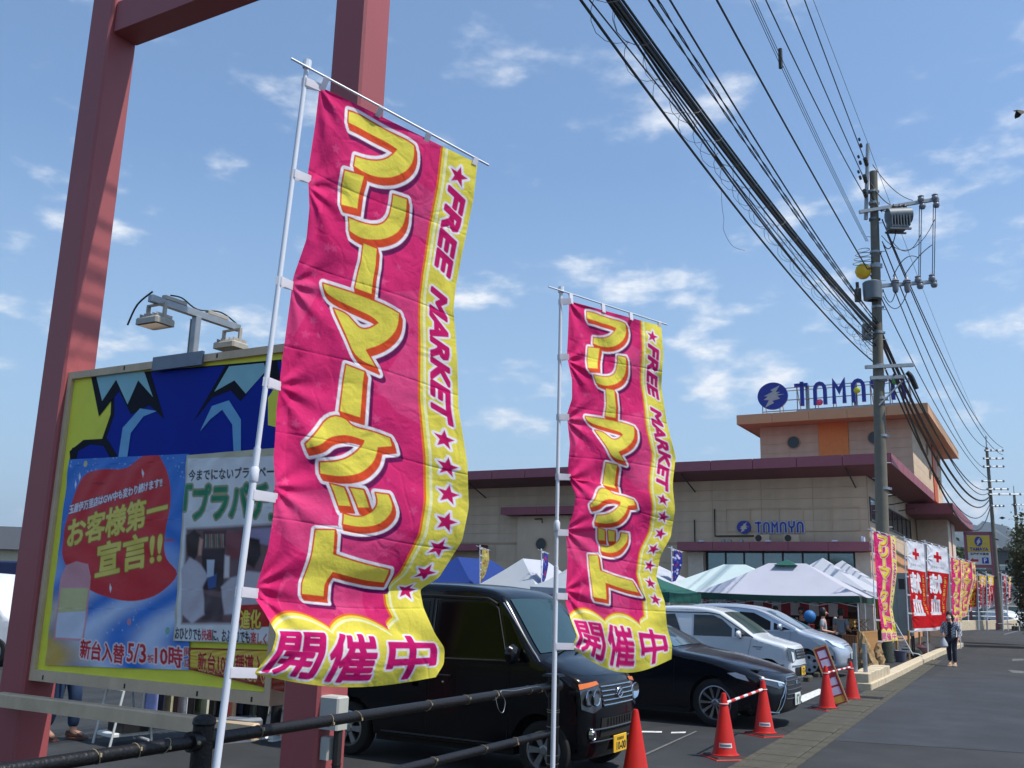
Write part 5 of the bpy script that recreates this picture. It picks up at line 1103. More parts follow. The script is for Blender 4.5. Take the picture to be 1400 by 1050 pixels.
for k in range(26):
    z = 1.6 + k * .52; q_ = ptop * (z / ptop.z); s_ = 1 if k % 2 else -1; mb = MB(); mb.tube([q_ + Vector((s_ * .1, -.02, 0)), q_ + Vector((s_ * .31, -.06, 0))], .012, 5); mb.build('step_bolt', GRYM, hp)
for py in (262, 278, 300, 345, 362, 300, 365, 398, 420, 455, 500, 520, 545, 596, 668):
    q_ = pp(1188 + (py - 200) * .035 + 3, py); r_ = .225 - .095 * (q_.z / ptop.z) + .015; mb = MB(); mb.tube([q_ - Vector((0, 0, .04)), q_ + Vector((0, 0, .04))], r_, 18); mb.box(q_.x + r_ - .02, q_.x + r_ + .06, q_.y - .05, q_.y + .02, q_.z - .04, q_.z + .04); mb.build('pole_band', GRYM, hp)
def arm(x0, y0, x1, y1, d0_=-.2, d1=-.2, r_=.055): 
    mb = MB(); a, b = pp(x0, y0, d0_), pp(x1, y1, d1); d = (b - a).normalized(); n = Vector((0, 1, 0)); u_ = d.cross(n).normalized(); m = frame(a, d, n, u_); mb.box(0, (b - a).length, -r_, r_, -r_, r_, m); mb.build('crossarm', GRYM, hp)
arm(1175, 290, 1283, 272); arm(1203, 391, 1280, 385); arm(1183, 502, 1249, 499); arm(1190, 517, 1236, 515)
mb = MB(); mb.tube([pp(1202, 554, -.2), pp(1234, 521, -.2)], .03, 6); mb.build('brace', GRYM, hp)
# transformer hanging at right
tq = pp(1228.5, 296, -.25); mb = MB(); mb.tube([tq + Vector((-.38, 0, 0)), tq + Vector((.40, 0, .06))], .27, 20); mb.build('transformer', TRM, hp, True); mb = MB()
for k in range(7): mb.box(tq.x - .36 + k * .1, tq.x - .33 + k * .1, tq.y - .3, tq.y + .2, tq.z - .42, tq.z - .05)
mb.box(tq.x - .42, tq.x + .3, tq.y - .28, tq.y - .2, tq.z - .56, tq.z - .5); mb.box(tq.x - .42, tq.x + .3, tq.y + .15, tq.y + .2, tq.z - .56, tq.z - .5); mb.box(tq.x - .36, tq.x + .22, tq.y - .28, tq.y + .2, tq.z - .48, tq.z - .4); mb.build('cooling_fins', TRM, hp)
for px in (1222, 1230, 1237): q_ = pp(px, 284, -.25); mb = MB(); mb.lathe([(.05, -.1), (.08, -.06), (.05, -.02), (.075, .03), (.04, .07), (.02, .14)], 10, 0, Matrix.Translation(q_)); mb.build('bushing', BLK, hp, True)
def insul(px, py, r_=.11, dy=-.25): q_ = pp(px, py, dy); mb = MB(); mb.lathe([(0, -.13), (r_ * .7, -.12), (r_, -.06), (r_, 0), (r_ * .75, .05), (r_ * .95, .09), (r_ * .5, .13), (0, .14)], 14, 0, Matrix.Translation(q_)); mb.build('insulator', CERM, hp, True); return q_
for px, py in ((1259, 272), (1278, 270), (1261, 281), (1280, 279), (1255, 382), (1274, 380), (1258, 390), (1277, 388)): insul(px, py)
for px in (1224, 1240): q_ = pp(px, 388, -.3); mb = MB(); mb.lathe([(.07, -.3), (.1, -.22), (.1, .0), (.13, .03), (.1, .06), (.13, .1), (.1, .13), (.05, .2), (.02, .3)], 12, 0, Matrix.Translation(q_)); mb.build('fuse_cutout', CERM, hp, True)
mb = MB()
for px, px2 in ((1257, 1256), (1260, 1258), (1276, 1274.5), (1279, 1277)): mb.tube([pp(px, 281, -.3), pp(px2, 384, -.3)], .014, 5)
def sagw(a, b, s_, n=10): return [tuple(a.lerp(b, i / n) - Vector((0, 0, s_ * 4 * (i / n) * (1 - i / n)))) for i in range(n + 1)]
mb.tube(sagw(pp(1193, 225, -.1), pp(1248, 274, -.2), .25), .014, 5); mb.tube(sagw(pp(1190, 250, -.1), pp(1236, 280, -.3), .35), .02, 5); mb.tube(sagw(pp(1190, 272, -.1), pp(1222, 282, -.3), .3), .02, 5); mb.tube(sagw(pp(1190, 262, -.1), pp(1206, 290, -.2), .1), .018, 5)
mb.tube(sagw(pp(1206, 330, -.2), pp(1226, 310, -.2), .5), .018, 5); mb.tube(sagw(pp(1205, 322, -.2), pp(1278, 300, -.3), .8), .012, 5); mb.tube(sagw(pp(1220, 330, -.2), pp(1260, 318, -.3), .5), .012, 5); mb.tube(sagw(pp(1221, 378, -.3), pp(1255, 352, -.3), -.3), .016, 5); mb.tube(sagw(pp(1237, 376, -.3), pp(1274, 335, -.3), -.1), .016, 5); mb.tube(sagw(pp(1207, 405, -.2), pp(1240, 400, -.3), .5), .014, 5); mb.tube(sagw(pp(1207, 395, -.2), pp(1224, 400, -.3), .4), .014, 5)
for k in range(4): c_ = pp(1180, 342 + k * 6, -.1); mb.tube([tuple(c_ + Vector((.22 * math.cos(a) * (1 + .2 * k), .1 * math.sin(a), .11 * math.sin(a + .5)))) for a in np.linspace(0, 2 * PI, 14)], .012, 4)
mb.build('jumper_cable', BLK, hp)
q_ = pp(1190, 399, -.18); mb = MB(); mb.lathe([(.17, -.33), (.3, -.3), (.31, .28), (.26, .32), (0, .33)], 20, 0, Matrix.Translation(q_ + Vector((.03, -.1, 0)))); mb.build('drum_box', TRM, hp, True); mb = MB(); mb.bbox(q_.x - .52, q_.x - .34, q_.y - .1, q_.y + .1, q_.z - .35, q_.z + .1, .02); mb.tube([q_ + Vector((-.43, 0, .1)), q_ + Vector((-.43, 0, .32))], .06, 8); mb.build('switch_box', DKM, hp)
mb = MB(); c_ = pp(1196, 447, -.2); mb.bbox(c_.x - .42, c_.x - .14, c_.y - .1, c_.y + .1, c_.z - .45, c_.z + .1, .03); mb.build('relay_box', TRM, hp)
yb_ = pp(1180, 371, .1); mb = MB(); mb.lathe([(0, -.27), (.12, -.25), (.22, -.16), (.27, 0), (.22, .16), (.12, .25), (0, .27)], 24, 0, Matrix.Translation(yb_)); b_ = mb.build('yellow_ball', YELM, hp, True)
bx = frame(yb_ + Vector((.08, -.262, 0)), (1, 0, 0), (0, 0, 1), (0, -1, 0)); mb = MB(); put_text(mb, '9', bx, 0, -.05, .07, .1, .004, .03); mb.build('digit', BLK, b_)
# striped guard on the foot
gd_y = M('guard yellow', (206, 160, 40), .5, var=.15); gd_k = M('guard black', (40, 42, 36), .6)
n = 20
for k in range(n):
    a0, a1 = 2 * PI * k / n, 2 * PI * (k + .96) / n; mb = MB(); vs = [(.245 * math.cos(a), .245 * math.sin(a), z) for a in (a0, a1) for z in (1.0, 2.0)] + [(.232 * math.cos(a), .232 * math.sin(a), z) for a in (a0, a1) for z in (1.0, 2.0)]
    mb.add(vs, [(0, 2, 3, 1), (4, 5, 7, 6), (0, 1, 5, 4), (2, 6, 7, 3), (1, 3, 7, 5), (0, 4, 6, 2)]); mb.build('guard_strip', gd_y if k % 2 else gd_k, hp)
mb = MB(); mb.tube([(0, 0, .02), (0, 0, .95)], .238, 20); mb.build('foot_sleeve', M('foot sleeve', (60, 66, 56), .8, var=.2), hp, True)
# far poles
def far_pole(label, px, ytop, ybot_px, Y, arms, r_=.2):
    b = P(px + (ybot_px - ytop) * .08, ybot_px, Y); b.z = 0; t = thing('utility_pole', label, 'utility pole', b, 0, 'distant utility poles'); tp_ = P(px, ytop, Y) - b
    mb = MB(); mb.tube([(0, 0, 0), tp_], [r_, r_ * .6], 10); mb.build('shaft', CON, t, True); mb = MB(); mb.tube([tp_, tp_ + Vector((0, 0, 1.0))], .05, 5); mb.build('top_pipe', GRYM, t)
    for ay, x0, x1 in arms:
        a = P(x0, ay, Y - .3) - b; c = P(x1, ay, Y - .3) - b; mb = MB(); mb.tube([a, c], .055, 4); mb.build('crossarm', GRYM, t)
        for k in (0, .33, .67, 1): q_ = a.lerp(c, k); mb = MB(); mb.lathe([(0, -.1), (.09, -.05), (.09, .08), (0, .14)], 6, 0, Matrix.Translation(q_)); mb.build('insulator', CERM, t)
    return b
fpb = far_pole('distant utility pole beside the yellow parking sign, with many short crossarms', 1349, 612, 851, 80, [(616, 1347, 1371), (627, 1345, 1371), (638, 1345, 1372), (658, 1343, 1372), (669, 1350, 1378), (676, 1352, 1395), (692, 1356, 1372)])
far_pole('farthest utility pole at the right edge above the dark tree', 1386.5, 675, 835, 120, [(676, 1352, 1405), (690, 1384, 1402), (706, 1386, 1402), (722, 1388, 1404)], .26)
mb = MB(); q_ = P(1371, 611, 79.7); mb.tube([q_, P(1371, 640, 79.7)], .06, 5); 
# ------------------------------------------------------------------ wires
def plane_pt(x, y, o, side=U1):
    return on_plane(x, y, o, side)
def wire(label, p0, p1, p2, r_=.012, ext=14, twist=0, spiral=0, nb=46, spr=.1, Yo=0.0, offx=0.0, name='overhead_cable', group='overhead cables from the near pole to above the camera', b_after=None):
    """p0: px at picture top, p1: middle px, p2: at the pole"""
    o = P(p2[0], p2[1], PY + Yo); S_ = [(plane_pt(p[0], p[1], o)) for p in (p0, p1, p2)]
    b = [(q_ - o).dot(U2) for q_ in S_]; z = [q_.z for q_ in S_]; co = np.polyfit(b, z, 2)
    if co[0] < 0 or co[0] > .01: co = np.array([.0022, 0, 0]); A = np.array([[b[0], 1], [b[2], 1]]); rhs = np.array([z[0] - .0022 * b[0] ** 2, z[2] - .0022 * b[2] ** 2]); s_ = np.linalg.solve(A, rhs); co = np.array([.0022, s_[0], s_[1]])
    bs = np.linspace(b[0] - ext, b[2], nb * (3 if twist else 1)); pts = [o + U2 * float(t_) for t_ in bs]
    for p_, t_ in zip(pts, bs): p_.z = float(np.polyval(co, t_))
    mb = MB(); org = pts[-1].copy()
    if twist:
        for s_ in (0, PI): mb.tube([tuple(p_ - org + U1 * .013 * math.cos(i * .9 + s_) + UZ * .013 * math.sin(i * .9 + s_)) for i, p_ in enumerate(pts)], r_ * .75, 5)
    else: mb.tube([tuple(p_ - org) for p_ in pts], r_, 6)
    if spiral:
        L_ = b[2] - b[0] + ext; n = int(L_ * 7); sp = []
        for i in range(n):
            t_ = b[0] - ext + L_ * i / n; q_ = o + U2 * t_; q_.z = float(np.polyval(co, t_)) - spr; a = 2 * PI * L_ * i / n / 1.15; sp.append(tuple(q_ - org + U1 * spr * math.cos(a) + UZ * spr * math.sin(a)))
        mb.tube(sp, .0045, 4)
    ob = mb.build(name, BLK, None, True); ob.location = org; tag(ob, label, 'cable', group); return co, o
wire('lowest black cable of the overhead run, left edge of the bundle', (794, 0), (961, 226), (1193, 494), .022)
wire('overhead cable with a loose spiral hanger beside the lowest cable', (806, 0), (970, 205), (1193, 482), .012, spiral=1, spr=.13)
for i, (a, b_, c_, r_) in enumerate((((833, 0), (941, 150), (1195, 462), .018), ((838, 0), (944, 128), (1195, 452), .040), ((844, 0), (950, 130), (1196, 448), .034), ((851, 0), (956, 128), (1197, 446), .022), ((830, 0), (935, 156), (1194, 470), .020), ((846, 0), (962, 160), (1195, 466), .014))):
    wire('heavy black cable in the main overhead bundle, %s' % ['second from its lower edge', 'thickest of all', 'thick, above the thickest', 'upper edge of the bundle', 'lower edge of the bundle', 'thin inner line'][i], a, b_, c_, r_, Yo=-.1 + .04 * i)
wire('overhead cable inside a wire spiral in the main bundle', (841, 0), (950, 146), (1195, 458), .014, spiral=1, spr=.16); wire('second spiral-wrapped overhead cable under the main bundle', (836, 0), (948, 168), (1194, 474), .014, spiral=1, spr=.12)
wire('twisted black service cable just right of the main bundle', (887, 0), (980, 138), (1196, 440), .014, twist=1); wire('second twisted service cable, right of the first', (899, 0), (990, 133), (1197, 436), .014, twist=1)
wire('single black overhead cable right of the twisted pair', (916, 0), (1018, 157), (1198, 438), .018)
wire('lone straight black cable crossing in front of the pole drum', (980, 0), (1066, 157), (1186, 368), .022, Yo=-.6)
for i in range(3): wire('thin grey triple line, %s of the three' % ['left', 'middle', 'right'][i], (1026 + i * 3, 0), (1065 + i * 3, 85), (1184 + i * 1.5, 330), .008, Yo=-.2)
wire('high voltage line ending at the lowest top insulator of the near pole', (1047, 0), (1123, 157), (1185, 272), .016); wire('high voltage line ending at the middle top insulator of the near pole', (1075, 0), (1132, 128), (1185, 252), .016); wire('high voltage line ending at the upper top insulator of the near pole', (1100, 0), (1150, 134), (1186, 229), .016); wire('hair-thin earth line to the very tip of the near pole', (1112, 0), (1150, 100), (1187, 197), .007)
for px, py in ((1185, 272), (1185, 252), (1186, 229)):
    q_ = pp(px, py, -.12); mb = MB(); d = (-U2 + UZ * .25).normalized()
    for k in range(3): mb.tube([q_ + d * (.15 + .14 * k), q_ + d * (.22 + .14 * k)], .07, 8)
    mb.tube([q_ + d * 1.15, q_ + d * 1.3], .045, 6); mb.tube([q_ + d * 1.5, q_ + d * 1.6], .04, 6); mb.build('strain_insulator', BLK, hp, True)
q_ = plane_pt(1067, 80, P(1185, 330, PY - .2)); mb = MB(); mb.tube([(0, 0, -.25), (0, 0, .25)], .05, 6); o = mb.build('cable_spacer', DKM); o.location = q_; tag(o, 'small grey spacer clipped on the thin triple line', 'spacer')
# dangling stray wire
q_ = plane_pt(986, 258, P(1193, 494, PY)); mb = MB(); mb.tube(spline([(0, 0, 0), (0.01, 0, -.35), (.06, .1, -.55), (.03, 0, -.8), (.2, .1, -1.05), (.45, .2, -1.1)], 6), .0035, 4); o = mb.build('stray_wire', BLK); o.location = q_; tag(o, 'thin curly stray wire dangling below the overhead cables', 'wire')
# spans to the far pole
def span(label, a, b, s_, r_=.03, name='overhead_cable', bundle_=0):
    mb = MB(); mb.tube([tuple(Vector(p_) - a) for p_ in sagw(a, b, s_, 26)], r_, 5); o = mb.build(name, BLK, None, True); o.location = a; tag(o, label, 'cable', 'overhead cables from the near pole to the far pole')
for i, (x0, y0, x1, y1, s_, r_) in enumerate(((1206, 300, 1371, 612, 1.6, .022), (1212, 318, 1371, 622, 1.6, .022), (1208, 335, 1349, 612, 1.6, .022), (1186, 368, 1352, 655, 1.2, .02), (1198, 440, 1352, 680, 2.2, .06), (1197, 447, 1352, 684, 2.6, .045), (1196, 470, 1353, 690, 3.0, .03), (1230, 500, 1352, 668, 1.4, .03), (1240, 510, 1353, 672, 1.6, .028), (1222, 512, 1354, 692, 3.4, .04), (1188, 200, 1350, 600, .8, .008), (1203, 345, 1346, 640, 1.5, .02))):
    lbs = ['outer high voltage line from the near pole to the far pole arm', 'inner high voltage line from the near pole to the far pole arm', 'high voltage line from the near pole to the far pole top', 'straight cable from the near pole past the tower corner', 'thickest black bundle cable sagging to the far pole', 'second thick bundle cable sagging to the far pole', 'lower bundle cable sagging to the far pole', 'cable from the lower crossarm to the far pole', 'second cable from the lower crossarm to the far pole', 'most sagging black cable in front of the tower roof', 'hair-thin earth line from pole tip to far pole tip', 'pale cable from below the transformer to the far pole']
    span(lbs[i], P(x0, y0, PY - .1 - .02 * i), P(x1, y1, 79.6), s_, r_)
mb = MB(); sl_ = [P(x, y, PY - .4) for x, y in ((1240, 509), (1245, 514), (1249, 522), (1253, 532))]; o0 = sl_[0].copy(); mb.tube([tuple(v - o0) for v in spline(sl_, 4)], .085, 8); o = mb.build('splice_box', BLK, None, True); o.location = o0; tag(o, 'black cable splice sleeve hanging right of the near pole', 'splice sleeve')
# ------------------------------------------------------------------ cars
TYR = M('tyre rubber', (22, 22, 23), .85, var=.15, bump=.2, bscale=60); CHR = M('chrome trim', (200, 204, 208), .12, 1.0, var=.04); RIMS = M('alloy silver', (150, 154, 160), .3, .85, var=.06); RIMD = M('dark machined alloy', (150, 152, 158), .25, .85, var=.08)
BPL = M('black car plastic', (20, 20, 22), .55, var=.1); LENS = M('headlight lens', (200, 208, 214), .08, var=.05, coat=.6); LENSD = M('headlight dark inner', (84, 90, 98), .1, .6); AMB = M('amber lens', (200, 104, 40), .2); ARCH = M('wheel arch black', (8, 8, 9), .9)
def glassmat(name, c, tr=.0): return M(name, c, .05, var=.03, spec=.55, coat=.1)
GDK = M('privacy glass', (9, 11, 13), .08, var=.03, spec=.22); GTE = glassmat('tinted windscreen', (38, 62, 64)); GMD = glassmat('side glass', (26, 34, 36))
def car(label, cat, name, paint, sil, W, belt, tumble, wheels, Rt, rimR, rimM, spokes, loc, rz=RZ, front_k=.16, rear_k=.12, bulge=.03, edge_r=.07, arch=.06, sill=.24, groupless=True):
    """local x forward, y left, z up; sil: outline from front bottom over the roof to rear bottom (x,z); wheels: (x front, x rear)"""
    t = thing(name, label, cat, loc, rz); C = {}
    P_ = [Vector((x, z, 0)) for x, z in sil]
    sp = spline(P_, 5); xs = [p.x for p in sp]; xmx, xmn = max(xs), min(xs); xm = (xmx + xmn) / 2
    hw0 = W / 2
    def hwz(z):
        if z > belt: return hw0 - tumble * min(1, (z - belt) / .75) ** 1.1
        return hw0 - bulge * ((z - belt * .78) / (belt * .6)) ** 2 if z > belt * .3 else hw0 - bulge * 1.1
    def warp(x, y, z):
        s_ = abs(y) / hw0; L_ = (xmx - xm)
        if x > xm: f_ = max(0, (x - (xmx - 1.15)) / 1.15); return x - front_k * f_ * s_ ** 3.2
        f_ = max(0, ((xmn + 1.0) - x) / 1.0); return x + rear_k * f_ * s_ ** 3.2
    def endtaper(x):
        f_ = max(0, (x - (xmx - .75)) / .75); g_ = max(0, ((xmn + .6) - x) / .6); return 1 - .085 * f_ ** 2 - .05 * g_ ** 2
    # top strip
    nrm = []
    for i in range(len(sp)):
        d = (sp[min(i + 1, len(sp) - 1)] - sp[max(i - 1, 0)]).normalized(); nrm.append(Vector((d.y, -d.x, 0)) * (1 if True else -1))
    cxx = sum(xs) / len(xs); czz = .7
    nrm = [n_ if n_.dot(p - Vector((cxx, czz, 0))) > 0 else -n_ for n_, p in zip(nrm, sp)]
    ins = [p - n_ * edge_r for p, n_ in zip(sp, nrm)]
    mb = MB(); cols = []; M_ = 13
    prof = [(1 - k / 6) for k in range(7)]
    ys = [-1 + 2 * j / (M_ - 1) for j in range(M_)]
    rowN = 0; vs = []
    rnd_ = [(math.sin(a), 1 - math.cos(a)) for a in np.linspace(PI / 2, 0, 5)]   # side->top: (lateral out, inset depth)
    for p, n_ in zip(sp, nrm):
        hw = hwz(p.y - n_.y * edge_r) * endtaper(p.x); row = []
        for s_ in (-1, 1):
            pass
        lat = [(-(hw - edge_r) - edge_r * a, d_) for a, d_ in rnd_] + [(y * (hw - edge_r), 0) for y in np.linspace(-1, 1, 11)[1:-1]] + [((hw - edge_r) + edge_r * a, d_) for a, d_ in reversed(rnd_)]
        for y, d_ in lat:
            q = p - n_ * edge_r * d_; crown = .025 * (1 - (y / hw) ** 2) * max(0, n_.y); x = warp(q.x, y, q.y); vs.append((x, y, q.y + crown))
        rowN = len(lat)
    k = len(sp); mb.add(vs, [(i * rowN + j, i * rowN + j + 1, (i + 1) * rowN + j + 1, (i + 1) * rowN + j) for i in range(k - 1) for j in range(rowN - 1)])
    # side faces
    wx = wheels; Ra = Rt + arch; zc = Rt
    bottom = []
    x = ins[-1].x
    def arcpts(cx): 
        a0 = math.asin(max(-1, min(1, (sill - zc) / Ra))); return [(cx - Ra * math.cos(a), zc + Ra * math.sin(a)) for a in np.linspace(a0, PI - a0, 15)]
    poly = [(p.x, p.y) for p in ins] + arcpts(wx[1]) + arcpts(wx[0])
    cl = []
    for q in poly:
        if not cl or (abs(q[0] - cl[-1][0]) + abs(q[1] - cl[-1][1])) > .004: cl.append(q)
    def side_patch(poly_, s_, off=0.0, step=.11):
        bm = bmesh.new(); vv = [bm.verts.new((x, 0, z)) for x, z in poly_]; tri = geometry.tessellate_polygon([[Vector((x, z, 0)) for x, z in poly_]])
        for t_ in tri:
            try: bm.faces.new([vv[i] for i in t_])
            except ValueError: pass
        x0, x1 = min(p[0] for p in poly_), max(p[0] for p in poly_); z0, z1 = min(p[1] for p in poly_), max(p[1] for p in poly_)
        for a in np.arange(x0 + step, x1, step): bmesh.ops.bisect_plane(bm, geom=bm.verts[:] + bm.edges[:] + bm.faces[:], plane_co=(a, 0, 0), plane_no=(1, 0, 0))
        for a in np.arange(z0 + step * .7, z1, step * .7): bmesh.ops.bisect_plane(bm, geom=bm.verts[:] + bm.edges[:] + bm.faces[:], plane_co=(0, 0, a), plane_no=(0, 0, 1))
        for v in bm.verts:
            x, z = v.co.x, v.co.z; y = s_ * (hwz(z) * endtaper(x) + off); v.co = (warp(x, y, z), y, z)
        bm.verts.index_update(); V = [tuple(v.co) for v in bm.verts]; F = [tuple(v.index for v in f.verts) for f in bm.faces]; bm.free(); return V, F
    for s_ in (-1, 1):
        V, F = side_patch(cl, s_); mb.add(V, F)
    bme = mb.mesh('body', paint, False); bm = bmesh.new(); bm.from_mesh(bme); bmesh.ops.remove_doubles(bm, verts=bm.verts, dist=.012); bmesh.ops.recalc_face_normals(bm, faces=bm.faces); bm.to_mesh(bme); bm.free()
    bme.polygons.foreach_set('use_smooth', [True] * len(bme.polygons)); bme.set_sharp_from_angle(angle=math.radians(38)); body = link('body', bme, t)
    # dark underbody and wheel wells
    mb = MB(); zt = min(belt - .08, .8); mb.box(wx[1] + Ra + .02, wx[0] - Ra - .02, -hw0 + .06, hw0 - .06, sill - .06, zt); mb.box(wx[1] - .45, wx[0] + .25, -hw0 + .26, hw0 - .26, sill - .04, zt); mb.build('underbody', ARCH, t)
    mb = MB(); mb.box(xmn + .25, xmx - .35, -hw0 + .12, hw0 - .12, zt, zt + .02); mb.build('cabin_floor', ARCH, t)
    # wheels
    for wxx in wx:
        for s_ in (-1, 1):
            fr = frame((wxx, s_ * (hw0 - .085 - .0), Rt), (1, 0, 0), (0, 0, 1), (0, s_, 0)); 
            m2 = MB(); m2.lathe([(rimR, -.10), (Rt - .012, -.095), (Rt, -.07), (Rt, .05), (Rt - .012, .07), (Rt - .05, .082), (rimR + .012, .078), (rimR, .06)], 36, 0, fr); wh = m2.build('wheel', TYR, t, True)
            m2 = MB(); m2.lathe([(rimR, .0), (rimR + .004, .07), (rimR - .012, .074), (rimR - .02, .06), (rimR - .03, .0)], 36, 0, fr)
            if spokes[0] == 'cover':
                m2.lathe([(0, .07), (.05, .07), (.06, .062), (rimR * .45, .066), (rimR - .04, .056), (rimR - .015, .06)], 36, 0, fr)
            else:
                n = spokes[1]; sw = spokes[2]
                for k_ in range(n):
                    a = 2 * PI * k_ / n; e1, e2 = a - sw, a + sw
                    V = [((.04 if r_ == 0 else rimR - .018) * math.cos(e) if r_ else .055 * math.cos(a + (e - a) * 2.2), (rimR - .018) * math.sin(e) if r_ else .055 * math.sin(a + (e - a) * 2.2), z_) for z_ in (.062, .03) for r_ in (0, 1) for e in (e1, e2)]
                    m2.add(V, [(0, 1, 3, 2), (0, 2, 6, 4), (1, 5, 7, 3)], 0, fr)
                m2.lathe([(0, .07), (.035, .07), (.055, .058), (.06, .03)], 20, 0, fr)
            m2.build('rim', rimM, wh, True, ang=30); m2 = MB(); m2.lathe([(0, .012), (rimR - .02, .012)], 30, 0, fr); m2.build('brake_disc', ARCH, wh)
            if spokes[0] == 'cover':
                for k_ in range(spokes[1]):
                    a = 2 * PI * (k_ + .5) / spokes[1]; m2 = MB(); R_ = rimR * .68; w_ = rimR * .19
                    m2.add([(R_ * math.cos(a) + w_ * 1.0 * math.cos(q) * math.cos(a) - w_ * .9 * math.sin(q) * math.sin(a), R_ * math.sin(a) + w_ * 1.0 * math.cos(q) * math.sin(a) + w_ * .9 * math.sin(q) * math.cos(a), .0685) for q in np.linspace(0, 2 * PI, 13)[:-1]], [tuple(range(12))], 0, fr); m2.build('cover_slot', ARCH, wh)
    def spatch(nm, poly_, mat, off=.006, sides=(-1, 1), par=t, step=.12, smooth=True):
        out = []
        for s_ in sides:
            V, F = side_patch(poly_, s_, off, step); m2 = MB(); m2.add(V, F); out.append(m2.build(nm, mat, par, smooth))
        return out
    def sline(nm, pts, mat, w_=.006, off=.006, sides=(-1, 1), r_=None, par=t, n=5):
        for s_ in sides:
            m2 = MB(); q = []
            pv = [Vector((p[0], p[1], 0)) for p in pts]
            for a, b in zip(pv, pv[1:]):
                for k_ in range(n): c = a.lerp(b, k_ / n); q.append(c)
            q.append(pv[-1]); m2.tube([(warp(c.x, s_ * hwz(c.y), c.y), s_ * (hwz(c.y) * endtaper(c.x) + off), c.y) for c in q], w_, 5); m2.build(nm, mat, par, True)
    # silhouette lookups
    arc_z = {}
    def front_x(z):
        best = None
        for a, b in zip(sp, sp[1:]):
            if a.x < xm or b.x < xm: continue
            if (a.y - z) * (b.y - z) <= 0 and a.y != b.y: 
                x = a.x + (b.x - a.x) * (z - a.y) / (b.y - a.y); best = x if best is None else max(best, x)
        return best if best is not None else xmx
    def fpatch(nm, poly_, mat, off=.008, par=t, step=.1, smooth=True, th=0):
        """poly in (y,z) on the nose"""
        bm = bmesh.new(); vv = [bm.verts.new((0, y, z)) for y, z in poly_]; tri = geometry.tessellate_polygon([[Vector((y, z, 0)) for y, z in poly_]])
        for t_ in tri:
            try: bm.faces.new([vv[i] for i in t_])
            except ValueError: pass
        y0, y1 = min(p[0] for p in poly_), max(p[0] for p in poly_); z0, z1 = min(p[1] for p in poly_), max(p[1] for p in poly_)
        for a in np.arange(y0 + step, y1, step): bmesh.ops.bisect_plane(bm, geom=bm.verts[:] + bm.edges[:] + bm.faces[:], plane_co=(0, a, 0), plane_no=(0, 1, 0))
        for a in np.arange(z0 + step * .6, z1, step * .6): bmesh.ops.bisect_plane(bm, geom=bm.verts[:] + bm.edges[:] + bm.faces[:], plane_co=(0, 0, a), plane_no=(0, 0, 1))
        for v in bm.verts: x = front_x(v.co.z); v.co.x = warp(x, v.co.y, v.co.z) + off
        bm.verts.index_update(); V = [tuple(v.co) for v in bm.verts]; F = [tuple(v.index for v in f.verts) for f in bm.faces]; bm.free(); m2 = MB(); m2.add(V, F)
        return m2.build(nm, mat, par, smooth)
    def fline(nm, pts, mat, w_=.012, off=.012, par=t, n=6):
        pv = [Vector((p[0], p[1], 0)) for p in pts]; q = []
        for a, b in zip(pv, pv[1:]): q += [a.lerp(b, k_ / n) for k_ in range(n)]
        q.append(pv[-1]); m2 = MB(); m2.tube([(warp(front_x(c.y), c.x, c.y) + off, c.x, c.y) for c in q], w_, 6); return m2.build(nm, mat, par, True)
    def tpatch(nm, xa, xb, ya, yb_, mat, off=.008, par=t, ny_=9):
        """strip of the top surface between x=xa and xb (silhouette upper side), half widths ya at xa, yb at xb"""
        up = [p for p, n_ in zip(sp, nrm) if min(xa, xb) - 1e-6 <= p.x <= max(xa, xb) + 1e-6 and n_.y > .15]
        up = [Vector((xa, 0, 0))] + up + [Vector((xb, 0, 0))] if False else up
        V = []; 
        for p in up:
            n_ = nrm[sp.index(p)] if p in sp else Vector((0, 1, 0)); f_ = (p.x - xa) / (xb - xa); hw = ya + (yb_ - ya) * f_
            for j in range(ny_): y = -hw + 2 * hw * j / (ny_ - 1); q = p + n_ * off; V.append((warp(q.x, y, q.y), y, q.y + .025 * (1 - (y / hw0) ** 2) * max(0, n_.y)))
        m2 = MB(); k_ = len(up); m2.add(V, [(i * ny_ + j, i * ny_ + j + 1, (i + 1) * ny_ + j + 1, (i + 1) * ny_ + j) for i in range(k_ - 1) for j in range(ny_ - 1)]); return m2.build(nm, mat, par, True)
    def mirror(x, z, mat, sides=(-1,), l=.2, h=.15):
        for s_ in sides:
            y = s_ * (hwz(z) + .02); m2 = MB(); m2.lathe([(0, -.045), (.05, -.042), (.085, -.02), (.095, .02), (.075, .05), (0, .06)], 14, 0, frame((x, y + s_ * .14, z + .04), (0, l / .19, 0), (0, 0, h / .19), (1, 0, 0))); mi_ = m2.build('mirror', mat, t, True)
            m2 = MB(); m2.tube([(x, y - s_ * .03, z - .04), (x, y + s_ * .1, z)], .025, 6); m2.build('mirror_arm', BPL, mi_)
    def handle(x, z, mat, sides=(-1,)):
        for s_ in sides: m2 = MB(); y = s_ * (hwz(z) + .022); m2.tube([(x - .09, y - s_ * .02, z), (x - .07, y, z), (x + .07, y, z), (x + .09, y - s_ * .02, z)], .013, 6); m2.build('door_handle', mat, t, True)
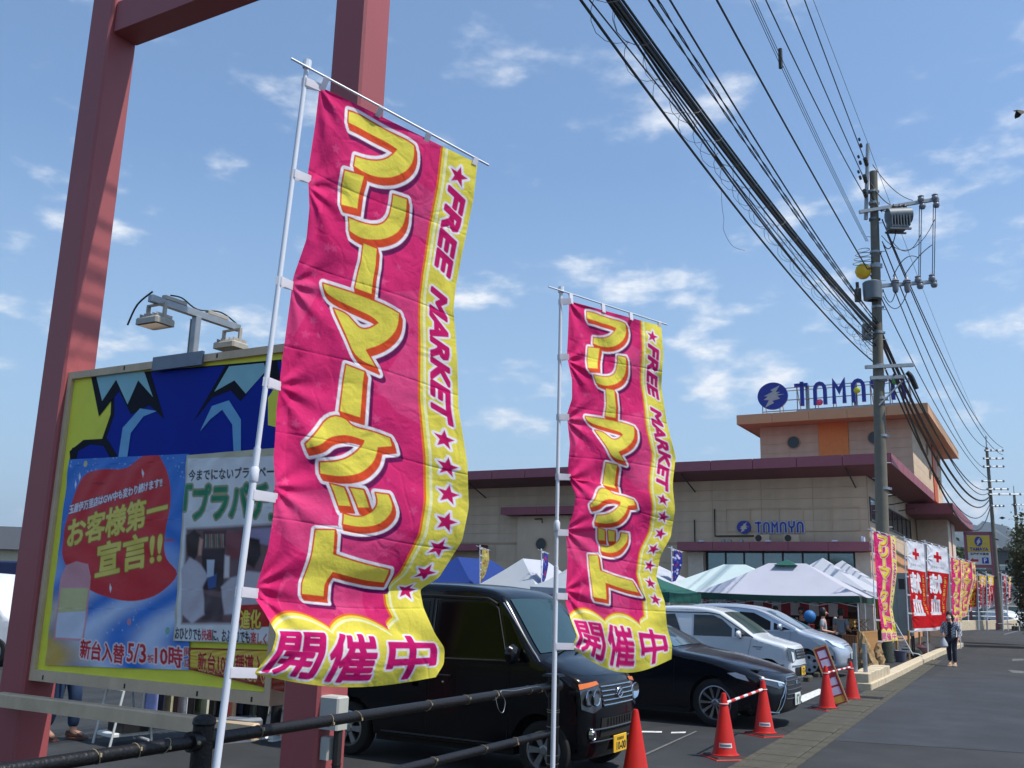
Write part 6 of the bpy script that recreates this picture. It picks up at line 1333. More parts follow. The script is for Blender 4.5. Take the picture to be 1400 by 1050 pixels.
    def plate(z, mat, body_, col, w_=.33, h_=.165, small=None, off=.02):
        x = front_x(z) + off; m2 = MB(); m2.bbox(x, x + .012, -w_ / 2, w_ / 2, z - h_ / 2, z + h_ / 2, .004); pl = m2.build('number_plate', mat, t)
        fr = frame((x + .0135, 0, z), (0, 1, 0), (0, 0, 1), (1, 0, 0)); m2 = MB(); put_text(m2, body_, fr, -w_ * .30, -h_ * .38, w_ * .72, h_ * .45, .0, .03)
        for k_ in range(5): m2.box(-.08 + k_ * .035, -.06 + k_ * .035, .030, .058, 0, .0008, fr)
        m2.build('plate_digits', col, pl)
    def wiper(x0, z0, x1, z1, y0, y1):
        m2 = MB(); m2.tube([(x0, y0, z0), (x1, y1, z1)], .008, 5); m2.build('wiper', BPL, t)
    return dict(t=t, sp=spatch, sl=sline, fp=fpatch, fl=fline, tp=tpatch, mirror=mirror, handle=handle, plate=plate, wiper=wiper, front_x=front_x, hwz=hwz, body=body, warp=warp)
PB = M('black car paint', (7, 10, 16), .18, var=.05, spec=.3, coat=.2); PBB = M('blue black car paint', (10, 14, 24), .18, var=.05, spec=.35, coat=.3); PW = M('pearl white car paint', (206, 211, 216), .25, var=.03, coat=.7); PS = M('silver car paint', (176, 186, 200), .32, .4, var=.04, coat=.6)
def wheel_loc(px, py, W): g_ = G(px, py); return g_ + U2 * (W / 2 - .02)
# --- black kei van
Wv = 1.475
v = car('glossy black boxy kei van with yellow number plate behind the railing', 'van', 'parked_car', PB, [(.30, .20), (.44, .22), (.485, .30), (.50, .48), (.50, .66), (.475, .86), (.44, .94), (.36, 1.0), (.12, 1.10), (-.04, 1.17), (-.20, 1.34), (-.44, 1.64), (-.56, 1.76), (-.78, 1.835), (-1.3, 1.87), (-2.2, 1.87), (-2.7, 1.84), (-2.86, 1.78), (-2.93, 1.6), (-2.96, 1.0), (-2.95, .45), (-2.88, .26), (-2.7, .22)], Wv, 1.10, .11, (0, -2.45), .283, .185, RIMS, ('spoke', 6, .2), wheel_loc(742, 1068, Wv), front_k=.12, rear_k=.06, sill=.26, bulge=.02)
v['sp']('side_window', [(-.42, 1.14), (-1.35, 1.12), (-1.35, 1.68), (-.72, 1.69), (-.60, 1.62)], GDK); v['sp']('side_window', [(-1.46, 1.12), (-2.1, 1.12), (-2.1, 1.69), (-1.46, 1.69)], GDK); v['sp']('side_window', [(-2.2, 1.12), (-2.82, 1.12), (-2.78, 1.66), (-2.2, 1.69)], GDK)
v['sp']('quarter_window', [(-.16, 1.14), (-.36, 1.14), (-.52, 1.58), (-.44, 1.54)], GDK)
v['sl']('window_trim', [(-.40, 1.12), (-1.37, 1.10), (-1.37, 1.70), (-.70, 1.715), (-.58, 1.64), (-.40, 1.12)], M('grey seal', (70, 72, 76), .3), .006, .008); v['sl']('rain_visor', [(-.60, 1.68), (-.72, 1.735), (-1.4, 1.745), (-2.7, 1.74)], BPL, .018, .014)
v['sl']('pillar_trim', [(.02, 1.13), (-.16, 1.32), (-.52, 1.70)], CHR, .006, .01); v['sl']('door_seam', [(-.38, 1.10), (-.36, .60), (-.40, .30)], ARCH, .004, .002); v['sl']('door_seam', [(-1.41, 1.72), (-1.41, .3)], ARCH, .005, .003); v['sl']('door_seam', [(-1.41, .28), (-.4, .28)], ARCH, .004, .003); v['sl']('sill_strip', [(-.42, .30), (-2.0, .30)], M('sill grey', (60, 64, 72), .3), .008, .004)
v['tp']('windscreen', -.06, -.52, .62, .55, GTE); v['wiper'](-.02, 1.19, -.10, 1.26, -.45, .10); v['wiper'](-.02, 1.19, -.10, 1.26, .05, .5)
v['mirror'](-.30, 1.16, PB, (-1, 1), .22, .2); v['handle'](-1.2, .93, BPL); m2 = MB(); m2.lathe([(0, .006), (.012, .004), (.014, 0)], 10, 0, frame((-1.2, -Wv / 2 - .008, .86), (1, 0, 0), (0, 0, 1), (0, -1, 0))); m2.build('lock', CHR, v['t'])
hx_ = [(.70, .92), (.70, .70), (.55, .655), (.40, .70), (.395, .92), (.5, .95)]
for s_ in (-1, 1):
    lp = [(s_ * a, b) for a, b in hx_]; hl = v['fp']('headlight', lp, LENSD, .010); v['fp']('turn_signal', [(s_ * .71, .885), (s_ * .40, .925), (s_ * .41, .955), (s_ * .70, .935)], AMB, .018, hl)
    for yy in (.49, .60):
        fx = v['front_x'](.80); m2 = MB(); m2.lathe([(0, .0), (.035, .004), (.058, .02), (.072, .035), (.078, .04), (.082, .03)], 20, 0, frame((v['warp'](fx, s_ * yy, .8) - .01, s_ * yy, .80), (0, 1, 0), (0, 0, 1), (1, s_ * .15, 0))); m2.build('lamp_reflector', CHR, hl, True)
    fx = v['front_x'](.46); m2 = MB(); m2.lathe([(0, .045), (.035, .04), (.05, .02), (.058, .03), (.062, .0)], 20, 0, frame((v['warp'](fx, s_ * .56, .46) - .0, s_ * .56, .46), (0, 1, 0), (0, 0, 1), (1, s_ * .2, 0))); m2.build('fog_lamp', CHR, v['t'], True)
v['fp']('grille', [(-.37, .70), (.37, .70), (.40, .93), (-.40, .93)], BPL, .008)
for z in (.72, .765, .81, .855, .90): v['fl']('grille_bar', [(-.37 - (z - .7) * .1, z), (.37 + (z - .7) * .1, z)], CHR, .009, .016)
m2 = MB(); fx = v['front_x'](.83) + .035; m2.tube([(fx, .07 * math.cos(a), .83 + .05 * math.sin(a)) for a in np.linspace(0, 2 * PI, 19)], .007, 5); m2.tube([(fx, -.05, .80), (fx, .0, .835), (fx, .05, .86)], .007, 5); m2.build('badge', CHR, v['t'], True)
v['fp']('intake', [(-.42, .42), (.42, .42), (.40, .60), (-.40, .60)], ARCH, .006); v['fl']('intake_bar', [(-.55, .50), (.55, .50)], M('dark grey trim', (60, 62, 66), .3), .010, .016); v['fl']('intake_bar', [(-.6, .385), (.6, .385)], M('dark grey trim', (60, 62, 66), .3), .008, .014)
for yy in np.linspace(-.28, .28, 9): v['fl']('grille_slat', [(float(yy), .52), (float(yy), .59)], BPL, .006, .012)
v['plate'](.33, M('yellow plate', (226, 180, 40), .5), '10-00', BPL)
m2 = MB(); m2.bbox(-.30, -.16, -.5, -.1, 1.235, 1.24, .01, frame((0, 0, 0), (1, 0, 0), (0, 1, 0), (0, 0, 1)))
# --- blue-black sedan
Wc = 1.8
c = car('blue-black sedan with machined alloy wheel parked behind the black van', 'car', 'parked_car', PBB, [(.62, .18), (.82, .20), (.92, .27), (.955, .42), (.945, .56), (.90, .68), (.84, .735), (.6, .82), (.1, .93), (-.4, 1.0), (-.62, 1.04), (-.95, 1.20), (-1.32, 1.37), (-1.65, 1.44), (-2.1, 1.455), (-2.6, 1.42), (-3.1, 1.27), (-3.5, 1.12), (-3.8, 1.06), (-3.92, .98), (-3.97, .7), (-3.95, .4), (-3.85, .25), (-3.7, .2)], Wc, .93, .20, (0, -2.85), .335, .235, RIMD, ('spoke', 10, .10), wheel_loc(978, 994, Wc), front_k=.30, rear_k=.2, sill=.22, bulge=.05, edge_r=.08, arch=.045)
c['sp']('side_window', [(-.75, 1.02), (-1.75, 1.0), (-1.75, 1.34), (-1.48, 1.34), (-1.1, 1.2)], GDK); c['sp']('side_window', [(-1.85, 1.0), (-2.85, 1.02), (-2.65, 1.3), (-1.85, 1.35)], GDK)
c['tp']('windscreen', -.64, -1.36, .68, .54, glassmat('sedan windscreen', (60, 82, 92))); c['tp']('rear_window', -3.35, -2.65, .6, .55, GDK)
c['sl']('window_trim', [(-.72, 1.0), (-1.1, 1.205), (-1.5, 1.37)], CHR, .007, .008); c['sl']('window_trim', [(-.72, .995), (-2.9, .985)], CHR, .006, .01)
c['sl']('door_seam', [(-.60, .92), (-.62, .45), (-.55, .28)], ARCH, .004, .002); c['sl']('crease', [(-.45, .80), (-2.9, .84)], PBB, .012, .0)
c['sp']('side_vent', [(-.18, .735), (-.46, .745), (-.46, .77), (-.18, .765)], CHR, .012)
for s_ in (-1, 1):
    hl = c['fp']('headlight', [(s_ * .44, .60), (s_ * .62, .565), (s_ * .86, .64), (s_ * .86, .72), (s_ * .58, .68)], LENSD, .012); c['fp']('light_strip', [(s_ * .46, .625), (s_ * .84, .705), (s_ * .84, .722), (s_ * .48, .65)], LENS, .02, hl); c['fp']('lamp_reflector', [(s_ * .52, .605), (s_ * .62, .60), (s_ * .62, .655), (s_ * .54, .64)], CHR, .02, hl)
    c['sp']('headlight_side', [(.72, .66), (.50, .70), (.34, .76), (.50, .775), (.66, .74)], LENS, .010, (s_,)); c['fl']('bumper_trim', [(s_ * .46, .60), (s_ * .60, .42), (s_ * .64, .24)], CHR, .007, .012)
    c['sp']('corner_vent', [(.72, .28), (.60, .26), (.55, .31), (.70, .36)], BPL, .006, (s_,)); c['fl']('bumper_lip', [(s_ * .84, .26), (s_ * .55, .23)], CHR, .010, .012)
c['fp']('grille', [(-.30, .70), (.30, .70), (.42, .60), (.50, .40), (.58, .22), (-.58, .22), (-.50, .40), (-.42, .60)], BPL, .008)
for z in (.66, .60, .54, .48, .42): c['fl']('grille_bar', [(-.36 - (.7 - z) * .4, z), (.36 + (.7 - z) * .4, z)], M('dark grey trim', (60, 62, 66), .3), .008, .014)
c['fl']('grille_trim', [(-.31, .705), (.31, .705)], CHR, .010, .012); c['fl']('grille_trim', [(.31, .705), (.44, .60), (.52, .40), (.60, .22)], CHR, .006, .010); c['fl']('grille_trim', [(-.31, .705), (-.44, .60), (-.52, .40), (-.60, .22)], CHR, .006, .010)
m2 = MB(); fx = c['front_x'](.60) + .03; m2.tube([(fx, -.045, .655), (fx, 0, .60), (fx, .045, .655)], .008, 5); m2.build('badge', CHR, c['t'])
c['plate'](.40, M('white plate', (212, 214, 212), .5), '·· ··', M('green digits', (40, 90, 60), .5))
# --- white kei wagon
Wk = 1.475; kl_ = G(1083, 946) - U1 * .44 + U2 * (Wk / 2)
k_ = car('pearl white kei wagon with a small white mirror, between the sedan and the minivan', 'car', 'parked_car', PW, [(.30, .18), (.42, .20), (.475, .28), (.49, .45), (.47, .66), (.43, .84), (.34, .90), (.0, .98), (-.28, 1.06), (-.6, 1.27), (-.95, 1.48), (-1.15, 1.56), (-1.5, 1.61), (-2.1, 1.62), (-2.6, 1.58), (-2.78, 1.5), (-2.88, 1.2), (-2.92, .8), (-2.9, .4), (-2.8, .22)], Wk, 1.0, .13, (0, -2.46), .285, .19, RIMD, ('spoke', 8, .12), kl_, front_k=.10, rear_k=.06, sill=.24, bulge=.02, edge_r=.06)
k_['sp']('side_window', [(-.78, 1.03), (-1.62, 1.02), (-1.62, 1.46), (-1.2, 1.46), (-1.0, 1.38), (-.78, 1.2)], GMD); k_['sp']('quarter_window', [(-.36, 1.05), (-.72, 1.04), (-.72, 1.22)], GMD); k_['sp']('side_window', [(-1.88, 1.03), (-2.72, 1.03), (-2.66, 1.42), (-2.06, 1.46)], GMD)
k_['sl']('window_trim', [(-.30, 1.03), (-.72, 1.27), (-1.05, 1.47), (-1.3, 1.51), (-2.7, 1.49)], BPL, .012, .008); k_['tp']('windscreen', -.30, -1.0, .60, .52, glassmat('kei windscreen', (60, 84, 84))); k_['sp']('pillar', [(-1.66, 1.02), (-1.84, 1.02), (-1.98, 1.30), (-1.98, 1.46), (-1.66, 1.46)], PW, .008)
k_['mirror'](-.60, 1.05, PW, (-1,), .2, .16); k_['handle'](-1.5, .86, PW); k_['sl']('door_seam', [(-.34, 1.0), (-.42, .7), (-.40, .3)], M('seam grey', (90, 92, 96), .6), .004, .002); k_['sl']('door_seam', [(-1.70, 1.0), (-1.70, .3)], M('seam grey', (90, 92, 96), .6), .004, .002)
m2 = MB(); m2.box(-.14, -.34, -Wk / 2 - .006, -Wk / 2 - .001, .84, .855); m2.box(-.17, -.27, -Wk / 2 - .006, -Wk / 2 - .001, .80, .81); m2.build('badge', M('dark grey trim', (60, 62, 66), .3), k_['t'])
for s_ in (-1, 1):
    hl = k_['fp']('headlight', [(s_ * .72, .84), (s_ * .40, .80), (s_ * .42, .62), (s_ * .60, .56), (s_ * .72, .62)], LENSD, .010); k_['fp']('light_bar', [(s_ * .50, .60), (s_ * .60, .58), (s_ * .60, .78), (s_ * .50, .76)], LENS, .018, hl); k_['fl']('lamp_trim', [(s_ * .40, .815), (s_ * .71, .86)], CHR, .009, .014, hl); k_['sp']('headlight_side', [(.34, .79), (.14, .83), (.20, .70), (.30, .63), (.36, .63)], LENS, .009, (s_,))
k_['fp']('grille', [(-.38, .62), (.38, .62), (.38, .82), (-.38, .82)], BPL, .008)
for z in (.66, .72, .78): k_['fl']('grille_bar', [(-.37, z), (.37, z)], CHR, .012, .014)
k_['fl']('bumper_trim', [(-.62, .50), (.62, .50)], CHR, .012, .014); k_['fp']('intake', [(-.5, .28), (.5, .28), (.5, .46), (-.5, .46)], BPL, .008); k_['plate'](.38, M('yellow plate', (226, 180, 40), .5), '··-··', BPL)
# --- silver minivan
Ws = 1.695
s = car('silver compact minivan with round headlights, nearest the market stall', 'minivan', 'parked_car', PS, [(.62, .20), (.76, .22), (.84, .30), (.865, .48), (.84, .64), (.74, .78), (.58, .88), (.25, .98), (-.12, 1.07), (-.45, 1.22), (-.95, 1.46), (-1.25, 1.57), (-1.6, 1.635), (-2.2, 1.67), (-2.9, 1.64), (-3.12, 1.56), (-3.22, 1.2), (-3.27, .8), (-3.24, .4), (-3.1, .24)], Ws, 1.03, .15, (0, -2.7), .305, .215, M('hubcap silver', (170, 174, 180), .35, .5), ('cover', 6), wheel_loc(1107, 925, Ws), front_k=.24, rear_k=.1, sill=.26, bulge=.04, edge_r=.09)
s['sp']('side_window', [(-.92, 1.07), (-1.72, 1.06), (-1.72, 1.50), (-1.35, 1.48), (-.92, 1.28)], GDK); s['sp']('quarter_window', [(-.42, 1.09), (-.84, 1.08), (-.84, 1.26)], GDK); s['sp']('side_window', [(-1.82, 1.06), (-2.42, 1.06), (-2.42, 1.51), (-1.82, 1.51)], GDK); s['sp']('side_window', [(-2.5, 1.07), (-3.1, 1.08), (-3.02, 1.48), (-2.5, 1.51)], GDK)
s['tp']('windscreen', -.16, -1.1, .68, .56, glassmat('minivan windscreen', (90, 120, 140))); s['mirror'](-.66, 1.12, PS, (-1,), .26, .17); s['handle'](-1.6, .92, PS); s['sl']('door_seam', [(-.42, 1.06), (-.48, .6), (-.44, .3)], M('seam grey', (90, 92, 96), .6), .004, .002); s['sl']('door_seam', [(-1.78, 1.05), (-1.78, .3)], M('seam grey', (90, 92, 96), .6), .004, .002)
s['sl']('roof_line', [(-.3, 1.13), (-.9, 1.42), (-1.3, 1.55), (-1.8, 1.6), (-2.9, 1.59)], M('seam grey', (90, 92, 96), .6), .006, .004)
for s_ in (-1, 1):
    hl = s['fp']('headlight', [(s_ * .80, .90), (s_ * .58, .90), (s_ * .42, .80), (s_ * .46, .68), (s_ * .66, .70), (s_ * .80, .78)], LENS, .012); s['sp']('headlight_side', [(.68, .70), (.40, .76), (.22, .86), (.24, .93), (.46, .88), (.62, .80)], LENS, .010, (s_,))
    s['sp']('fog_lamp', [(.76, .42), (.66, .41), (.66, .52), (.76, .52)], BPL, .010, (s_,))
s['fp']('grille', [(-.34, .72), (.34, .72), (.40, .84), (-.40, .84)], BPL, .01); 
for z in (.75, .80): s['fl']('grille_bar', [(-.36, z), (.36, z)], CHR, .010, .016)
s['fp']('intake', [(-.42, .34), (.42, .34), (.42, .46), (-.42, .46)], BPL, .008); s['plate'](.52, M('white plate', (212, 214, 212), .5), '·· ··', M('green digits', (40, 90, 60), .5))
# dark car glimpsed between van and second banner, further back
d_ = car('black wagon roof glimpsed between the black van and the grey tents', 'car', 'parked_car', PB, [(.3, .2), (.7, .25), (.8, .6), (.7, .8), (0, .95), (-.4, 1.05), (-1.0, 1.42), (-1.5, 1.52), (-2.8, 1.55), (-3.1, 1.4), (-3.3, .9), (-3.25, .3)], 1.7, .98, .15, (0, -2.6), .31, .2, RIMS, ('spoke', 5, .2), Vector((pf(812, 20.5), 20.5, 0)), front_k=.2)
d_['sp']('side_window', [(-.8, 1.03), (-1.8, 1.03), (-1.8, 1.40), (-1.3, 1.38)], GDK); d_['sp']('side_window', [(-1.9, 1.03), (-2.9, 1.03), (-2.8, 1.40), (-1.9, 1.41)], GDK); d_['tp']('windscreen', -.42, -1.1, .6, .5, GDK)
# ------------------------------------------------------------------ people
SKIN = M('skin', (196, 146, 120), .6, var=.05); HAIR = M('black hair', (22, 18, 18), .5, var=.2)
def skinned(name, verts, edges, radii, mat, par, sub=2, root=0):
    me = bpy.data.meshes.new(name); me.from_pydata(verts, edges, []); o = link(name, me, None); md = o.modifiers.new('s', 'SKIN'); md.use_smooth_shade = True; md.branch_smoothing = .4
    for i, v_ in enumerate(me.skin_vertices[0].data): v_.radius = (radii[i], radii[i]) if not isinstance(radii[i], tuple) else radii[i]; v_.use_root = (i == root)
    ms = o.modifiers.new('u', 'SUBSURF'); ms.levels = sub; ms.render_levels = sub
    bpy.context.view_layer.update(); dg = bpy.context.evaluated_depsgraph_get(); m2 = bpy.data.meshes.new_from_object(o.evaluated_get(dg)); bpy.data.objects.remove(o)
    m2.materials.clear(); m2.materials.append(mat); m2.polygons.foreach_set('use_smooth', [True] * len(m2.polygons)); return link(name, m2, par)
def person(label, loc, rz, h, pose, top, bot, shoe, hair=True, long_sleeve=True, mask=False, group=None, jk=1.0):
    """local: facing -y; pose joints dict in units of body height"""
    t = thing('person', label, 'person', loc, rz, group); J = {k: Vector(v_) * h for k, v_ in pose.items()}
    pel, chest, neck, head = J['pelvis'], J['chest'], J['neck'], J['head']; V = []; E_ = []; R_ = []
    def add(p, r_, par_=None): V.append(tuple(p)); R_.append(r_ * h if not isinstance(r_, tuple) else (r_[0] * h, r_[1] * h)); (E_.append((par_, len(V) - 1)) if par_ is not None else None); return len(V) - 1
    a = add(pel, (.085, .06)); b = add(pel.lerp(chest, .5), (.078, .056), a); c_ = add(chest, (.088, .06), b); d = add(neck, .032, c_); e_ = add(neck.lerp(head, .45), .034, d)
    fwd = Vector((0, -1, 0)); e1 = add(head, (.050, .058), e_); add(head + Vector((0, 0, .042 * h)), .042, e1)
    for s_ in ('l', 'r'):
        sh, el, wr, hp_, kn, an, to = (J[s_ + q] for q in ('sh', 'el', 'wr', 'hip', 'kn', 'an', 'toe'))
        i = add(sh, .036, c_); i = add(el, .027, i); i = add(wr, .019, i); hd = add(wr + (wr - el).normalized() * .035 * h, (.022, .012), i)
        pd_ = (wr - el).normalized(); sd_ = pd_.cross(Vector((0, 0, 1))); sd_ = sd_.normalized() if sd_.length > .1 else Vector((0, 1, 0))
        i = add(hp_, .052, a); i = add(kn, .038, i); i = add(an, .024, i); add(to, .022, i)
    skinned('body', V, E_, R_, SKIN, t)
    # fingers
    for s_ in ('l', 'r'):
        el, wr = J[s_ + 'el'], J[s_ + 'wr']; pd_ = (wr - el).normalized(); base = wr + pd_ * .055 * h; sd_ = pd_.cross(Vector((1, 0, 0))); sd_ = sd_.normalized() if sd_.length > .2 else Vector((0, 1, 0)); mb = MB()
        for k in range(4): b0 = base + sd_ * (k - 1.5) * .0105 * h; L_ = (.036, .042, .040, .032)[k] * h; mb.tube([b0 - pd_ * .01 * h, b0 + pd_ * L_ * .5, b0 + pd_ * L_ * .8 + Vector((0, -.008 * h, .0))], [.0056 * h, .005 * h, .004 * h], 6)
        b0 = wr + pd_ * .02 * h + sd_ * .018 * h; mb.tube([b0, b0 + sd_ * .014 * h + pd_ * .02 * h, b0 + sd_ * .014 * h + pd_ * .035 * h], [.0065 * h, .0055 * h, .0045 * h], 6); mb.build('fingers', SKIN, t, True)
    # face
    mb = MB(); f_ = head + fwd * .056 * h; mb.tube([f_ + Vector((0, .012 * h, .012 * h)), f_ + Vector((0, -.010 * h, -.008 * h)), f_ + Vector((0, .01 * h, -.014 * h))], [.004 * h, .0085 * h, .005 * h], 6); mb.build('nose', SKIN, t, True)
    mb = MB()
    for sx_ in (-1, 1): mb.box(f_.x + sx_ * .021 * h - .008 * h, f_.x + sx_ * .021 * h + .008 * h, f_.y + .001, f_.y + .006, f_.z + .008 * h, f_.z + .014 * h)
    mb.build('eyes', HAIR, t)
    if mask:
        mb = MB(); mb.lathe([(0, -.03 * h), (.03 * h, -.026 * h), (.046 * h, 0), (.04 * h, .018 * h), (0, .024 * h)], 14, 0, Matrix.Translation(head + Vector((0, -.021 * h, -.026 * h)))); mb.build('face_mask', M('white mask', (206, 208, 214), .8), t, True)
    # clothes
    V, E_, R_ = [], [], []; a = add(pel + Vector((0, 0, -.02 * h)), (.098 * jk, .075 * jk)); b = add(pel.lerp(chest, .5), (.092 * jk, .07 * jk), a); c_ = add(chest + Vector((0, 0, .01 * h)), (.095 * jk, .07 * jk), b); add(neck.lerp(chest, .35), .05, c_)
    for s_ in ('l', 'r'):
        sh, el, wr = (J[s_ + q] for q in ('sh', 'el', 'wr')); i = add(sh, .046 * jk, c_); i = add(el if long_sleeve else sh.lerp(el, .7), .038 * jk, i)
        if long_sleeve: add(el.lerp(wr, .88), .029, i)
    skinned('jacket' if long_sleeve else 'shirt', V, E_, R_, top, t)
    V, E_, R_ = [], [], []; a = add(pel, (.092, .068))
    for s_ in ('l', 'r'): hp_, kn, an = (J[s_ + q] for q in ('hip', 'kn', 'an')); i = add(hp_, .062, a); i = add(kn, .047, i); add(kn.lerp(an, .9), .038, i)
    skinned('trousers', V, E_, R_, bot, t)
    for s_ in ('l', 'r'):
        an, to = J[s_ + 'an'], J[s_ + 'toe']; d = (to - an); d.z = 0; d.normalize(); n_ = Vector((-d.y, d.x, 0)); m = frame(Vector((an.x, an.y, max(0, to.z - .02 * h))), d, n_, UZ); mb = MB(); mb.bbox(-.045 * h, .115 * h, -.028 * h, .028 * h, 0, .018 * h, .012 * h, m); mb.add([(-.04 * h, -.024 * h, .018 * h), (.10 * h, -.022 * h, .018 * h), (.10 * h, .022 * h, .018 * h), (-.04 * h, .024 * h, .018 * h), (-.038 * h, -.02 * h, .05 * h), (.02 * h, -.018 * h, .05 * h), (.02 * h, .018 * h, .05 * h), (-.038 * h, .02 * h, .05 * h)], [(0, 1, 5, 4), (1, 2, 6, 5), (2, 3, 7, 6), (3, 0, 4, 7), (4, 5, 6, 7)], 0, m); mb.build('shoe', shoe, t, True)
    if hair:
        mb = MB(); mb.lathe([(.0, .098 * h), (.032 * h, .09 * h), (.052 * h, .062 * h), (.058 * h, .02 * h), (.054 * h, -.03 * h), (.042 * h, -.055 * h), (.0, -.05 * h)], 18, 0, Matrix.Translation(head + Vector((0, .022 * h, .002 * h)))); mb.build('hair', HAIR, t, True)
    return t, J
STAND = dict(pelvis=(0, 0, .52), chest=(0, 0, .74), neck=(0, 0, .83), head=(0, -.01, .92), lsh=(.105, 0, .795), lel=(.135, .02, .63), lwr=(.13, -.05, .49), rsh=(-.105, 0, .795), rel=(-.14, .02, .63), rwr=(-.13, -.05, .49), lhip=(.055, 0, .49), lkn=(.06, -.01, .28), lan=(.065, .01, .045), ltoe=(.07, -.07, .02), rhip=(-.055, 0, .49), rkn=(-.06, -.01, .28), ran=(-.065, .01, .045), rtoe=(-.07, -.07, .02))
WALK = dict(STAND, lkn=(.055, -.05, .29), lan=(.055, -.06, .05), ltoe=(.06, -.14, .03), rkn=(-.055, .015, .28), ran=(-.06, .07, .07), rtoe=(-.065, -.01, .02), lwr=(.15, -.08, .50), lel=(.155, .03, .64), rel=(-.16, .03, .65), rwr=(-.11, -.10, .58))
PLAID = M('grey plaid cloth', (104, 112, 124), .9, var=.5, scale=14); t = PLAID.node_tree
ck = N(t, 'ShaderNodeTexChecker'); ck.inputs['Scale'].default_value = 26; ck.inputs['Color1'].default_value = (*lin((70, 80, 100)), 1); ck.inputs['Color2'].default_value = (*lin((186, 190, 198)), 1); tcn = N(t, 'ShaderNodeTexCoord'); t.links.new(tcn.outputs['Object'], ck.inputs['Vector']); t.links.new(ck.outputs[0], t.nodes['Principled BSDF'].inputs['Base Color'])
NVY = M('navy trousers', (30, 34, 50), .85, var=.1); DEN = M('blue denim', (34, 56, 86), .85, var=.15, scale=9); BTOP = M('black top', (20, 20, 24), .85)
wl = G(1303, 911); wt, wj = person('woman in a plaid jacket and white face mask walking along the road, carrying bags', wl, math.radians(-38), 1.60, dict(WALK, head=(-.01, -.012, .92)), PLAID, NVY, M('beige shoe', (170, 150, 120), .7), mask=True, jk=1.22)
mb = MB(); h = 1.6; mb.lathe([(0, -.13 * h), (.05 * h, -.125 * h), (.072 * h, -.05 * h), (.066 * h, .02 * h), (0, .05 * h)], 12, 0, frame(wj['head'] + Vector((.012, .042 * h, -.01)), (1, 0, 0), (0, .6, 0), (0, 0, 1))); mb.build('long_hair', HAIR, wt, True)
mb = MB(); mb.add([(-.05, -.115, .88 * h - .1), (.05, -.115, .88 * h - .1), (.04, -.125, .50 * h), (-.07, -.125, .50 * h)], [(0, 1, 2, 3)]); mb.build('blouse', BTOP, wt); mb = MB(); mb.tube([tuple(wj['lsh'] + Vector((-.03, -.07, .03))), (0, -.14, .66 * h), (-.13, -.12, .50 * h)], .012, 5); mb.build('bag_strap', BPL, wt)
bagp = wl + Vector((-.28, -.1, .55)); mb = MB(); mb.lathe([(.02, .30), (.05, .24), (.10, .15), (.12, .05), (.08, 0), (0, -.01)], 12); mb.tube([(0, 0, .28), (0, 0, .40)], .012, 5); o = mb.build('carrier_bag', M('translucent bag', (190, 196, 204), .5, translucent=.3), None, True); o.location = bagp; tag(o, 'pale plastic carrier bag hanging from the walking woman\'s hand', 'bag')
# stall people
GRS = M('light grey shirt', (158, 160, 164), .9, var=.06); 
for px, py, Y, rz, top, bot, lb_ in ((1127, 900, 27.6, 1.2, GRS, NVY, 'person in a loose pale grey shirt under the front tent'), (1152, 900, 29.4, 2.4, M('grey shirt', (130, 132, 136), .9), NVY, 'person in a darker grey top right of the pale shirted one'), (1062, 905, 30.2, .4, BTOP, NVY, 'person in black behind the minivan roof under the tents'), (1098, 905, 30.8, -.5, BTOP, DEN, 'person in black left of the blue balloon'), (1145, 900, 32.4, -2.0, M('white shirt', (196, 196, 200), .9), DEN, 'person in white deep inside the front tent')):
    q = P(px, py, Y); q.z = 0; person(lb_, q, rz, 1.62, dict(STAND, rwr=(-.1, -.16, .6), chest=(0, -.02, .74), head=(0, -.03, .92)), top, bot, BPL, long_sleeve=False)
# man behind the left post
mq = G(80, 1012); person('man in a blue checked shirt and jeans walking behind the left red post', mq, math.radians(75), 1.7, WALK, M('blue check shirt', (70, 100, 150), .9, var=.5, scale=16), DEN, M('brown shoe', (86, 48, 30), .6))
wq = G(365, 1012); person('person in a cream skirt top and black trousers with white sneakers behind the clothes rack', wq, math.radians(160), 1.58, STAND, M('cream shirt', (200, 190, 166), .9), BTOP, M('white sneaker', (214, 218, 220), .6))
# clothes rack
ra_, rb_ = G(190, 1018), G(355, 1004); dd = (rb_ - ra_); Lk = dd.length; an_ = math.atan2(dd.y, dd.x); rk = thing('clothes_rack', 'white wheeled clothes rack seen under the billboard', 'clothes rack', ra_, an_)
mb = MB(); mb.tube([(0, 0, 1.2), (Lk, 0, 1.2)], .014, 8); mb.build('hanging_bar', WPL, rk)
for x in (0, Lk): mb = MB(); mb.tube([(x, 0, .12), (x, 0, 1.2)], .014, 8); mb.tube([(x, -.25, .08), (x, .25, .08)], .014, 6); mb.build('upright', WPL, rk)
cols = [((140, 150, 200), 'lilac blue'), ((24, 26, 40), 'dark navy'), ((170, 160, 130), 'beige'), ((60, 50, 60), 'plum check'), ((200, 200, 206), 'white'), ((30, 30, 34), 'black'), ((52, 64, 44), 'olive green'), ((190, 190, 170), 'cream striped'), ((22, 22, 28), 'charcoal'), ((16, 16, 20), 'jet black'), ((150, 26, 36), 'red'), ((168, 158, 130), 'sand pleated'), ((40, 38, 60), 'indigo'), ((22, 20, 26), 'soft black'), ((130, 126, 120), 'mid grey'), ((60, 56, 58), 'dotted dark grey'), ((196, 180, 150), 'pale cream wide')]
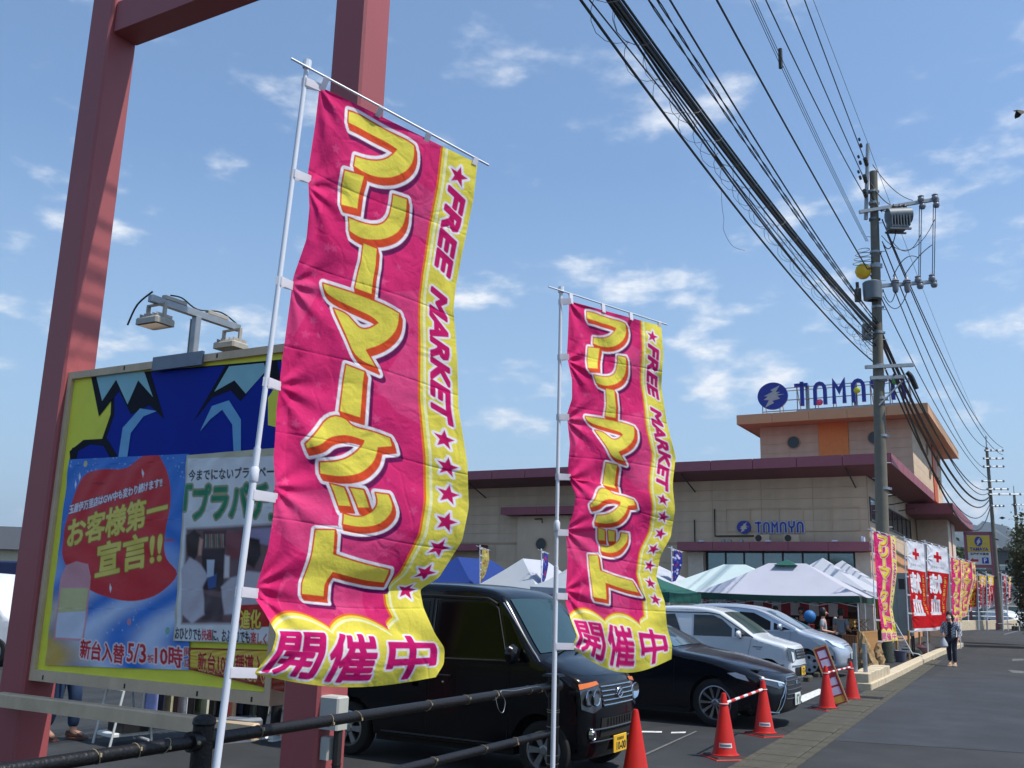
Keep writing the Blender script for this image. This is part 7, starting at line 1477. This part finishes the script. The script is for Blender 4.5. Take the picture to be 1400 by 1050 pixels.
for i, (c_, nm) in enumerate(cols):
    w_ = Lk / len(cols) * 1.25; x0 = .02 + Lk / len(cols) * i; L_ = rnd.uniform(.78, .98); mb = MB(); n = 9; rows = 7; vs = []
    for sd in (-1, 1):
        for r_ in range(rows):
            z = 1.14 - L_ * r_ / (rows - 1); ww = w_ * (.35 if r_ == 0 else .9 + .1 * r_ / rows)
            for j in range(n): u_ = j / (n - 1); vs.append((x0 + w_ / 2 + (u_ - .5) * ww, sd * (.06 + .14 * math.sin(PI * u_)) + .012 * math.sin(u_ * 25 + i) * r_ / rows, z + .012 * math.sin(u_ * 9 + i)))
    k = n * rows; fs = [(s0 + a * n + b, s0 + a * n + b + 1, s0 + (a + 1) * n + b + 1, s0 + (a + 1) * n + b) for s0 in (0, k) for a in range(rows - 1) for b in range(n - 1)] + [(a * n + e, (a + 1) * n + e, k + (a + 1) * n + e, k + a * n + e) for a in range(rows - 1) for e in (0, n - 1)]
    mb.add(vs, fs); o = mb.build('garment', M('garment %d' % i, c_, .9, var=.15, scale=8, bump=.3, bscale=12), None, True); o.location = ra_; o.rotation_euler.z = an_; tag(o, '%s garment hanging on the rack under the billboard' % nm, 'garment', 'garments on the clothes rack')
st = thing('folding_stool', 'white folding step stool with a black tray left of the clothes rack', 'stool', G(152, 1022), an_ + .1); mb = MB(); 
for y in (0, .4): mb.tube([(-.02, y, 0), (.08, y, .62)], .014, 6); mb.tube([(.48, y, 0), (.38, y, .62)], .014, 6)
mb.build('frame', WPV, st); mb = MB(); mb.bbox(.04, .42, 0, .4, .6, .64, .01); mb.build('seat', WPV, st); mb = MB(); mb.bbox(.0, .48, .02, .38, .10, .14, .01); mb.build('lower_shelf', WPV, st)
mb = MB(); mb.bbox(.1, .42, -.02, .34, .141, .30, .01); o = mb.build('black_crate', BPL); o.location = st.location; o.rotation_euler.z = an_ + .1; tag(o, 'black crate resting on the white stool\'s lower shelf', 'crate')
mb = MB(); mb.bbox(0, .55, 0, .35, 0, .26, .03); o = mb.build('plastic_tub', M('grey tub', (110, 118, 130), .5)); o.location = G(300, 1018); o.rotation_euler.z = an_; tag(o, 'grey plastic tub on the ground below the hanging clothes', 'tub')
# ------------------------------------------------------------------ left background
HW = M('house wall cream', (196, 186, 160), .85, var=.06); HR = M('house roof slate', (62, 66, 72), .8, var=.1); HR2 = M('house roof red brown', (110, 60, 54), .8, var=.1)
def house(label, px, Y, w_, d_2, h1, h2, wm, rm, rz=.3, group='houses in the far left distance', hip=.3):
    q = Vector((pf(px, Y), Y, 0)); t = thing('house', label, 'house', q, rz, group); mb = MB(); mb.box(-w_ / 2, w_ / 2, 0, d_2, 0, h1); mb.build('wall', wm, t)
    o = .5; mb = MB(); mb.add([(-w_ / 2 - o, -o, h1), (w_ / 2 + o, -o, h1), (w_ / 2 + o, d_2 + o, h1), (-w_ / 2 - o, d_2 + o, h1), (-w_ / 2 + w_ * hip, d_2 / 2, h2), (w_ / 2 - w_ * hip, d_2 / 2, h2)], [(0, 1, 5, 4), (1, 2, 5), (2, 3, 4, 5), (3, 0, 4), (0, 3, 2, 1)]); mb.build('roof', rm, t)
    for x in np.linspace(-w_ / 2 + 1.2, w_ / 2 - 1.2, max(2, int(w_ / 3))):
        for z in ((1.0,) if h1 < 4 else (1.0, 3.8)):
            mb = MB(); mb.box(x - .6, x + .6, -.05, .02, z, z + 1.2); f_ = mb.build('window', PAL, t); m2 = MB(); m2.box(x - .52, x + .52, -.07, -.052, z + .08, z + 1.12); m2.build('pane', GLS, f_)
    return t
house('cream house with a dark slate roof left of the left red post', 12, 60, 9, 8, 3.6, 5.2, HW, HR, .2); house('long pale house with a red-brown roof, farthest at the left edge', 18, 95, 16, 8, 5.2, 6.9, HW, HR2, .1); house('grey house peeking between left post and the cream house', 42, 70, 7, 7, 3.2, 4.4, M('grey wall', (120, 116, 110), .8), HR, -.3)
nb = thing('canopy_tent', 'dark navy flat canopy at the far left edge', 'tent', P(8, 835, 30), 0); nb.location.z = 0
mb = MB(); mb.bbox(-3, 1.6, 0, 3, 1.95, 2.35, .05); mb.build('roof', M('navy canopy', (20, 34, 76), .7), nb)
for x in (-2.9, 1.5): mb = MB(); mb.tube([(x, .1, 0), (x, .1, 1.95)], .03, 6); mb.build('leg', WPL, nb)
wv_ = car('white van at the far left edge behind the left post', 'van', 'parked_car', M('white van paint', (210, 212, 214), .3, coat=.3), [(.2, .2), (.4, .3), (.45, .9), (.2, 1.1), (-.4, 1.75), (-.8, 1.9), (-3.4, 1.9), (-3.6, 1.7), (-3.65, .3)], 1.7, 1.1, .1, (0, -2.5), .3, .19, RIMS, ('spoke', 5, .2), Vector((-10.6, 21.5, 0)), rz=-.12); wv_['sp']('side_window', [(-.6, 1.15), (-3.4, 1.15), (-3.4, 1.65), (-.8, 1.65)], GDK)
for i, (px, py, c_, z_, lb_) in enumerate(((8, 905, (196, 196, 200), .95, 'white sheet-covered stall goods at the far left edge'), (2, 912, (170, 60, 60), .5, 'red and white patterned box at the left edge foot'), (12, 880, (70, 140, 80), 1.35, 'small green box on the white covered goods at the far left'))):
    q = G(px - 12, 905); mb = MB(); mb.bbox(-.4, .3 if i != 2 else -.0, 0, .6, 0 if i != 2 else 1.0, z_ if i != 2 else 1.25, .04); o = mb.build('covered_goods', M('far goods %d' % i, c_, .8, var=.15)); o.location = q + Vector((.2 * i, .35 * i, 0)); tag(o, lb_, 'goods', None)
mb = MB(); 
def leaf_cloud(name, c, rx, ry_, rz_, n, size, mat, seed, par=None, clumps=14):
    rg = np.random.RandomState(seed); ce = rg.normal(size=(clumps, 3)); ce /= np.linalg.norm(ce, axis=1)[:, None]; ce *= rg.uniform(.35, .9, (clumps, 1)) * np.array([rx, ry_, rz_]); p = ce[rg.randint(0, clumps, n)] + rg.normal(size=(n, 3)) * np.array([rx, ry_, rz_]) * .2 + np.array(c)
    a = rg.normal(size=(n, 3)); a /= np.linalg.norm(a, axis=1)[:, None]; b = np.cross(a, rg.normal(size=(n, 3))); b /= np.linalg.norm(b, axis=1)[:, None]; s_ = size * rg.uniform(.6, 1.3, (n, 1)); V = np.stack([p - a * s_, p + b * s_ * .5, p + a * s_, p - b * s_ * .5], 1).reshape(-1, 3); me = bpy.data.meshes.new(name); F = np.arange(n * 4).reshape(n, 4)
    me.from_pydata(V.tolist(), [], F.tolist()); me.materials.append(mat); o = link(name, me, par); return o
LEAF = M('dark foliage', linear=(.045, .062, .028), rough=.7, var=.45, scale=1.6, translucent=.2); LEAF2 = M('mid green foliage', linear=(.06, .10, .03), rough=.7, var=.4, scale=1.2, translucent=.2); BARK = M('bark', (70, 58, 46), .9, var=.2)
def tree(label, loc, h_, r_, mat, seed, n=5000, size=.12, crown0=.35, cat='tree', group=None, clumps=18):
    t = thing('tree', label, cat, loc, 0, group); rg = random.Random(seed); mb = MB(); mb.tube([(0, 0, 0), (rg.uniform(-.1, .1), 0, h_ * .4), (rg.uniform(-.2, .2), .1, h_ * .85)], [h_ * .03, h_ * .02, h_ * .008], 8)
    for k in range(9): z = h_ * rg.uniform(crown0, .85); a = rg.uniform(0, 6.28); L_ = r_ * rg.uniform(.5, .9); mb.tube([(0, 0, z), (L_ * .5 * math.cos(a), L_ * .5 * math.sin(a), z + L_ * .25), (L_ * math.cos(a), L_ * math.sin(a), z + L_ * .35)], [h_ * .01, h_ * .006, h_ * .003], 5)
    mb.build('trunk', BARK, t, True); leaf_cloud('crown', (0, 0, h_ * (crown0 + 1) / 2), r_, r_, h_ * (1 - crown0) / 2, n, size, mat, seed, t, clumps); return t
# right edge tree, shaggy and dark
q = P(1412, 860, 48); q.z = 0; tree('dark shaggy pine at the right edge beyond the road', q, 6.3, .85, LEAF, 3, 5000, .10, .12, clumps=26)
q = P(1450, 860, 44); q.z = 0; tree('second dark tree mostly cropped by the right edge', q, 7.0, 2.0, LEAF, 4, 6000, .12, .1, clumps=22)
tree('bushy green tree behind the hall, left of the parking sign', P(1301, 745, 110) * 1 - Vector((0, 0, P(1301, 745, 110).z)), 8.2, 2.6, LEAF2, 8, 3000, .3, .2)
tree('green tree behind the far left houses', Vector((pf(20, 80), 80, 0)), 4.2, 3.5, LEAF, 12, 2500, .25, .1)
# row of trees and houses behind the camera side (seen in reflections)
for i in range(7): tree('dark green tree across the road behind the viewer', Vector((-60 + i * 19 + rnd.uniform(-4, 4), -48 + rnd.uniform(-6, 6), 0)), 8, 5, LEAF2, 40 + i, 900, .7, .1, group='trees across the road behind the viewer') if i == 0 else None
# ------------------------------------------------------------------ parking sign and buildings at right
ps = thing('parking_sign', 'yellow and white pylon sign with TAMAYA, a red arrow and a blue P', 'sign', P(1342, 800, 78), -.35); ps.location.z = 0; ps.scale.x = .68
def zz(px, py): q_ = P(px, py, 78) - ps.location; return q_.z
zt_, zm_, zb2 = zz(1342, 732), zz(1342, 755), zz(1342, 771); mb = MB(); mb.box(-1.55, -1.25, -.15, .15, 0, zt_ + .25); mb.box(1.25, 1.5, -.15, .15, 0, zt_ + .25); mb.box(-1.55, 1.5, -.15, .15, zt_, zt_ + .28); mb.box(-1.25, 1.25, -.12, .12, zb2 - .3, zb2 - .08); mb.build('frame', MAR, ps)
mb = MB(); mb.box(-1.22, 1.22, -.14, .1, zm_ + .01, zt_ - .03); mb.build('upper_panel', M('sign yellow', (214, 180, 60), .5), ps); mb = MB(); mb.box(-1.22, 1.22, -.14, .1, zb2 - .06, zm_ - .01); mb.build('lower_panel', M('sign white', (214, 212, 206), .5), ps)
bolt_logo(0, (zt_ + zm_) / 2 + .18, .42, -.15, ps, 'emblem_disc', t=.02); fr = frame((0, -.155, 0), (1, 0, 0), (0, 0, 1), (0, -1, 0)); mb = MB(); put_text(mb, 'TAMAYA', fr, -1.0, zm_ + .1, 2.0, .26, .004, .03); mb.build('lettering', BLUEL, ps); mb = MB(); put_text(mb, '玉屋伊万里店', fr, -1.0, zm_ - .24, 2.0, .18, .004, .03); mb.build('lettering', BPL, ps)
mb = MB(); az = (zb2 + zm_) / 2 - .2; mb.add([(x, -.158, z) for x, z in ((-1.05, az), (-.7, az + .2), (-.7, az + .09), (-.15, az + .09), (-.15, az - .09), (-.7, az - .09), (-.7, az - .2))], [tuple(range(7))]); mb.build('arrow', M('arrow red', (196, 30, 40), .5), ps); mb = MB(); mb.box(.25, .95, -.16, -.155, az - .24, az + .24); mb.build('blue_square', M('parking blue', (24, 50, 150), .5), ps); mb = MB(); put_text(mb, 'P', frame((0, -.163, 0), (1, 0, 0), (0, 0, 1), (0, -1, 0)), .45, az - .17, .28, .34, .002, .03); mb.build('lettering', WHL, ps)
def shed(label, px0, px1, ptop, Y, mat, dep=12, roof=None, wins=True):
    a, b = Vector((pf(px0, Y), Y, 0)), Vector((pf(px1, Y), Y, 0)); z = P((px0 + px1) / 2, ptop, Y).z; t = thing('far_building', label, 'building', a, 0, 'low buildings beyond the parking sign'); L_ = (b - a).length; mb = MB(); mb.box(0, L_, 0, dep, 0, z); mb.build('wall', mat, t); mb = MB(); mb.box(-.3, L_ + .3, -.4, dep + .3, z, z + .25); mb.build('roof', roof or HR, t)
    n = max(2, int(L_ / 3))
    for i in range(n):
        x = L_ * (i + .5) / n
        for zz_ in ((z * .35,) if z < 5 else (z * .2, z * .62)): mb = MB(); mb.box(x - .8, x + .8, -.06, -.0, zz_, zz_ + z * .18); f_ = mb.build('window', PAL, t); m2 = MB(); m2.box(x - .72, x + .72, -.09, -.062, zz_ + .08, zz_ + z * .18 - .08); m2.build('pane', GLS, f_)
    return t
GYW = M('dark grey cladding', (84, 84, 84), .8, var=.08); shed('wide dark grey building behind the parking sign', 1288, 1400, 752, 120, GYW, 14); shed('pale grey house with a low roof right of the parking sign', 1345, 1405, 783, 95, M('pale grey wall', (120, 126, 124), .8), 8); 
mb = MB()
for y in (1.0, 1.35): mb.tube([(0, 0, y), (16, 5, y)], .03, 5)
fnc = thing('guard_fence', 'thin pale pipe fence behind the far red banners', 'fence', P(1312, 850, 80), 0); fnc.location.z = 0
mb.build('rail', WPL, fnc)
for k in range(9): mb = MB(); mb.tube([(2 * k, .62 * k, 0), (2 * k, .62 * k, 1.4)], .035, 5); mb.build('post', WPL, fnc)
# small parked car far behind right of the far pole
sc_ = car('small white car in the far distance, right of the far pole', 'car', 'parked_car', M('white van paint', (210, 212, 214), .3), [(.2, .2), (.55, .3), (.5, .7), (0, .95), (-.5, 1.4), (-1.6, 1.5), (-2.4, 1.3), (-2.7, .8), (-2.7, .3)], 1.6, .95, .12, (0, -2.2), .29, .19, RIMS, ('spoke', 5, .2), Vector((pf(1388, 92), 92, 0)), rz=-1.0)
bench = thing('barrier', 'low dark pipe barrier with grey box in front of the far wall', 'barrier', G(1371, 862), 0); mb = MB(); mb.tube([(-.5, 0, 0), (-.5, 0, .5), (.9, 0, .5), (.9, 0, 0)], .05, 6); mb.build('pipe', M('slate blue steel', (60, 70, 90), .5), bench); mb = MB(); mb.bbox(1.1, 2.6, 0, .8, 0, .35, .03); mb.build('box', GUT, bench)
# ------------------------------------------------------------------ bird
bd = thing('bird', 'small dark bird with lowered wing at the top right edge of the sky', 'bird', P(1393, 152, 14), 0); BRD = M('bird brown', (58, 48, 42), .8, var=.2)
mb = MB(); mb.lathe([(0, -.075), (.008, -.06), (.020, -.035), (.022, 0), (.018, .04), (.006, .10), (0, .12)], 10, 0, frame((0, 0, 0), (0, 1, 0), (0, 0, 1), (1, 0, -.08))); mb.build('body', BRD, bd, True)
mb = MB(); mb.lathe([(0, -.02), (.004, -.012), (.012, .0), (0, .012)], 8, 0, frame((-.072, 0, .004), (0, 1, 0), (0, 0, 1), (1, 0, .15))); mb.tube([(-.085, 0, .004), (-.10, 0, .0)], [.003, .0008], 5); mb.build('head', BRD, bd, True)
for y0, z1 in ((-1, -.11), (1, -.085)):
    mb = MB(); mb.add([(-.04, y0 * .012, .01), (.05, y0 * .012, .012), (.07, y0 * .05, -.03), (.045, y0 * .085, z1 * .7), (-.02, y0 * .10, z1), (-.045, y0 * .06, -.05), (-.04, y0 * .012, .004), (.05, y0 * .012, .006)], [(0, 1, 2, 5), (5, 2, 3, 4), (6, 5, 2, 7)]); mb.build('wing', BRD, bd)
mb = MB(); mb.add([(.09, -.012, .0), (.09, .012, .0), (.16, .03, -.012), (.16, -.03, -.012)], [(0, 1, 2, 3)]); mb.build('tail', BRD, bd)
# ------------------------------------------------------------------ air
hm = bpy.data.materials.new('haze air'); hm.use_nodes = True; t = hm.node_tree; t.nodes.clear(); pv = N(t, 'ShaderNodeVolumePrincipled'); pv.inputs['Color'].default_value = (.80, .88, 1.0, 1); pv.inputs['Density'].default_value = HAZE; pv.inputs['Anisotropy'].default_value = .3; mo = N(t, 'ShaderNodeOutputMaterial'); t.links.new(pv.outputs[0], mo.inputs['Volume'])
if HAZE > 0:
    mb = MB(); mb.box(-4100, 5100, -4100, 6100, -12, 420); o = mb.build('haze', hm); tag(o, kind='stuff')
